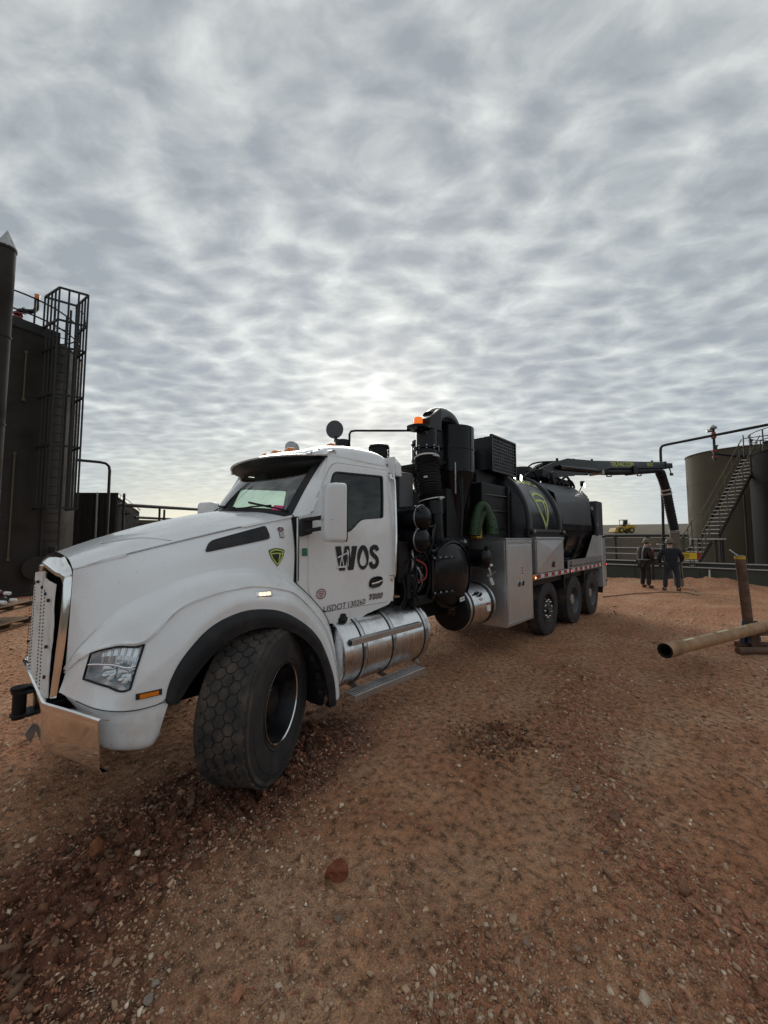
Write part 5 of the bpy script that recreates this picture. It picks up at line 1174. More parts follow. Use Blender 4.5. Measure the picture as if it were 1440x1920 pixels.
# mirror and arm
def mirror(s):
    mr = thing_part('side_mirror')
    x, y = 1.83, s * 1.345
    o = rpoly([(-.115, -.265), (.115, -.265), (.115, .265), (-.115, .265)], .045, 5)
    G = []
    for dx, q in ((.085, .96), (.07, 1.0), (-.01, 1.0), (-.055, .95), (-.08, .82), (-.09, .5), (-.092, .02)):
        G.append([(x + dx, y + p[0] * q, 2.115 + p[1] * (1 - (1 - q) * .45)) for p in o])
    rot_ = np.array(Matrix.Rotation(R(-18 * -s), 3, 'Z')); G = (np.array(G) - (x, y, 0)) @ rot_.T + (x, y, 0)
    MB().grid(G, wrap=True, flip=True).build('housing', 'white_plastic', mr, smooth=50)
    B = [(p[0] * .96, p[1] * .985) for p in o]; V = np.array([(x + .086, y + a_, 2.115 + b_) for a_, b_ in B] + [(x + .086, y, 2.115)]); V = (V - (x, y, 0)) @ rot_.T + (x, y, 0)
    MB().add(V, [(i, (i + 1) % len(B), len(B)) for i in range(len(B))]).build('back_frame', 'plastic', mr, solid=.02, doff=0)
    V2 = np.array([(x + .10, y + a_ * .88, 2.115 + b_ * .93) for a_, b_ in B] + [(x + .10, y, 2.115)]); V2 = (V2 - (x, y, 0)) @ rot_.T + (x, y, 0)
    MB().add(V2, [(i, (i + 1) % len(B), len(B)) for i in range(len(B))]).build('mirror_glass', 'chrome', mr)
    MB().tube([(x - .092, y - s * .1, 2.05), (x - .085, y + s * .1, 2.05)], .002, 6).build('seam', 'seam', mr)
    # bracket on the cowl and twin arms
    MB().prism([(1.665, s * 1.058, 2.065), (1.79, s * 1.058, 2.09), (1.79, s * 1.058, 1.93), (1.665, s * 1.058, 1.90)], (0, s * .045, 0)).build('bracket', 'plastic', mr, bevel=.012)
    MB().bar((1.71, s * 1.09, 2.055), (1.82, s * 1.26, 2.085), .05, .035).build('arm', 'plastic', mr, bevel=.01)
    MB().bar((1.71, s * 1.09, 1.95), (1.82, s * 1.26, 1.985), .05, .035).build('arm', 'plastic', mr, bevel=.01)
mirror(-1); mirror(1)

# door furniture
dh = thing_part('door_handle')
el = np.array([(.105 * math.copysign(abs(math.cos(t)) ** .75, math.cos(t)), .060 * math.copysign(abs(math.sin(t)) ** .85, math.sin(t)) + .012 * math.cos(t)) for t in np.linspace(0, 6.283, 41)[:-1]])
cx, cz = 2.675, 1.408
MB().grid(np.array([[(cx + p[0] * q, -1.062 - o_, cz + p[1] * q) for p in el] for q, o_ in ((1, 0), (.96, .016), (.84, .014), (.6, .006), (.01, .005))]), wrap=True).build('cup', 'black', dh, smooth=50)
MB().tube([(cx - .085, -1.080, cz - .014), (cx - .03, -1.086, cz - .008), (cx + .04, -1.086, cz + .004), (cx + .088, -1.080, cz + .012)], [.008, .011, .011, .008], 10).build('lever', 'chrome', dh)
gh = thing_part('grab_rail')
MB().tube(cat_rom([(2.985, -1.0, 2.60), (2.995, -1.045, 2.58), (2.998, -1.06, 2.5), (2.985, -1.09, 1.9), (2.965, -1.09, 1.5), (2.96, -1.07, 1.44), (2.955, -1.045, 1.42)], 40), .014, 10).build('tube', 'chrome', gh)
for p in ((2.985, -1.005, 2.61), (2.955, -1.05, 1.42)): MB().box(p, (.03, .02, .07)).build('foot', 'silver', gh, bevel=.006)

# ---- lettering on the door (flat print)
def on_door(P2, F, name, m, par=None, off=.0075):
    V = [(x, cab_y(z) - off - .004, z) for x, z in P2]; return MB().add(V, F).build(name, m, cab if par is None else par, smooth=None)
def letters(s_, size, cx, cz, m, name='lettering', rot=0.0, **k):
    V, F = text_geo(s_, size, **k); c_, n_ = math.cos(rot), math.sin(rot)
    return on_door([(cx + x * c_ - z * n_, cz + x * n_ + z * c_) for x, z, _ in V], F, name, m)
def pfill(P): 
    bm = bmesh.new(); vs_ = [bm.verts.new((p[0], p[1], 0)) for p in P]; bm.faces.new(vs_); bmesh.ops.triangulate(bm, faces=bm.faces); bm.verts.index_update()
    V = [(v.co.x, v.co.y) for v in bm.verts]; F = [tuple(v.index for v in f.verts) for f in bm.faces]; bm.free(); return V, F
WX, WZ, WH = 2.095, 1.562, .245           # left end, base line and height of the three big letters
def wos(P): return [(WX + x, WZ + z * WH) for x, z in P]
wpoly = [(0, 1), (.075, 1), (.095, .42), (.125, 1), (.185, 1), (.205, .42), (.225, 1), (.30, 1), (.245, 0), (.17, 0), (.153, .5), (.13, 0), (.055, 0)]
lg = thing_part('door_logo')
V, F = pfill(wos(wpoly)); on_door(V, F, 'letter', 'ink', lg)
t_ = np.linspace(0, 2 * math.pi, 49)[:-1]
oo = np.stack([.385 + .085 * np.cos(t_), .5 + .53 * np.sin(t_)], 1)
oi = np.stack([.385 + .052 * np.cos(t_) * np.where(np.sin(t_) > 0, (1 - np.sin(t_)) ** .55, 1), .36 + np.where(np.sin(t_) > 0, .50, .24) * np.sin(t_)], 1)
V = wos(np.vstack([oo, oi])); on_door(V, [(i, (i + 1) % 48, 48 + (i + 1) % 48, 48 + i) for i in range(48)], 'letter', 'ink', lg)
sp2 = cat_rom(np.array([(.605, .76, 0), (.592, .90, 0), (.552, .93, 0), (.515, .86, 0), (.512, .70, 0), (.55, .55, 0), (.592, .42, 0), (.602, .24, 0), (.575, .09, 0), (.535, .07, 0), (.507, .14, 0), (.495, .28, 0)]), 60)[:, :2]
V, F = stroke2(np.c_[sp2[:, 0], sp2[:, 1] * WH], .052); on_door([(WX + x, WZ + z) for x, z in V], F, 'letter', 'ink', lg)
for P, w in (([(.03, .54), (.16, .72)], .014), ([(.155, .84), (.172, .74), (.165, .60)], .016), ([(.168, .62), (.168, .16)], .008), ([(.085, .60), (.058, .17)], .010), ([(.085, .60), (.112, .17)], .010), ([(.015, .15), (.135, .15)], .016)):
    V, F = stroke2(np.array([(a_, b_ * WH) for a_, b_ in P]), w); on_door([(WX + x, WZ + z) for x, z in V], F, 'pump_jack_line', 'white', lg, .0095)
letters('USDOT', .086, 2.095, 1.205, 'ink', rot=R(1.2), shear=.12, sx=1.02); letters('130260', .086, 2.385, 1.211, 'ink', rot=R(1.2), shear=.12, sx=1.02)
letters('T880', .080, 2.665, 1.250, 'ink', 'model_badge', shear=.35, offset=.004, sx=1.3)
V, F = text_geo('T880', .076, shear=.35, offset=.001, sx=1.3); on_door([(2.668 + x, 1.252 + z) for x, z, _ in V], F, 'model_badge', 'steel', off=.010)
el = np.array([(.056 * math.cos(t), .046 * math.sin(t)) for t in np.linspace(0, 6.283, 33)[:-1]])
V, F = stroke2(el, .005, True); on_door([(1.925 + x, 1.358 + z) for x, z in V], F, 'oval_decal', 'ink')
V, F = stroke2(el * .87, .004, True); on_door([(1.925 + x, 1.358 + z) for x, z in V], F, 'oval_decal', 'redprint')
for z_, w_ in ((.020, .060), (.004, .072), (-.012, .060), (-.026, .026)): on_door([(1.925 - w_ / 2, 1.358 + z_ - .004), (1.925 + w_ / 2, 1.358 + z_ - .004), (1.925 + w_ / 2, 1.358 + z_ + .004), (1.925 - w_ / 2, 1.358 + z_ + .004)], [(0, 1, 2, 3)], 'decal_print', 'redprint')
on_door([(1.70, 1.725), (1.758, 1.725), (1.758, 1.795), (1.70, 1.795)], [(0, 1, 2, 3)], 'green_sticker', 'green_sticker')
letters('W', .045, 1.729, 1.765, 'deckwhite', 'sticker_print'); letters('ii', .03, 1.729, 1.738, 'deckwhite', 'sticker_print')
on_door([(2.09, 1.075), (2.145, 1.075), (2.155, 1.14), (2.10, 1.14)], [(0, 1, 2, 3)], 'sill_sticker', 'tape_white', off=-.012); on_door([(2.098, 1.082), (2.138, 1.082), (2.145, 1.125), (2.105, 1.125)], [(0, 1, 2, 3)], 'sill_sticker', 'redprint', off=-.010)
part(MB().cyl((2.205, -1.03, 1.105), (2.205, -1.06, 1.105), .028, 14).cyl((2.235, -1.03, 1.11), (2.235, -1.055, 1.11), .018, 10), 'air_coupling', 'ink', cab)
on_door([(2.92, 1.40), (2.965, 1.40), (2.965, 1.425), (2.92, 1.425)], [(0, 1, 2, 3)], 'small_sticker', 'steel', off=-.002)

# ---- fuel tank with straps and two perforated steps
FT = thing_part('fuel_tank')
fy, fz, fr = -.87, .735, .358; fx0, fx1 = 2.06, 3.50
prof = [(fx0, .01), (fx0, fr * .6), (fx0 + .012, fr * .9), (fx0 + .035, fr), (fx1 - .035, fr), (fx1 - .012, fr * .93), (fx1, fr * .88), (fx1 - .006, fr * .84), (fx1 + .0, .01)]
MB().lathe(prof, (0, fy, fz), (1, 0, 0), 80).build('shell', 'alu_tank', FT, smooth=30)
for x in (fx0 + .05, fx1 - .06): MB().lathe([(x - .014, fr), (x - .006, fr + .007), (x + .006, fr + .007), (x + .014, fr)], (0, fy, fz), (1, 0, 0), 80).build('end_bead', 'alu_tank', FT)
for x in (2.36, 2.80, fx1 - .13):
    MB().lathe([(x - .036, fr), (x - .036, fr + .004), (x + .036, fr + .004), (x + .036, fr)], (0, fy, fz), (1, 0, 0), 80).build('strap_rubber', 'ink', FT)
    MB().lathe([(x - .022, fr + .004), (x - .022, fr + .009), (x + .022, fr + .009), (x + .022, fr + .004)], (0, fy, fz), (1, 0, 0), 80).build('strap', 'alu', FT)
    MB().box((x, fy - fr - .012, fz + .02), (.028, .02, .12)).build('strap_buckle', 'steel', FT, bevel=.003)
MB().lathe([(0, .066), (.02, .070), (.045, .070), (.055, .055), (.06, .0)], (2.22, fy - .13, fz + .315), (0, -.38, .92), 12).build('filler_cap', 'black_dull', FT, smooth=20)
MB().box((2.47, fy - .115, fz + .335), (.10, .075, .004), rx=R(-19 * -1)).build('warning_label', 'deckwhite', FT); MB().box((2.485, fy - .135, fz + .33), (.06, .04, .005), rx=R(19)).build('label_print', 'ink', FT)
MB().cyl((3.40, fy - .16, fz - .32), (3.44, fy - .17, fz - .38), .02, 8).box((3.42, fy - .16, fz - .35), (.07, .03, .03)).build('drain_valve', 'steel', FT)
def step(name, x0, x1, y0, y1, z, t, tilt=0):
    o = thing_part(name)
    # perforated top: strips between rows of holes
    nx = int((x1 - x0) / .036); ny = 4
    G = MB(); wx = (x1 - x0) / nx; wy_ = (y1 - y0) / ny
    for i in range(nx):
        for j in range(ny):
            cx, cy = x0 + (i + .5) * wx, y0 + (j + .5) * wy_
            a_ = np.array([(cx + dx * wx / 2, cy + dy * wy_ / 2) for dx, dy in ((-1, -1), (0, -1), (1, -1), (1, 0), (1, 1), (0, 1), (-1, 1), (-1, 0))])
            b_ = np.array([(cx + .62 * wx / 2 * math.cos(q), cy + .62 * wy_ / 2 * math.sin(q)) for q in np.arange(8) * math.pi / 4 - 3 * math.pi / 4])
            V = [(*p, z) for p in a_] + [(*p, z + .004) for p in b_] + [(*p, z - .012) for p in b_]
            G.add(V, [(k, (k + 1) % 8, 8 + (k + 1) % 8, 8 + k) for k in range(8)] + [(8 + k, 8 + (k + 1) % 8, 16 + (k + 1) % 8, 16 + k) for k in range(8)])
    G.build('tread_plate', 'alu', o, smooth=30)
    MB().box(((x0 + x1) / 2, y0 - .0045, z - t / 2 + .002), (x1 - x0, .009, t)).build('front_lip', 'alu', o, bevel=.003)
    MB().box(((x0 + x1) / 2, y1 + .0045, z - t / 2 + .002), (x1 - x0, .009, t)).build('rear_lip', 'alu', o, bevel=.003)
    return o
s1 = step('upper_step', 2.17, 3.27, -1.235, -1.115, .905, .055)
s2 = step('lower_step', 2.17, 3.28, -1.27, -1.13, .395, .062)
for x in (2.36, 2.80):
    MB().bar((x, -1.20, .86), (x, -1.155, .76), .028, .012).bar((x, -1.155, .76), (x, -1.21, .72), .02, .01).build('bracket', 'steel', s1)
    MB().bar((x, -1.18, .37), (x, -.95, .40), .05, .02).build('bracket', 'steel', s2)
# ---- behind the cab: filters, silencer, cyclones, hose
def dome_can(name, c, ax, r, ln, m='black', rings=1, dome=.5, bead=True):
    """lateral canister with a domed end; c: centre of the domed end face, ax: outward axis"""
    o = thing_part(name); pr = [(-ln, r * .98), (-.001, r)] 
    MB().lathe(pr, c, ax, 48).build('shell', m, o)
    MB().lathe([(r * dome * math.sin(t), r * math.cos(t)) for t in np.linspace(0, math.pi / 2 - .02, 10)], c, ax, 48).build('domed_end', m, o, smooth=50)
    if bead: MB().lathe([(-.012, r), (-.008, r + .006), (.004, r + .006), (.008, r)], c, ax, 48).build('clamp_band', 'steel' if rings == 2 else m, o)
    return o
Ym = (0, -1, 0)
o = dome_can('air_filter', (3.44, -1.12, 2.14), Ym, .158, 1.0, rings=2, dome=.65)
for k in range(4): MB().cyl((3.30 + k * .0, -1.0 + k * .08 - .24, 2.235), (3.30, -1.0 + k * .08 - .24, 2.255), .018, 8).build('knob', 'ink', o)
o = dome_can('air_filter', (3.42, -1.12, 1.865), Ym, .148, 1.0, rings=2, dome=.65)
o = dome_can('vacuum_silencer', (4.10, -1.13, 1.40), Ym, .425, 1.9, dome=.16)
MB().lathe([(-.05, .425), (-.05, .462), (-.01, .466), (.02, .455), (.025, .43)], (4.10, -1.13, 1.40), Ym, 64).build('lid_ring', 'black', o)
for z in (1.62, 1.18):
    MB().bar((3.60, -1.16, z), (3.98, -1.235, z + .01), .04, .016).build('hinge_arm', 'black_dull', o)
    for k in range(4): MB().cyl((3.64 + k * .1, -1.165 - k * .02, z + .008), (3.64 + k * .1, -1.165 - k * .02, z + .03), .014, 8).build('hinge_bolt', 'steel', o)
MB().box((3.62, -1.13, 1.40), (.05, .05, .56)).build('hinge_post', 'black', o)
MB().box((4.22, -1.205, 1.06), (.12, .004, .055), ry=R(-6)).build('label', 'deckwhite', o); MB().box((4.22, -1.2085, 1.06), (.10, .002, .008), ry=R(-6)).build('label_print', 'ink', o)
MB().cyl((4.36, -1.1, 1.83), (4.36, -1.18, 1.85), .02, 8).box((4.36, -1.16, 1.835), (.07, .05, .03)).build('lid_latch', 'steel', o)
o = dome_can('final_filter', (4.93, -1.20, 1.585), Ym, .135, .75, dome=.45)
MB().lathe([(-.03, .135), (-.03, .158), (.0, .158), (.0, .135)], (4.93, -1.20, 1.585), Ym, 40).build('lid_ring', 'black', o)
MB().box((4.93, -1.22, 1.75), (.09, .05, .04)).build('lid_latch', 'black_dull', o)
MB().box((4.95, -1.265, 1.485), (.08, .004, .035)).build('label', 'deckwhite', o)
MB().tube([(4.95, -1.22, 1.44), (4.95, -1.24, 1.38), (4.96, -1.24, 1.32)], .018, 8).cyl((4.94, -1.25, 1.345), (4.94, -1.21, 1.345), .036, 14).bar((4.96, -1.255, 1.335), (5.10, -1.255, 1.385), .012, .01).build('drain_valve', 'steel', o)
MB().cyl((4.97, -1.235, 1.29), (5.01, -1.25, 1.19), .026, 10).build('drain_end', 'deckwhite', o)
# aluminium hydraulic tank with a black front head
o = thing_part('hydraulic_tank')
hx0, hx1, hy, hz, hr = 4.34, 5.10, -.93, .885, .315
MB().lathe([(hx0 + .02, hr), (hx1, hr)], (0, hy, hz), (1, 0, 0), 64).build('shell', 'alu_tank', o)
MB().lathe([(hx0 - .03, .005), (hx0 - .028, hr * .7), (hx0 - .012, hr * .93), (hx0 + .025, hr + .004)], (0, hy, hz), (1, 0, 0), 64).build('front_head', 'black_dull', o)
MB().lathe([(hx1, hr), (hx1 + .03, hr * .9), (hx1 + .04, .01)], (0, hy, hz), (1, 0, 0), 64).build('rear_head', 'alu', o)
for x, w, m_, q in ((hx0 + .045, .022, 'alu', .010), (hx0 + .10, .028, 'ink', .008), (hx1 - .09, .03, 'ink', .008), (hx1 - .035, .022, 'alu', .010)):
    MB().lathe([(x - w, hr), (x - w, hr + q), (x + w, hr + q), (x + w, hr)], (0, hy, hz), (1, 0, 0), 64).build('strap', m_, o)
MB().box((4.62, hy - .255, hz + .20), (.10, .03, .06), rx=R(38)).box((4.70, hy - .275, hz + .17), (.03, .03, .09), rx=R(38)).build('level_gauge', 'ink', o)
MB().box((4.70, hy - .30, hz + .115), (.05, .012, .055), rx=R(20)).build('sight_glass', 'deckwhite', o)
MB().box((4.88, hy - .318, hz - .02), (.10, .006, .10), rx=R(-4)).build('label', 'deckwhite', o); MB().box((4.88, hy - .316, hz + .035), (.10, .008, .025), rx=R(6)).build('label_band', 'redprint', o)
MB().box((hx0 - .035, hy - .05, hz + .02), (.03, .09, .05)).build('plug', 'steel', o)
for k in range(4): MB().tube([(hx0 - .034, hy - .09 + k * .03, hz - .01), (hx0 - .037, hy - .10 + k * .032, hz - .07 - .02 * (k % 2))], .006, 6).build('fluid_streak', 'rust', o)
# dark machinery filling the gap (blower, gearbox, frames, loose wires)
part(MB().box((3.9, 0, 1.35), (1.5, 1.7, 1.1)).box((3.45, -.1, 1.6), (.5, 1.0, 1.6)).box((4.6, .1, 1.9), (1.2, 1.6, .9)).box((3.25, -.7, 1.5), (.3, .4, .9)), 'blower_housing', 'black_dull', bevel=.05)
for (x, y, z, d) in ((3.2, -.93, 1.6, (.2, .2, .5)), (3.45, -.98, 1.55, (.3, .12, .25)), (3.3, -1.0, 1.3, (.16, .14, .3)), (3.5, -1.05, 1.12, (.4, .1, .12))): part(MB().box((x, y, z), d), 'machine_housing', 'black_dull', bevel=.02)
part(MB().box((3.62, -.42, 2.38), (.3, .62, .80)), 'heat_shield', 'tank_grey', bevel=.02)
part(MB().box((3.13, -.55, 2.28), (.12, .5, .82)), 'intake_column', 'black', bevel=.06)
for pts, m_ in (([(3.42, -1.04, 1.62), (3.50, -1.12, 1.55), (3.52, -1.12, 1.42), (3.46, -1.1, 1.36), (3.40, -1.06, 1.38)], 'red_valve'), ([(3.38, -1.06, 1.55), (3.42, -1.1, 1.47), (3.44, -1.1, 1.38)], 'steel'), ([(3.3, -1.05, 1.7), (3.35, -1.1, 1.5), (3.3, -1.1, 1.3), (3.38, -1.1, 1.12)], 'hose_black'), ([(3.55, -1.0, 1.75), (3.6, -1.1, 1.6), (3.58, -1.12, 1.3), (3.5, -1.08, 1.1)], 'hose_black')):
    part(MB().tube(cat_rom(pts, 24), .012, 8), 'cable', m_)
for k in range(9): part(MB().cyl((3.3 + .06 * (k % 4), -1.07, 1.25 + .09 * (k // 2)), (3.3 + .06 * (k % 4), -1.085, 1.25 + .09 * (k // 2)), .010, 8), 'fitting', 'steel')
part(MB().box((3.06, -.98, 1.20), (.14, .08, .025), ry=R(4)), 'wood_block', 'wood', bevel=.004)
part(MB().tube([(3.46, -1.05, 1.995), (3.46, -.6, 1.995)], .02, 8).box((3.36, -1.12, 2.0), (.06, .03, .025)), 'filter_bracket', 'steel')

# main suction riser: elbow, corrugated hose with clamps, pipe down to the silencer
o = thing_part('vacuum_riser')
hx, hy_ = 4.03, -.74
MB().lathe([(3.05, .155), (3.55, .155)], (4.12, -.70, 0), (0, 0, 1), 40).build('upper_pipe', 'black', o)
MB().prism([(3.98, -.855, 3.45), (3.98, -.855, 3.60), (4.26, -.855, 3.80), (4.31, -.855, 3.80), (4.29, -.855, 3.45)], (0, .31, 0)).build('mitred_head', 'black', o, bevel=.02)
MB().lathe([(3.18, .155), (3.18, .20), (3.20, .20), (3.20, .155)], (4.12, -.70, 0), (0, 0, 1), 40).build('flange', 'black', o)
for k in range(10):
    a_ = k * math.pi / 5; MB().cyl((4.12 + .18 * math.cos(a_), -.70 + .18 * math.sin(a_), 3.165), (4.12 + .18 * math.cos(a_), -.70 + .18 * math.sin(a_), 3.22), .012, 6).build('flange_bolt', 'steel', o)
hs = [(4.10, -.715, 3.08), (4.08, -.74, 2.92), (4.06, -.78, 2.72), (4.055, -.81, 2.52), (4.06, -.83, 2.40)]
hp = cat_rom(hs, 120); MB().tube(hp, [.168 + .008 * math.sin(i * 1.32) for i in range(120)], 32).build('corrugated_hose', 'hose_black', o, smooth=70)
for p, q, r_ in ((hp[4], hp[8], .184), (hp[-10], hp[-6], .186)):
    MB().tube([p, q], r_, 36).build('hose_clamp', 'deckwhite', o); MB().box(p + np.array((-.05, -.185, .0)), (.07, .03, .03)).build('clamp_screw', 'steel', o)
MB().tube([(4.06, -.835, 2.42), (4.07, -.85, 2.22)], .15, 32).build('lower_collar', 'black', o)
MB().tube(cat_rom([(4.09, -.855, 2.26), (4.10, -.86, 2.0), (4.12, -.86, 1.8), (4.15, -.80, 1.72)], 20), .115, 28).build('lower_pipe', 'black', o)
MB().box((3.90, -.84, 2.74), (.02, .05, .025)).build('tag', 'deckwhite', o)
# beacon on its dish
o = thing_part('beacon')
MB().lathe([(0, .06), (.015, .17), (.05, .175), (.06, .05)], (3.90, -.72, 3.42), (0, 0, 1), 32).build('dish', 'black', o)
MB().lathe([(0, .065), (.10, .065), (.125, .058), (.13, .0)], (3.895, -.72, 3.475), (0, 0, 1), 28).build('lens', 'orange_beacon', o)
MB().prism([(3.93, -.80, 3.40), (4.25, -.84, 3.48), (4.22, -.84, 3.38), (4.0, -.80, 3.34)], (0, .015, 0)).build('arm', 'black', o)
# cyclone separators with their link duct
def cyclone(cx, cy):
    o = thing_part('cyclone'); r = .36
    MB().lathe([(2.93, r), (3.66, r), (3.665, r - .02), (3.67, .01)], (cx, cy, 0), (0, 0, 1), 56).build('drum', 'black', o)
    MB().lathe([(3.285, r), (3.285, r + .012), (3.31, r + .012), (3.31, r)], (cx, cy, 0), (0, 0, 1), 56).build('band', 'black', o)
    MB().lathe([(2.93, r - .015), (1.95, .13), (1.75, .13)], (cx, cy, 0), (0, 0, 1), 48).build('cone', 'black', o)
    MB().bar((cx - .02, cy - r - .003, 2.95), (cx - .02, cy - r - .003, 3.65), .006, .006).build('weld_seam', 'black_dull', o)
    for k in range(3): MB().box((cx - r - .04, cy - .1 + k * .1, 3.05 + k * .25), (.05, .05, .04)).build('lug', 'black_dull', o)
cyclone(4.95, -.60); cyclone(5.36, .12)
part(MB().tube(cat_rom([(4.20, -.70, 3.64), (4.38, -.67, 3.74), (4.60, -.64, 3.80), (4.80, -.62, 3.79), (4.94, -.60, 3.72), (4.98, -.60, 3.58)], 30), .135, 28), 'link_duct', 'black', smooth=60)
part(MB().box((4.6, -.1, 3.0), (.8, 1.1, .06)).box((4.5, -.45, 2.4), (.1, .1, 1.3)).box((4.55, .45, 2.4), (.1, .1, 1.3)).box((4.9, -.1, 2.2), (.7, 1.3, .9)), 'cyclone_frame', 'black_dull', bevel=.01)
part(MB().bar((4.52, -.93, 2.55), (4.52, -.93, 3.02), .012, .02), 'gauge_strip', 'steel')
# things standing above the cab roof
o = thing_part('exhaust_stack')
MB().cyl((3.3, .22, 1.5), (3.3, .22, 3.22), .085, 24).lathe([(3.10, .10), (3.14, .16), (3.2, .12), (3.20, .115), (3.32, .115), (3.32, .09)], (3.3, .22, 0), (0, 0, 1), 32).build('pipe', 'black', o)
MB().tube([(3.255, .31, 3.32), (3.25, .33, 3.40)], .014, 8).box((3.255, .31, 3.33), (.06, .05, .05)).build('hinge', 'black_dull', o)
ang = np.array((.55, .35, .62)); ang /= np.linalg.norm(ang)
MB().lathe([(-.006, .001), (-.006, .135), (.006, .135), (.006, .001)], (3.24, .34, 3.50), (-.80, -.45, -.10), 32).build('rain_flap', 'tank_grey', o)
o = thing_part('exhaust_stack')
MB().cyl((2.95, .95, 2.0), (2.95, .95, 3.12), .07, 20).build('pipe', 'black', o)
MB().lathe([(-.005, .001), (-.005, .11), (.005, .11), (.005, .001)], (2.90, .93, 3.26), (-.25, -.80, .25), 32).build('rain_flap', 'steel', o)
o = thing_part('pre_cleaner')
MB().lathe([(2.85, .10), (2.98, .12), (2.99, .145)], (3.42, -.40, 0), (0, 0, 1), 32).lathe([(3.135, .148), (3.16, .14), (3.18, .09), (3.185, .001)], (3.42, -.40, 0), (0, 0, 1), 32).build('body', 'black', o)
MB().lathe([(2.99, .115), (3.14, .115)], (3.42, -.40, 0), (0, 0, 1), 32).build('core', 'ink', o)
ms = MB()
for k in range(28):
    a_ = k * 2 * math.pi / 28
    for d_ in (-1, 1): ms.tube([(3.42 + .142 * math.cos(a_ + d_ * q), -.40 + .142 * math.sin(a_ + d_ * q), 2.99 + .145 * q / .35) for q in np.linspace(0, .35, 4)], .0035, 4)
ms.build('mesh_screen', 'black_dull', o)
part(MB().prism([(3.40, -.74, 2.70), (3.40, -.52, 2.70), (3.40, -.54, 2.93), (3.40, -.62, 2.98), (3.40, -.72, 2.88)], (.12, 0, 0)), 'intake_cover', 'white_plastic', bevel=.02)
part(MB().tube([(3.32, .10, 3.18), (3.32, .10, 3.40), (3.33, .08, 3.44), (3.37, .03, 3.45), (3.85, -.62, 3.425)], .016, 8), 'light_bar_tube', 'black')

# ---- aluminium tool cabinet beside the cyclones, green hose on its deck
CB = thing_part('tool_cabinet')
c0, c1, yo, yi, z0, z1 = 5.36, 6.36, -1.29, -.62, .49, 1.865
MB().box(((c0 + c1) / 2, (yo + yi) / 2, (z0 + z1) / 2), (c1 - c0, yi - yo, z1 - z0)).build('body', 'alu_box', CB, bevel=.008)
MB().box(((c0 + c1) / 2, (yo + yi) / 2 - .005, z1 + .011), (c1 - c0 + .03, yi - yo + .03, .02)).build('lid', 'alu', CB, bevel=.004)
mid_ = 5.875
for a_, b_ in ((c0 + .055, mid_ - .004), (mid_ + .004, c1 - .035)): 
    d_ = MB().box(((a_ + b_) / 2, yo - .012, (z0 + z1) / 2 - .005), (b_ - a_, .022, z1 - z0 - .17)).build('cabinet_door', 'alu_box', CB, bevel=.005)
for a_ in (c0 + .02, c1 - .015): MB().box((a_, yo - .010, (z0 + z1) / 2), (.035, .03, z1 - z0 - .01)).build('door_frame', 'alu', CB, bevel=.004)
for z in (z0 + .035, z1 - .035): MB().box(((c0 + c1) / 2, yo - .010, z), (c1 - c0 - .08, .028, .05)).build('door_frame', 'alu', CB, bevel=.004)
for x in (mid_ - .075, mid_ + .075):
    MB().lathe([(0, .052), (.006, .052), (.010, .04), (.004, .036), (.002, .001)], (x, yo - .023, 1.14), Ym, 20).build('latch_cup', 'steel', CB); MB().box((x, yo - .038, 1.135), (.022, .02, .075), ry=R(14)).build('latch_handle', 'ink', CB, bevel=.004)
MB().box((mid_ + .06, yo - .0245, 1.345), (.085, .003, .15)).build('warning_sticker', 'tape_white', CB)
for z in (1.39, 1.345, 1.30): MB().box((mid_ + .06, yo - .0265, z), (.07, .003, .028)).build('sticker_print', 'redprint', CB)
part(MB().box((5.85, .2, 1.15), (1.0, 1.6, .9)).box((5.9, 0, 2.35), (1.05, 1.8, .95)).box((5.6, -.55, 2.3), (.1, .1, .9)).box((6.3, -.9, 2.35), (.08, .1, .95)), 'front_frame', 'black_dull', bevel=.02)
for z in (2.05, 2.35, 2.62): part(MB().tube([(5.50, -.88, z), (6.35, -.92, z + .01)], .022, 8), 'deck_rail', 'black')
gh_ = thing_part('wash_hose')
for r_, xo, top in ((.20, 5.24, 2.44), (.165, 5.34, 2.33)):
    base = 1.885; hh = top - base
    P = [(xo - .15, -.88, base + .05), (xo - .12, -.90, base + hh * .45), (xo - .05, -.92, base + hh * .8), (xo + .06, -.95, top - .02), (xo + .17, -.98, base + hh * .78), (xo + .22, -1.0, base + hh * .4), (xo + .20, -1.02, base + .06)]
    Q = cat_rom(P, 150); MB().tube(Q, [.070 + .0055 * math.sin(i * 1.45) for i in range(150)], 20).build('hose_loop', 'green_hose', gh_, smooth=70)
part(MB().prism([(5.25, -.86, 1.88), (5.42, -.90, 1.88), (5.44, -.90, 2.18), (5.36, -.88, 2.28), (5.25, -.86, 2.2)], (0, .12, 0)), 'yellow_nozzle', 'yellow', bevel=.02)

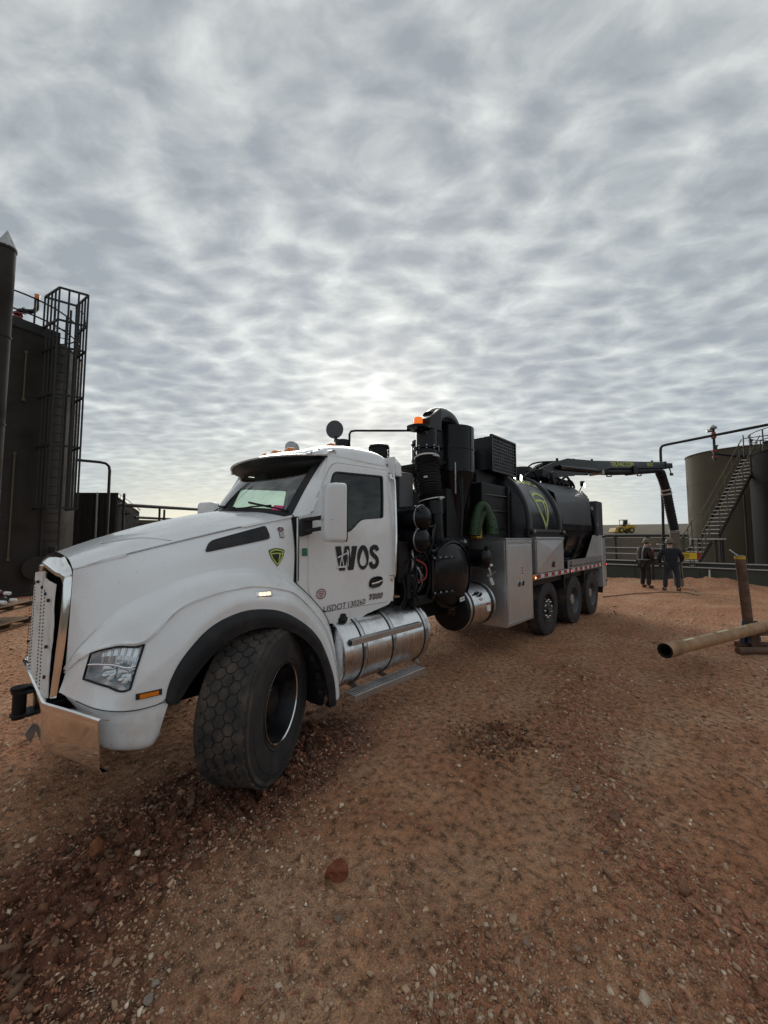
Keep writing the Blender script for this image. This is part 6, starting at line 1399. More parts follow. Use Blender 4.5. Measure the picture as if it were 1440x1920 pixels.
# ---- cooler box with its guard
CL = thing_part('cooler')
MB().box((6.42, -.60, 3.42), (1.02, .36, .62)).build('case', 'black', CL, bevel=.015)
for x in (5.93, 6.91): MB().box((x, -.80, 3.42), (.035, .05, .66)).build('guard_frame', 'black', CL, bevel=.006)
for z in (3.10, 3.745): MB().box((6.42, -.80, z), (1.0, .05, .035)).build('guard_frame', 'black', CL, bevel=.006)
for k in range(1, 11): MB().bar((5.94 + k * .088, -.81, 3.11), (5.94 + k * .088, -.81, 3.73), .011, .011).build('guard_bar', 'tank_grey', CL)
for k in range(1, 10): MB().bar((5.94, -.812, 3.11 + k * .0625), (6.90, -.812, 3.11 + k * .0625), .010, .010).build('guard_bar', 'tank_grey', CL)
MB().box((6.42, -.785, 3.42), (.96, .01, .62)).build('core', 'ink', CL)
part(MB().box((6.3, -.45, 2.98), (1.3, .4, .24)).box((6.9, -.3, 3.0), (.6, .5, .4)), 'cooler_mount', 'black_dull', bevel=.02)
part(MB().cyl((7.35, -.42, 3.35), (7.35, .1, 3.35), .24, 28).cyl((7.35, -.46, 3.35), (7.35, -.42, 3.35), .30, 28).box((7.3, -.3, 3.65), (.25, .3, .25)), 'hose_reel', 'black', bevel=.01)
for x, z in ((6.98, 3.13), (7.28, 3.12)):
    wl = thing_part('work_light'); MB().box((x, -.72, z), (.10, .07, .16), ry=R(10)).build('case', 'black', wl, bevel=.015); MB().box((x + .005, -.757, z), (.075, .012, .12), ry=R(10)).build('glass', 'work_lamp', wl, bevel=.01)

# service lines and cables that crowd the gap behind the cab
rg = np.random.default_rng(21)
for k in range(14):
    x0_ = 3.15 + .1 * (k % 7); z0_ = 1.0 + .05 * k; y0_ = -.96 - .02 * (k % 4)
    P = [(x0_, y0_, z0_), (x0_ + rg.uniform(-.05, .1), y0_ - rg.uniform(.02, .1), z0_ + rg.uniform(.1, .25)), (x0_ + rg.uniform(.0, .2), y0_ - rg.uniform(0, .06), z0_ + rg.uniform(.25, .5)), (x0_ + rg.uniform(.1, .35), y0_ + .05, z0_ + rg.uniform(.4, .75))]
    part(MB().tube(cat_rom(P, 18), rg.choice((.010, .014, .018)), 8), 'service_hose', ('hose_black', 'hose_black', 'hose_black', 'black', 'steel')[k % 5])
for k in range(5): 
    c_ = (3.36 + .07 * k, -1.05, 1.82 - .05 * (k % 2)); part(MB().lathe([(0, .028), (.012, .028), (.014, .02)], c_, (0, -1, 0), 14), 'gauge', 'steel')
for s_ in (-1, 1): part(MB().tube([(4.62, -.95, 1.9), (4.66, -.96, 2.3), (4.64, -.95 + .02 * s_, 2.8)], .02, 8), 'riser_pipe', 'black')
# ---- debris tank: cylinder with two bands, charcoal shroud, rear door
DT = thing_part('debris_tank')
ty, tz, tr_ = 0.0, 2.14, 1.17
def arc_pt(x, a_, r_): return np.array((x, ty - r_ * math.sin(a_), tz + r_ * math.cos(a_)))      # a_ from the top, positive to the near side
G = np.array([[arc_pt(x, a_, tr_) for a_ in np.linspace(-2.4, 2.4, 72)] for x in (6.42, 6.5, 8.25, 10.7)])
MB().grid(G).build('shell', 'tank_black', DT, smooth=40)
MB().lathe([(-.12, .01), (-.10, tr_ * .6), (-.04, tr_ * .93), (0, tr_)], (6.45, ty, tz), (1, 0, 0), 96).build('front_head', 'tank_black', DT, smooth=40)
for x in (6.60, 8.20):
    G = np.array([[arc_pt(x + dx, a_, tr_ + dr_) for a_ in np.linspace(-1.7, 1.70, 64)] for dx, dr_ in ((-.05, 0), (-.05, .045), (-.035, .06), (.035, .06), (.05, .045), (.05, 0))])
    MB().grid(G).build('band', 'tank_grey', DT, smooth=30)
    b = arc_pt(x, 1.66, tr_ + .05); MB().box(b + (0, 0, -.03), (.13, .10, .10)).build('band_foot', 'black_dull', DT, bevel=.01); MB().cyl(b + (0, -.05, -.02), b + (0, -.08, -.02), .03, 8).build('band_bolt', 'steel', DT)
MB().bar((6.52, -1.225, 2.03), (8.28, -1.225, 2.03), .05, .05).build('lower_rail', 'tank_grey', DT)
MB().box((7.4, -1.12, 1.96), (1.9, .22, .12)).build('saddle', 'black_dull', DT, bevel=.02)
# decals wrapped on the shell between the bands: (u along x, v arc length from the side line upwards)
def on_tank(P2, F, name, m, off=.004, par=None):
    V = []
    for x, v in P2:
        a_ = math.pi / 2 - v / tr_; V.append(arc_pt(x, a_, tr_ + off))
    return MB().add(V, F).build(name, m, DT if par is None else par, smooth=60)
def tank_shield(cx, cv, s):
    out_ = rpoly([(-1, .72), (0, .98), (1, .72), (.80, -.1), (0, -1.05), (-.80, -.1)], [.14, .5, .14, .5, .05, .5], 5)
    for sc_, w, m_, off in ((.99, .10, 'lime_light', .004), (.84, .13, 'lime', .006)):
        V, F = stroke2(resample(out_ * sc_, 80), w, True); on_tank([(cx + x * s * .80, cv + z * s) for x, z in V], F, 'decal_line', m_, off)
    V, F = stroke2(resample(np.array([(-.66, .33), (0, .38), (.66, .33)]), 20, False), .12); on_tank([(cx + x * s * .8, cv + z * s) for x, z in V], F, 'decal_line', 'lime', .006)
    V, F = stroke2(resample(np.array([(.36, .33), (.34, .1), (.26, -.2), (.1, -.5)]), 20, False), np.linspace(.2, .03, 20)); on_tank([(cx + x * s * .8, cv + z * s) for x, z in V], F, 'decal_line', 'lime', .006)
tank_shield(7.46, .36, .43)
def tank_text(s_, size, cx, cv, m_, off, **k):
    V, F = text_geo(s_, size, **k); on_tank([(cx + x, cv + z) for x, z, _ in V], F, 'lettering', m_, off)
tank_text('TRUVAC', .30, 7.40, 1.05, 'lime_light', .004, offset=.03, sx=1.05); tank_text('TRUVAC', .29, 7.40, 1.05, 'lime', .006, offset=.006, sx=1.08)
# charcoal shroud: faceted cover on the rear half
SHR = []
for x, g in ((8.28, 0.0), (9.75, 0), (10.45, .0)):
    k = (x - 8.28) / 2.17; SHR.append([(x, -.30, 3.26 + .04 * k), (x, -.62 - .2 * k, 3.17 + .05 * k), (x, -1.06 - .12 * k, 2.885 + .02 * k), (x, -1.07 - .12 * k, 2.86 + .02 * k), (x, -1.225, 2.24), (x, -1.22, 2.21), (x, -1.05, 2.20)])
MB().grid(np.array(SHR), flip=True).mirror_y().build('shroud', 'tank_grey', DT, smooth=20, solid=.012)
MB().prism([(10.45, -1.225, 2.22), (10.45, -1.18, 2.90), (10.62, -1.10, 2.92), (10.62, -1.12, 2.22)], (0, .02, 0)).build('shroud_end', 'tank_black', DT)
MB().box((9.4, -1.15, 2.14), (2.25, .16, .14)).build('lower_rail', 'tank_black', DT, bevel=.015)
MB().tube([(10.15, -1.10, 3.06), (10.32, -1.18, 2.93)], .022, 8).build('shroud_handle', 'silver', DT)
# rear ring, door, hinge leg
G = np.array([[arc_pt(x, a_, r_) for a_ in np.linspace(-2.6, 2.6, 80)] for x, r_ in ((10.62, tr_), (10.62, tr_ + .09), (10.72, tr_ + .09), (10.80, tr_ + .03), (10.86, tr_ - .05))])
MB().grid(G).build('rear_ring', 'black', DT, smooth=30)
MB().lathe([(10.84, tr_ - .02), (10.98, tr_ * .85), (11.08, tr_ * .5), (11.1, .01)], (0, ty, tz), (1, 0, 0), 64).build('rear_door', 'tank_black', DT, smooth=50)
MB().bar((10.66, -1.24, 2.62), (10.70, -1.27, 1.94), .08, .06).build('door_strut', 'tank_grey', DT)
for a_ in (1.9, 1.5, 1.15): 
    p = arc_pt(10.75, a_, tr_ + .1); MB().box(p, (.12, .06, .09)).build('door_dog', 'steel', DT, bevel=.01)
# belly of the tank below the rail with two ribs
for x in (8.75, 9.65):
    G = np.array([[arc_pt(x + dx, a_, tr_ + dr_) for a_ in np.linspace(1.75, 2.6, 24)] for dx, dr_ in ((-.06, 0), (-.05, .05), (.05, .05), (.06, 0))]); MB().grid(G).build('belly_rib', 'tank_black', DT)
part(MB().box((9.2, -.9, 1.28), (1.2, .5, .22)).box((9.0, -.98, 1.36), (.35, .2, .14)).cyl((9.4, -1.1, 1.34), (9.4, -.5, 1.34), .10, 16), 'sump_valve', 'black_dull', bevel=.02)

# ---- side body: second box with a creased lid, deck rail with reflective tape
SB = thing_part('side_box')
b0, b1, z0, z1 = 6.60, 8.08, 1.245, 1.905; yo = -1.29
MB().box(((b0 + b1) / 2, -1.04, (z0 + z1) / 2), (b1 - b0, .5, z1 - z0)).build('body', 'alu_box', SB, bevel=.006)
a_, b_, c_, d_ = (b0 + .05, z0 + .05), (b1 - .04, z0 + .05), (b1 - .04, z1 - .06), (b0 + .05, z1 - .06); m_ = ((b0 + b1) / 2 + .02, z0 + .40)
for tri, dy in (((a_, b_, m_), 0), ((b_, c_, m_), 0), ((c_, d_, m_), 0), ((d_, a_, m_), 0)): pass
def yv(p, peak): return yo - (.020 if peak else .008)
MB().add([(x, yo - .010, z) for x, z in (a_, b_, c_, d_)] + [(m_[0], yo - .035, m_[1])] + [(x, yo, z) for x, z in (a_, b_, c_, d_)], [(0, 1, 4), (1, 2, 4), (2, 3, 4), (3, 0, 4), (0, 5, 6, 1), (1, 6, 7, 2), (2, 7, 8, 3), (3, 8, 5, 0)]).build('creased_lid', 'alu_box', SB, smooth=3)
MB().box(((b0 + b1) / 2, yo - .006, z1 - .028), (b1 - b0, .03, .045)).build('top_trim', 'alu', SB, bevel=.004); MB().box((b0 + .02, yo - .006, (z0 + z1) / 2 - .03), (.035, .03, z1 - z0 - .07)).build('side_trim', 'alu', SB, bevel=.004)
MB().lathe([(0, .06), (.008, .058), (.012, .045), (.004, .04), (.002, .001)], (7.42, yo - .024, z0 + .13), Ym, 20).build('latch_cup', 'ink', SB); MB().box((7.43, yo - .045, z0 + .12), (.06, .03, .03)).build('latch_handle', 'silver', SB, bevel=.005)
DKR = thing_part('deck_rail')
MB().box((8.85, -1.275, 1.185), (5.05, .03, .10)).build('tape_rail', 'alu', DKR, bevel=.003)
MB().box((9.85, -1.28, 1.325), (3.0, .02, .175)).build('perforated_strip', 'alu', DKR, bevel=.003)
for k in range(14): MB().box((8.75 + k * .19, -1.2915, 1.275), (.10, .006, .028)).build('slot', 'ink', DKR)
MB().box((8.52, -1.2915, 1.32), (.14, .004, .12)).build('data_plate', 'ink', DKR); MB().box((8.52, -1.2945, 1.335), (.11, .003, .05)).build('plate_print', 'steel', DKR)
n = 13
for k in range(n):
    x0_ = 6.62 + k * .36
    MB().box((x0_ + .09, -1.2915, 1.19), (.178, .004, .062)).build('tape_red', 'red', DKR); MB().box((x0_ + .27, -1.2915, 1.19), (.178, .004, .062)).build('tape_white', 'tape_white', DKR)
for x, m2, r_ in ((6.47, 'amber_lit', .042), (8.44, 'red_lit', .036), (11.32, 'red_lit', .036)):
    lm = thing_part('rail_lamp'); MB().lathe([(0, r_ + .012), (.012, r_ + .012), (.014, r_)], (x, -1.292, 1.19), Ym, 20).build('ring', 'ink' if m2 != 'amber_lit' else 'amber', lm); MB().lathe([(.012, r_), (.025, r_ * .8), (.03, .001)], (x, -1.292, 1.19), Ym, 20).build('lens', 'red' if m2 == 'red_lit' else 'amber', lm); MB().lathe([(.026, r_ * .42), (.034, r_ * .3), (.036, .001)], (x + r_ * .3, -1.292, 1.185), Ym, 12).build('bulb', m2, lm)
part(MB().box((8.9, 0, 1.06), (4.9, 2.4, .10)), 'deck', 'black_dull', bevel=.01)
for s in (-1, 1):
    for x in (8.2, 9.6): part(MB().box((x, s * 1.0, .98), (.06, .5, .3)), 'fender_bracket', 'black_dull')
    part(MB().box((11.12, s * 1.02, .75), (.02, .5, .62)), 'mud_flap', 'plastic', bevel=.004)
# tail body: tall charcoal cabinet above, aluminium below
TB = thing_part('tail_body')
MB().box((11.25, -1.10, 2.42), (.52, .28, .92)).build('upper_cabinet', 'tank_grey', TB, bevel=.03)
MB().box((11.27, 0, 2.2), (.45, 2.2, 1.2)).build('rear_bulkhead', 'tank_black', TB, bevel=.02)
MB().prism([(9.75, -1.265, 1.42), (11.05, -1.265, 1.42), (11.05, -1.265, 1.96), (10.40, -1.265, 1.96)], (0, .015, 0)).build('gusset_panel', 'alu_box', TB)
MB().box((11.25, -1.15, 1.28), (.36, .30, 1.36)).build('corner_post', 'alu_box', TB, bevel=.008)
MB().box((11.25, -1.305, 1.92), (.32, .012, .05)).build('post_hinge', 'ink', TB)
for z in (1.80, 1.45, .75): MB().box((11.40, -1.305, z), (.03, .012, .05)).build('post_latch', 'ink', TB)
MB().box((11.3, 0, .58), (.35, 2.4, .10)).build('rear_bumper', 'ink', TB, bevel=.01)
MB().cyl((11.36, -1.245, 2.84), (11.36, -1.25, 2.84), .018, 10).build('marker', 'deckwhite', TB)

# ---- boom: turret, folded knuckle, square telescoping beam, suction tube that hangs to the ground
BM = thing_part('boom')
piv = np.array((8.9, -.18, 3.42)); kn = np.array((10.3, -.42, 3.86)); tip = np.array((17.55, -2.14, 4.62))
MB().lathe([(3.15, .42), (3.30, .42), (3.32, .30), (3.62, .28)], (8.9, -.05, 0), (0, 0, 1), 32).build('turret', 'black', BM)
dirb = (tip - kn) / np.linalg.norm(tip - kn); side_ = np.cross(dirb, (0, 0, 1)); side_ /= np.linalg.norm(side_)
def bp_(l, s_, z_): return kn + dirb * l + side_ * s_ + np.array((0, 0, z_))
# first arm as a tapered plate pair
for s_ in (-.16, .16): MB().prism([bp_(-1.3, s_, -.22), bp_(-.4, s_, .03), bp_(.3, s_, .15), bp_(1.1, s_, .12), bp_(2.6, s_, .06), bp_(2.6, s_, -.12), bp_(1.35, s_, -.28), bp_(.4, s_, -.33), bp_(-1.2, s_, -.40)], side_ * .03).build('arm_plate', 'black', BM)
MB().prism([bp_(-1.2, -.13, -.36), bp_(-.4, -.13, -.02), bp_(1.0, -.13, .06), bp_(2.5, -.13, .02), bp_(2.5, -.13, -.08), bp_(1.2, -.13, -.22), bp_(-1.1, -.13, -.38)], side_ * .26).build('arm_core', 'black_dull', BM)
def beam(l0, l1, w, h, zc, nm, m2='black'): MB().bar(bp_(l0, 0, zc), bp_(l1, 0, zc), w, h).build(nm, m2, BM, bevel=.012)
beam(1.2, 6.9, .22, .235, .0, 'outer_beam', 'tank_black'); beam(6.5, 7.55, .18, .19, -.01, 'inner_beam', 'tank_black'); beam(6.82, 6.92, .26, .28, .0, 'beam_collar')
# cylinders, pulleys, hoses
MB().tube([bp_(-.9, -.24, -.22), bp_(1.3, -.24, -.24)], .055, 14).tube([bp_(1.3, -.24, -.24), bp_(2.1, -.24, -.25)], .03, 12).build('lift_cylinder', 'black', BM)
MB().tube([bp_(-.2, .25, -.1), bp_(1.6, .25, -.2)], .06, 12).build('lift_cylinder', 'black', BM)
MB().cyl(bp_(2.15, -.20, -.24), bp_(2.15, .20, -.24), .07, 16).build('pin', 'steel', BM)
for l in (.35, 1.35, 2.4): MB().cyl(bp_(l, -.20, -.02 - .01 * l), bp_(l, -.17, -.02 - .01 * l), .07, 18).build('pivot_boss', 'black_dull', BM)
for k in range(5): 
    MB().tube(cat_rom([bp_(-1.2 + .2 * k, -.22, -.3), bp_(-.6 + .2 * k, -.3, .06 - .05 * k), bp_(.1 + .15 * k, -.2, .12), bp_(.9 + .1 * k, -.18, .10)], 24), .022, 6).build('hydraulic_hose', 'hose_black', BM)
for l in (2.9, 5.0): MB().tube([bp_(l, -.12, -.10), bp_(l + .12, -.12, -.34), bp_(l + .38, -.12, -.34), bp_(l + .5, -.12, -.10)], .02, 6).build('hose_hook', 'black_dull', BM)
tubep = [bp_(2.2, 0, -.20), bp_(3.4, 0, -.22), bp_(5.2, 0, -.20), bp_(6.4, 0, -.18), bp_(6.85, -.02, -.26)]
MB().tube(cat_rom(tubep, 40), .10, 22).build('suction_pipe', 'hose_black', BM); MB().cyl(bp_(4.35, -.16, -.18), bp_(4.35, .16, -.18), .15, 22).build('pulley', 'black_dull', BM)
hp_ = cat_rom([bp_(6.7, -.02, -.26), np.array((17.05, -1.96, 4.12)), np.array((17.28, -2.04, 3.62)), np.array((17.45, -2.10, 3.0)), np.array((17.60, -2.16, 2.4)), np.array((17.66, -2.18, 2.12))], 160)
MB().tube(hp_, [.150 + .008 * math.sin(i * 1.3) for i in range(160)], 24).build('hanging_hose', 'hose_black', BM, smooth=70)
for i_ in (58, 66, 150, 156): MB().tube([hp_[i_], hp_[i_ + 3]], .172, 24).build('hose_clamp', 'galv', BM)
MB().bar(hp_[60] + (-.1, -.1, 0), hp_[60] + (-.35, -.1, -.06), .02).build('clamp_handle', 'galv', BM)
MB().tube([hp_[-1] + (0, 0, .05), (17.75, -2.2, 1.2), (17.85, -2.22, .1)], .155, 24).build('dig_tube', 'hose_clear', BM)
MB().bar(tip + (-.02, 0, -.08), tip + (.12, -.03, -.28), .03).box(tip + (.14, -.04, -.32), (.16, .1, .08)).build('tip_light', 'black', BM)
def boom_text(s_, size, l, z_, m2, **k):
    V, F = text_geo(s_, size, **k); P = [bp_(l + x, .114 if side_[1] < 0 else -.114, z_ + z) for x, z, _ in V]; MB().add(P, F).build('lettering', m2, BM, smooth=None)
boom_text('TRUVAC.COM', .19, 3.55, .01, 'lime', offset=.006, sx=1.25); boom_text('MXX', .18, 5.55, .01, 'lime', offset=.004, sx=1.2)
for l in (.1, .9, 1.9, 6.0): MB().cyl(bp_(l, 0, .08), bp_(l, 0, .18), .035, 8).build('lug', 'black_dull', BM)
wl = thing_part('work_light'); MB().box((10.9, -.92, 3.36), (.12, .10, .14)).build('case', 'black', wl, bevel=.015); MB().box((10.88, -.98, 3.31), (.08, .02, .11), ry=R(20)).build('glass', 'work_lamp', wl, bevel=.01); MB().bar((10.9, -.9, 3.3), (10.85, -.8, 3.05), .03).build('stalk', 'black', wl)
for k, (x, y) in enumerate(((9.6, -.75), (10.0, -.85), (10.4, -.8), (8.6, -.55))): part(MB().tube(cat_rom([(x - .5, y + .1, 3.22), (x - .2, y, 3.38 + .05 * (k % 2)), (x + .1, y - .02, 3.26), (x + .4, y + .1, 3.18)], 20), .03, 8), 'roof_hose', 'hose_black')
part(MB().box((9.9, -.55, 3.36), (1.9, .3, .12)).box((8.95, -.5, 3.42), (.5, .35, .2)).cyl((9.3, -.75, 3.36), (9.3, -.45, 3.36), .16, 18), 'boom_rest', 'black_dull', bevel=.02)

# ================================================================== loose things on the yard
CP = thing('casing_pipe', 'rusty steel casing pipe with cream stencilling lying across a pipe stand', 'pipe', (6.1, -3.2, .37))
A_, B_ = np.array((6.082, -3.202, .371)), np.array((8.542, -4.087, .374)); dp_ = (B_ - A_) / np.linalg.norm(B_ - A_); E_ = A_ + dp_ * 7.0; rp = .089
def cpos(l, a_):
    u = np.cross(dp_, (0, 0, 1)); u /= np.linalg.norm(u); return u * math.sin(a_) + np.array((0, 0, 1)) * math.cos(a_)
pr = [(0, rp - .02), (0, rp + .008), (.30, rp + .010), (.36, rp), (7.0, rp), (7.0, rp - .012), (0.02, rp - .02)]
MB().lathe(pr, A_, dp_, 40).build('pipe', 'rust_pipe', CP, smooth=40)
MB().lathe([(.01, rp - .021), (1.2, rp - .021), (1.2, .001)], A_, dp_, 32).build('bore', 'ink', CP)
MB().lathe([(.0, rp - .022), (-.004, rp - .01), (-.004, rp + .004), (.0, rp + .009)], A_, dp_, 40).build('end_ring', 'black_dull', CP)
def stencil(l0, l1, a0, a1, m2='stencil'):
    G = np.array([[A_ + dp_ * l + cpos(l, a_) * (rp + .0022 if l > .36 else rp + .0125) for a_ in np.linspace(a0, a1, 6)] for l in np.linspace(l0, l1, 10)]); MB().grid(G).build('stencil_mark', m2, CP)
u_ = np.cross(dp_, (0, 0, 1)); sgn = 1 if u_ @ (np.array((-.395, -4.031, 0)) - A_) > 0 else -1
stencil(.44, .72, sgn * -.05, sgn * .42); stencil(1.40, 1.75, sgn * -.1, sgn * .32)
for l0 in (.92, 1.02, 1.11, 1.20, 2.0, 2.1, 2.2, 2.3): stencil(l0, l0 + .055, sgn * .05, sgn * (.30 + .05 * (int(l0 * 10) % 2)))
PS = thing('pipe_stand', 'rusty upright post of a pipe stand with blue gusset behind the casing pipe', 'stand', (8.9, -4.05, 0))
pb, pt_ = np.array((8.93, -4.06, .10)), np.array((8.80, -3.99, 1.58))
MB().tube([pb, pt_], .072, 24).build('post', 'rust', PS)
MB().lathe([(0, .075), (.05, .077), (.05, .06)], pt_ - (0, 0, .06), (0, 0, 1), 24).build('yellow_top', 'yellow', PS)
MB().tube([pt_ + (.0, .03, .0), pt_ + (-.02, .13, .10)], .012, 8).build('lever', 'steel', PS)
MB().prism([(8.72, -3.97, .10), (9.12, -4.13, .10), (8.99, -4.08, .52), (8.86, -4.03, .52)], (.03, .05, 0)).build('gusset', 'blue_paint', PS); MB().prism([(8.74, -4.02, .10), (9.10, -4.16, .10), (8.97, -4.13, .46), (8.84, -4.08, .46)], (-.02, -.04, 0)).build('gusset', 'blue_paint', PS)
MB().tube([(8.25, -3.90, .05), (8.6, -4.25, .05), (9.3, -4.9, .05)], .055, 14).build('foot', 'rust', PS); MB().tube([(8.75, -3.88, .05), (9.15, -4.4, .05)], .055, 14).build('foot', 'rust', PS)
MB().bar((8.62, -3.95, .27), (8.95, -4.3, .27), .08, .06).build('saddle', 'rust', PS); MB().box((8.78, -4.12, .16), (.10, .10, .24)).build('saddle_leg', 'rust', PS)
hs = [(13.5, -.7), (15.3, -1.5), (16.2, -2.1), (16.3, -2.55), (16.05, -2.9), (16.6, -2.75), (17.4, -2.7), (18.6, -2.4)]
HP = cat_rom(np.array([(x, y, 0) for x, y in hs]), 80); HP[:, 2] = ground_z(HP[:, 0], HP[:, 1]) + .018
tag(MB().tube(HP, .018, 8).build('ground_hose', mat('tan_hose', (.25, .17, .10), .6)), 'thin tan hose snaking over the dirt beside the two workers', 'hose')
VM = thing('valve_manifold', 'red valve manifold behind the two workers inside the containment', 'valve', (19.0, -1.3, 1.0))
MB().tube([(19.5, -1.0, 1.35), (19.6, -2.0, 1.38)], .06, 12).tube([(19.5, -1.2, .1), (19.5, -1.2, 1.4)], .06, 12).build('pipe', 'dark_pipe', VM)
for y in (-1.2, -1.5, -1.75): MB().cyl((19.5, y, 1.30), (19.5, y - .05, 1.30), .13, 16).build('flange', 'red_valve', VM)
MB().cyl((19.5, -1.5, 1.4), (19.5, -1.5, 1.6), .02, 8).lathe([(1.6, .12), (1.62, .13), (1.64, .12)], (19.5, -1.5, 0), (0, 0, 1), 16).build('hand_wheel', 'steel', VM)
for k, (y, z) in enumerate(((-5.0, .95), (-5.35, .93), (-5.6, .96))):
    o = thing('pipe_valve', ['grey valve lying along the wall right of the pipe stand top', 'middle grey valve on the wall top right of the pipe stand', 'grey lever valve furthest right on the wall top'][k], 'valve', (20.9, y, z), 'small valves along the containment wall')
    MB().cyl((21.2, y - .12, z), (21.2, y + .12, z), .05, 10).cyl((21.2, y, z), (21.2, y, z + .14), .03, 8).build('body', 'galv', o); MB().bar((21.2, y, z + .14), (21.15, y + .16, z + .24), .03).build('lever', 'galv', o)
# ================================================================== the two workers
def skinned(name, verts, edges, radii, root, m, parent, T, sub=2):
    me = bpy.data.meshes.new(name); me.from_pydata([tuple(T(v)) for v in verts], edges, []); me.update()
    o = bpy.data.objects.new(name, me); COL.objects.link(o)
    o.modifiers.new('skin', 'SKIN').use_smooth_shade = True
    lay = me.skin_vertices[0].data
    for i, r_ in enumerate(radii):
        lay[i].radius = (r_, r_) if np.isscalar(r_) else r_; lay[i].use_root = (i == root)
    q = o.modifiers.new('sub', 'SUBSURF'); q.levels = sub; q.render_levels = sub
    dg = bpy.context.evaluated_depsgraph_get(); dg.update()
    me2 = bpy.data.meshes.new_from_object(o.evaluated_get(dg)); bpy.data.objects.remove(o); bpy.data.meshes.remove(me)
    me2.name = name
    for p in me2.polygons: p.use_smooth = True
    me2.materials.clear()
    return link(name, me2, m, parent, smooth=None)
def person(x, y, yaw, label, J, jacket, trousers, extras):
    """J: joint positions in the body frame (x right, y forward, z up)"""
    o = thing('person', label, 'person', (x, y, 0), 'workers at the dig tube')
    z0 = float(ground_z(np.array([x]), np.array([y]))[0]); c_, s_ = math.cos(yaw), math.sin(yaw)
    def T(v): return (x + v[0] * c_ - v[1] * s_, y + v[0] * s_ + v[1] * c_, z0 + v[2])
    hd = np.array(J['head']); nk = np.array(J['neck']); ch = np.array(J['chest']); wa = np.array(J['waist']); pv = np.array(J['pelvis'])
    V = [pv, wa, ch, nk, hd - (0, 0, .03), hd + (0, .01, .07)]; E = [(0, 1), (1, 2), (2, 3), (3, 4), (4, 5)]; Rr = [.15, .145, .16, .06, .085, .09]
    for sd_ in ('l', 'r'):
        k = len(V); V += [np.array(J[sd_ + q]) for q in ('sho', 'elb', 'wri', 'hand', 'tip')]; E += [(2, k), (k, k + 1), (k + 1, k + 2), (k + 2, k + 3), (k + 3, k + 4)]; Rr += [.075, .048, .034, .040, .018]
        w_, h_ = np.array(J[sd_ + 'wri']), np.array(J[sd_ + 'hand']); d = h_ - w_; d /= np.linalg.norm(d); sdv = np.cross(d, (0, 0, 1.)); sdv /= np.linalg.norm(sdv) + 1e-9
        for f in (-1.2, -.4, .4, 1.2):
            k2 = len(V); V += [h_ + d * .035 + sdv * .014 * f, h_ + d * .075 + sdv * .018 * f + (0, 0, -.02)]; E += [(k + 3, k2), (k2, k2 + 1)]; Rr += [.010, .008]
        k = len(V); V += [np.array(J[sd_ + q]) for q in ('hip', 'kne', 'ank', 'toe')]; E += [(0, k), (k, k + 1), (k + 1, k + 2), (k + 2, k + 3)]; Rr += [.092, .062, .045, .04]
    skinned('body', V, E, Rr, 0, 'skin', o, T)
    # face: nose, brow, ears
    f = T
    MB().lathe([(0, .018), (.022, .012), (.03, .002)], f(hd + (0, .088, .03)), (-s_, c_, -.2), 8).build('nose', 'skin', o)
    for q in (-1, 1): MB().lathe([(-.012, .002), (-.01, .03), (.01, .03), (.012, .002)], f(hd + (.088 * q, 0, .035)), (c_, s_, 0), 10).build('ear', 'skin', o)
    MB().lathe([(-.05, .088), (.0, .100), (.05, .092), (.09, .05)], f(hd + (0, -.018, .055)), (0, 0, 1), 18).build('hair', 'tool_black', o)
    # jacket
    V = [pv + (0, 0, -.06), wa, ch, nk + (0, -.01, -.02)]; E = [(0, 1), (1, 2), (2, 3)]; Rr = [(.185, .20), (.18, .19), (.185, .215), .10]
    for sd_ in ('l', 'r'):
        k = len(V); V += [np.array(J[sd_ + q]) for q in ('sho', 'elb', 'wri')]; E += [(2, k), (k, k + 1), (k + 1, k + 2)]; Rr += [.105, .075, .058]
    skinned('jacket', V, E, Rr, 1, jacket, o, T)
    V = [pv + (0, 0, .02)]; E = []; Rr = [.165]
    for sd_ in ('l', 'r'):
        k = len(V); V += [np.array(J[sd_ + 'hip']), (np.array(J[sd_ + 'hip']) + J[sd_ + 'kne']) / 2, np.array(J[sd_ + 'kne']), np.array(J[sd_ + 'ank']) + (0, 0, .03)]; E += [(0, k), (k, k + 1), (k + 1, k + 2), (k + 2, k + 3)]; Rr += [.125, .105, .085, .078]
    skinned('trousers', V, E, Rr, 0, trousers, o, T)
    for sd_ in ('l', 'r'):
        a_, t_ = np.array(J[sd_ + 'ank']), np.array(J[sd_ + 'toe'])
        skinned('boot', [a_ + (0, 0, .08), a_ + (0, -.02, -.03), a_ * .4 + t_ * .6 + (0, 0, .01), t_ + (0, .02, .015)], [(0, 1), (1, 2), (2, 3)], [.062, .062, .055, .045], 1, 'boot', o, T)
        skinned('glove', [np.array(J[sd_ + 'wri']), np.array(J[sd_ + 'hand']), np.array(J[sd_ + 'tip'])], [(0, 1), (1, 2)], [.042, .050, .030], 1, 'tool_black', o, T)
    # hard hat with brim
    hc = hd + (0, 0, .085)
    MB().lathe([(-.005, .125), (.03, .128), (.075, .112), (.115, .072), (.13, .02), (.131, .001)], f(hc), (-s_ * -.10, c_ * -.10, 1), 28).build('hard_hat', 'hat', o)
    MB().lathe([(-.012, .120), (-.016, .172), (-.008, .174), (.004, .126)], f(hc), (-s_ * -.10, c_ * -.10, 1), 28).build('hat_brim', 'hat', o)
    extras(o, T); return o
M['boot'] = mat('brown_boots', (.045, .03, .02), .7, var=.3, dust=DUST, damt=.5, dscale=9)
M['hat'] = mat('tan_hard_hat', (.14, .11, .075), .6, var=.1)
M['navy'] = mat('navy_jacket', (.009, .011, .018), .85, var=.25, scale=9, bump=.3, bscale=30)
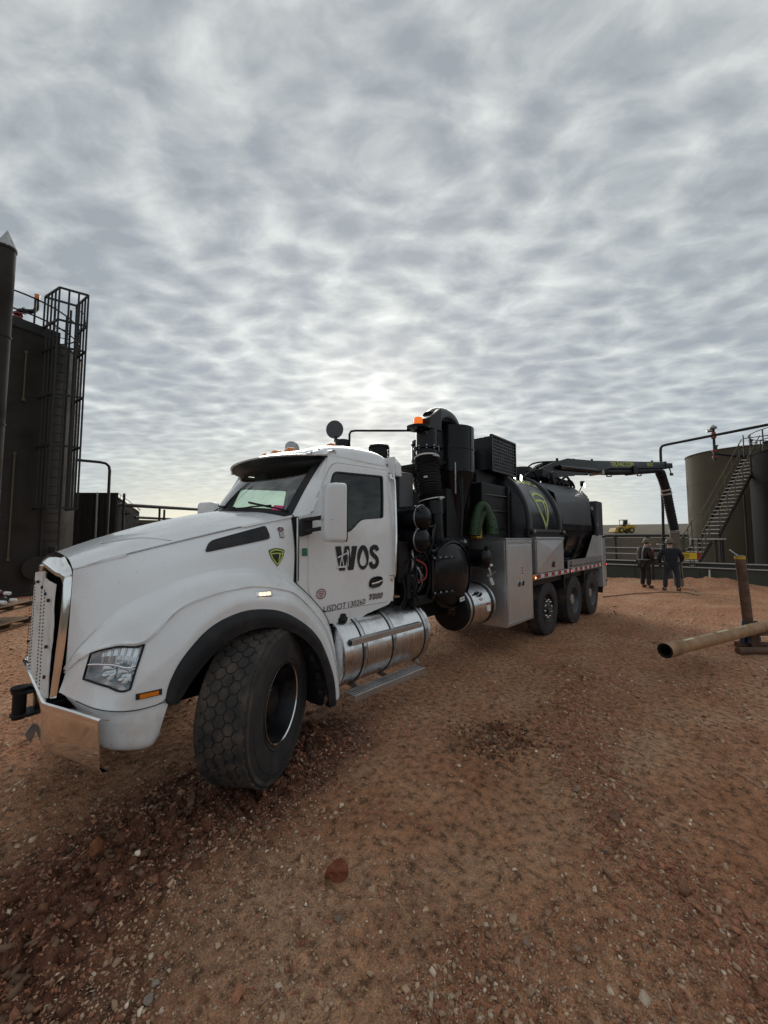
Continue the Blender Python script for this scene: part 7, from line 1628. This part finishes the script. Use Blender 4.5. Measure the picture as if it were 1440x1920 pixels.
M['black_cloth'] = mat('black_work_jacket', (.013, .012, .013), .85, var=.25, scale=9, bump=.3, bscale=30, dust=DUST, damt=.3)
M['jeans'] = mat('blue_jeans', (.026, .030, .042), .85, var=.25, scale=8, bump=.3, bscale=30, dust=DUST, damt=.3)
M['dark_trousers'] = mat('dark_work_trousers', (.020, .018, .018), .85, var=.25, scale=8, bump=.3, bscale=30, dust=DUST, damt=.4)
M['reflective'] = mat('grey_reflective_tape', (.22, .22, .215), .6, var=.1)
S_ = 1.04
def sc3(d): return {k: tuple(np.array(v) * S_) for k, v in d.items()}
J1 = sc3(dict(head=(.02, .12, 1.60), neck=(.01, .05, 1.47), chest=(0, .02, 1.28), waist=(0, 0, 1.06), pelvis=(0, -.02, .92), lsho=(-.20, .03, 1.38), lelb=(-.27, .06, 1.10), lwri=(-.14, .28, 1.02), lhand=(-.09, .35, 1.02), ltip=(-.05, .42, 1.01),
     rsho=(.20, .03, 1.38), relb=(.27, .04, 1.10), rwri=(.17, .27, 1.00), rhand=(.13, .34, .99), rtip=(.10, .41, .98), lhip=(-.10, -.01, .88), lkne=(-.12, .03, .48), lank=(-.13, 0, .08), ltoe=(-.15, .17, .04), rhip=(.10, -.01, .88), rkne=(.13, .04, .48), rank=(.14, 0, .08), rtoe=(.17, .17, .04)))
def ex1(o, T):
    # reflective braces over the shoulders and bands on the sleeve and waist
    for q in (-1, 1):
        P = cat_rom([np.array(T(np.array(p) * S_)) for p in ((q * .11, .17, 1.02), (q * .12, .205, 1.25), (q * .125, .12, 1.46), (q * .12, -.10, 1.46), (q * .11, -.175, 1.25), (q * .10, -.17, 1.02))], 24); MB().tube(P, .024, 6).build('reflective_strap', 'reflective', o)
    P = [np.array(T(np.array((math.cos(t) * .205, math.sin(t) * .19 + .0, 1.03)) * S_)) for t in np.linspace(0, 6.283, 33)[:-1]]; MB().tube(P, .022, 6, closed=True).build('reflective_band', 'reflective', o)
    a_, b_ = np.array(J1['lelb']), np.array(J1['lwri']); m_ = a_ * .5 + b_ * .5; d = (b_ - a_) / np.linalg.norm(b_ - a_)
    MB().lathe([(-.03, .074), (-.03, .078), (.03, .074), (.03, .07)], T(m_), np.array(T(m_ + d)) - np.array(T(m_)), 20).build('sleeve_band', 'reflective', o)
    MB().lathe([(-.02, .04), (.0, .052), (.03, .045), (.035, .01)], T(np.array(J1['head']) + (0, .095, -.035)), np.array(T((0, 1, -.2))) - np.array(T((0, 0, 0))), 14).build('dust_mask', 'deckwhite', o)
    rc = thing('remote_control', 'small dark remote control box held by the worker with reflective braces', 'remote', T(np.array((.02, .40, 1.0)) * S_))
    MB().box(T(np.array((.02, .40, 1.02)) * S_), (.22, .14, .09), rz=PYAW1).build('case', 'black', rc, bevel=.015); MB().box(T(np.array((.02, .40, 1.075)) * S_), (.16, .09, .012), rz=PYAW1).build('key_panel', 'tape_white', rc)
PYAW1 = R(-128)
person(17.12, -1.28, PYAW1, 'worker in black jacket with pale reflective braces looking down at a remote', J1, 'black_cloth', 'dark_trousers', ex1)
J2 = sc3(dict(head=(0, .10, 1.59), neck=(0, .04, 1.47), chest=(0, .01, 1.28), waist=(0, 0, 1.06), pelvis=(0, -.02, .92), lsho=(-.21, .02, 1.38), lelb=(-.33, .02, 1.12), lwri=(-.30, .16, .92), lhand=(-.28, .21, .86), ltip=(-.27, .25, .80),
     rsho=(.21, .02, 1.38), relb=(.33, .03, 1.13), rwri=(.31, .22, 1.0), rhand=(.30, .29, .97), rtip=(.29, .36, .95), lhip=(-.11, -.01, .88), lkne=(-.17, .03, .48), lank=(-.19, 0, .08), ltoe=(-.25, .15, .04), rhip=(.11, -.01, .88), rkne=(.16, .02, .48), rank=(.17, 0, .08), rtoe=(.22, .16, .04)))
def ex2(o, T): 
    MB().lathe([(-.03, .185), (-.03, .20), (.03, .20), (.03, .185)], T(np.array(J2['pelvis']) + (0, 0, -.05)), (0, 0, 1), 24).build('jacket_hem', 'navy', o)
    wd = thing('lance', 'thin dark digging lance held in the right hand of the worker in blue jeans', 'lance', T((.34, .45, 0)))
    MB().tube([T((.31, .30, 1.02)), T((.40, .75, .55)), T((.46, 1.1, .05))], .016, 8).build('tube', 'dark_pipe', wd); MB().tube([T((.31, .20, 1.06)), T((.31, .36, .98))], .024, 8).build('grip', 'ink', wd)
person(16.78, -2.13, R(-76), 'worker in dark jacket and blue jeans seen from behind beside the dig tube', J2, 'navy', 'jeans', ex2)
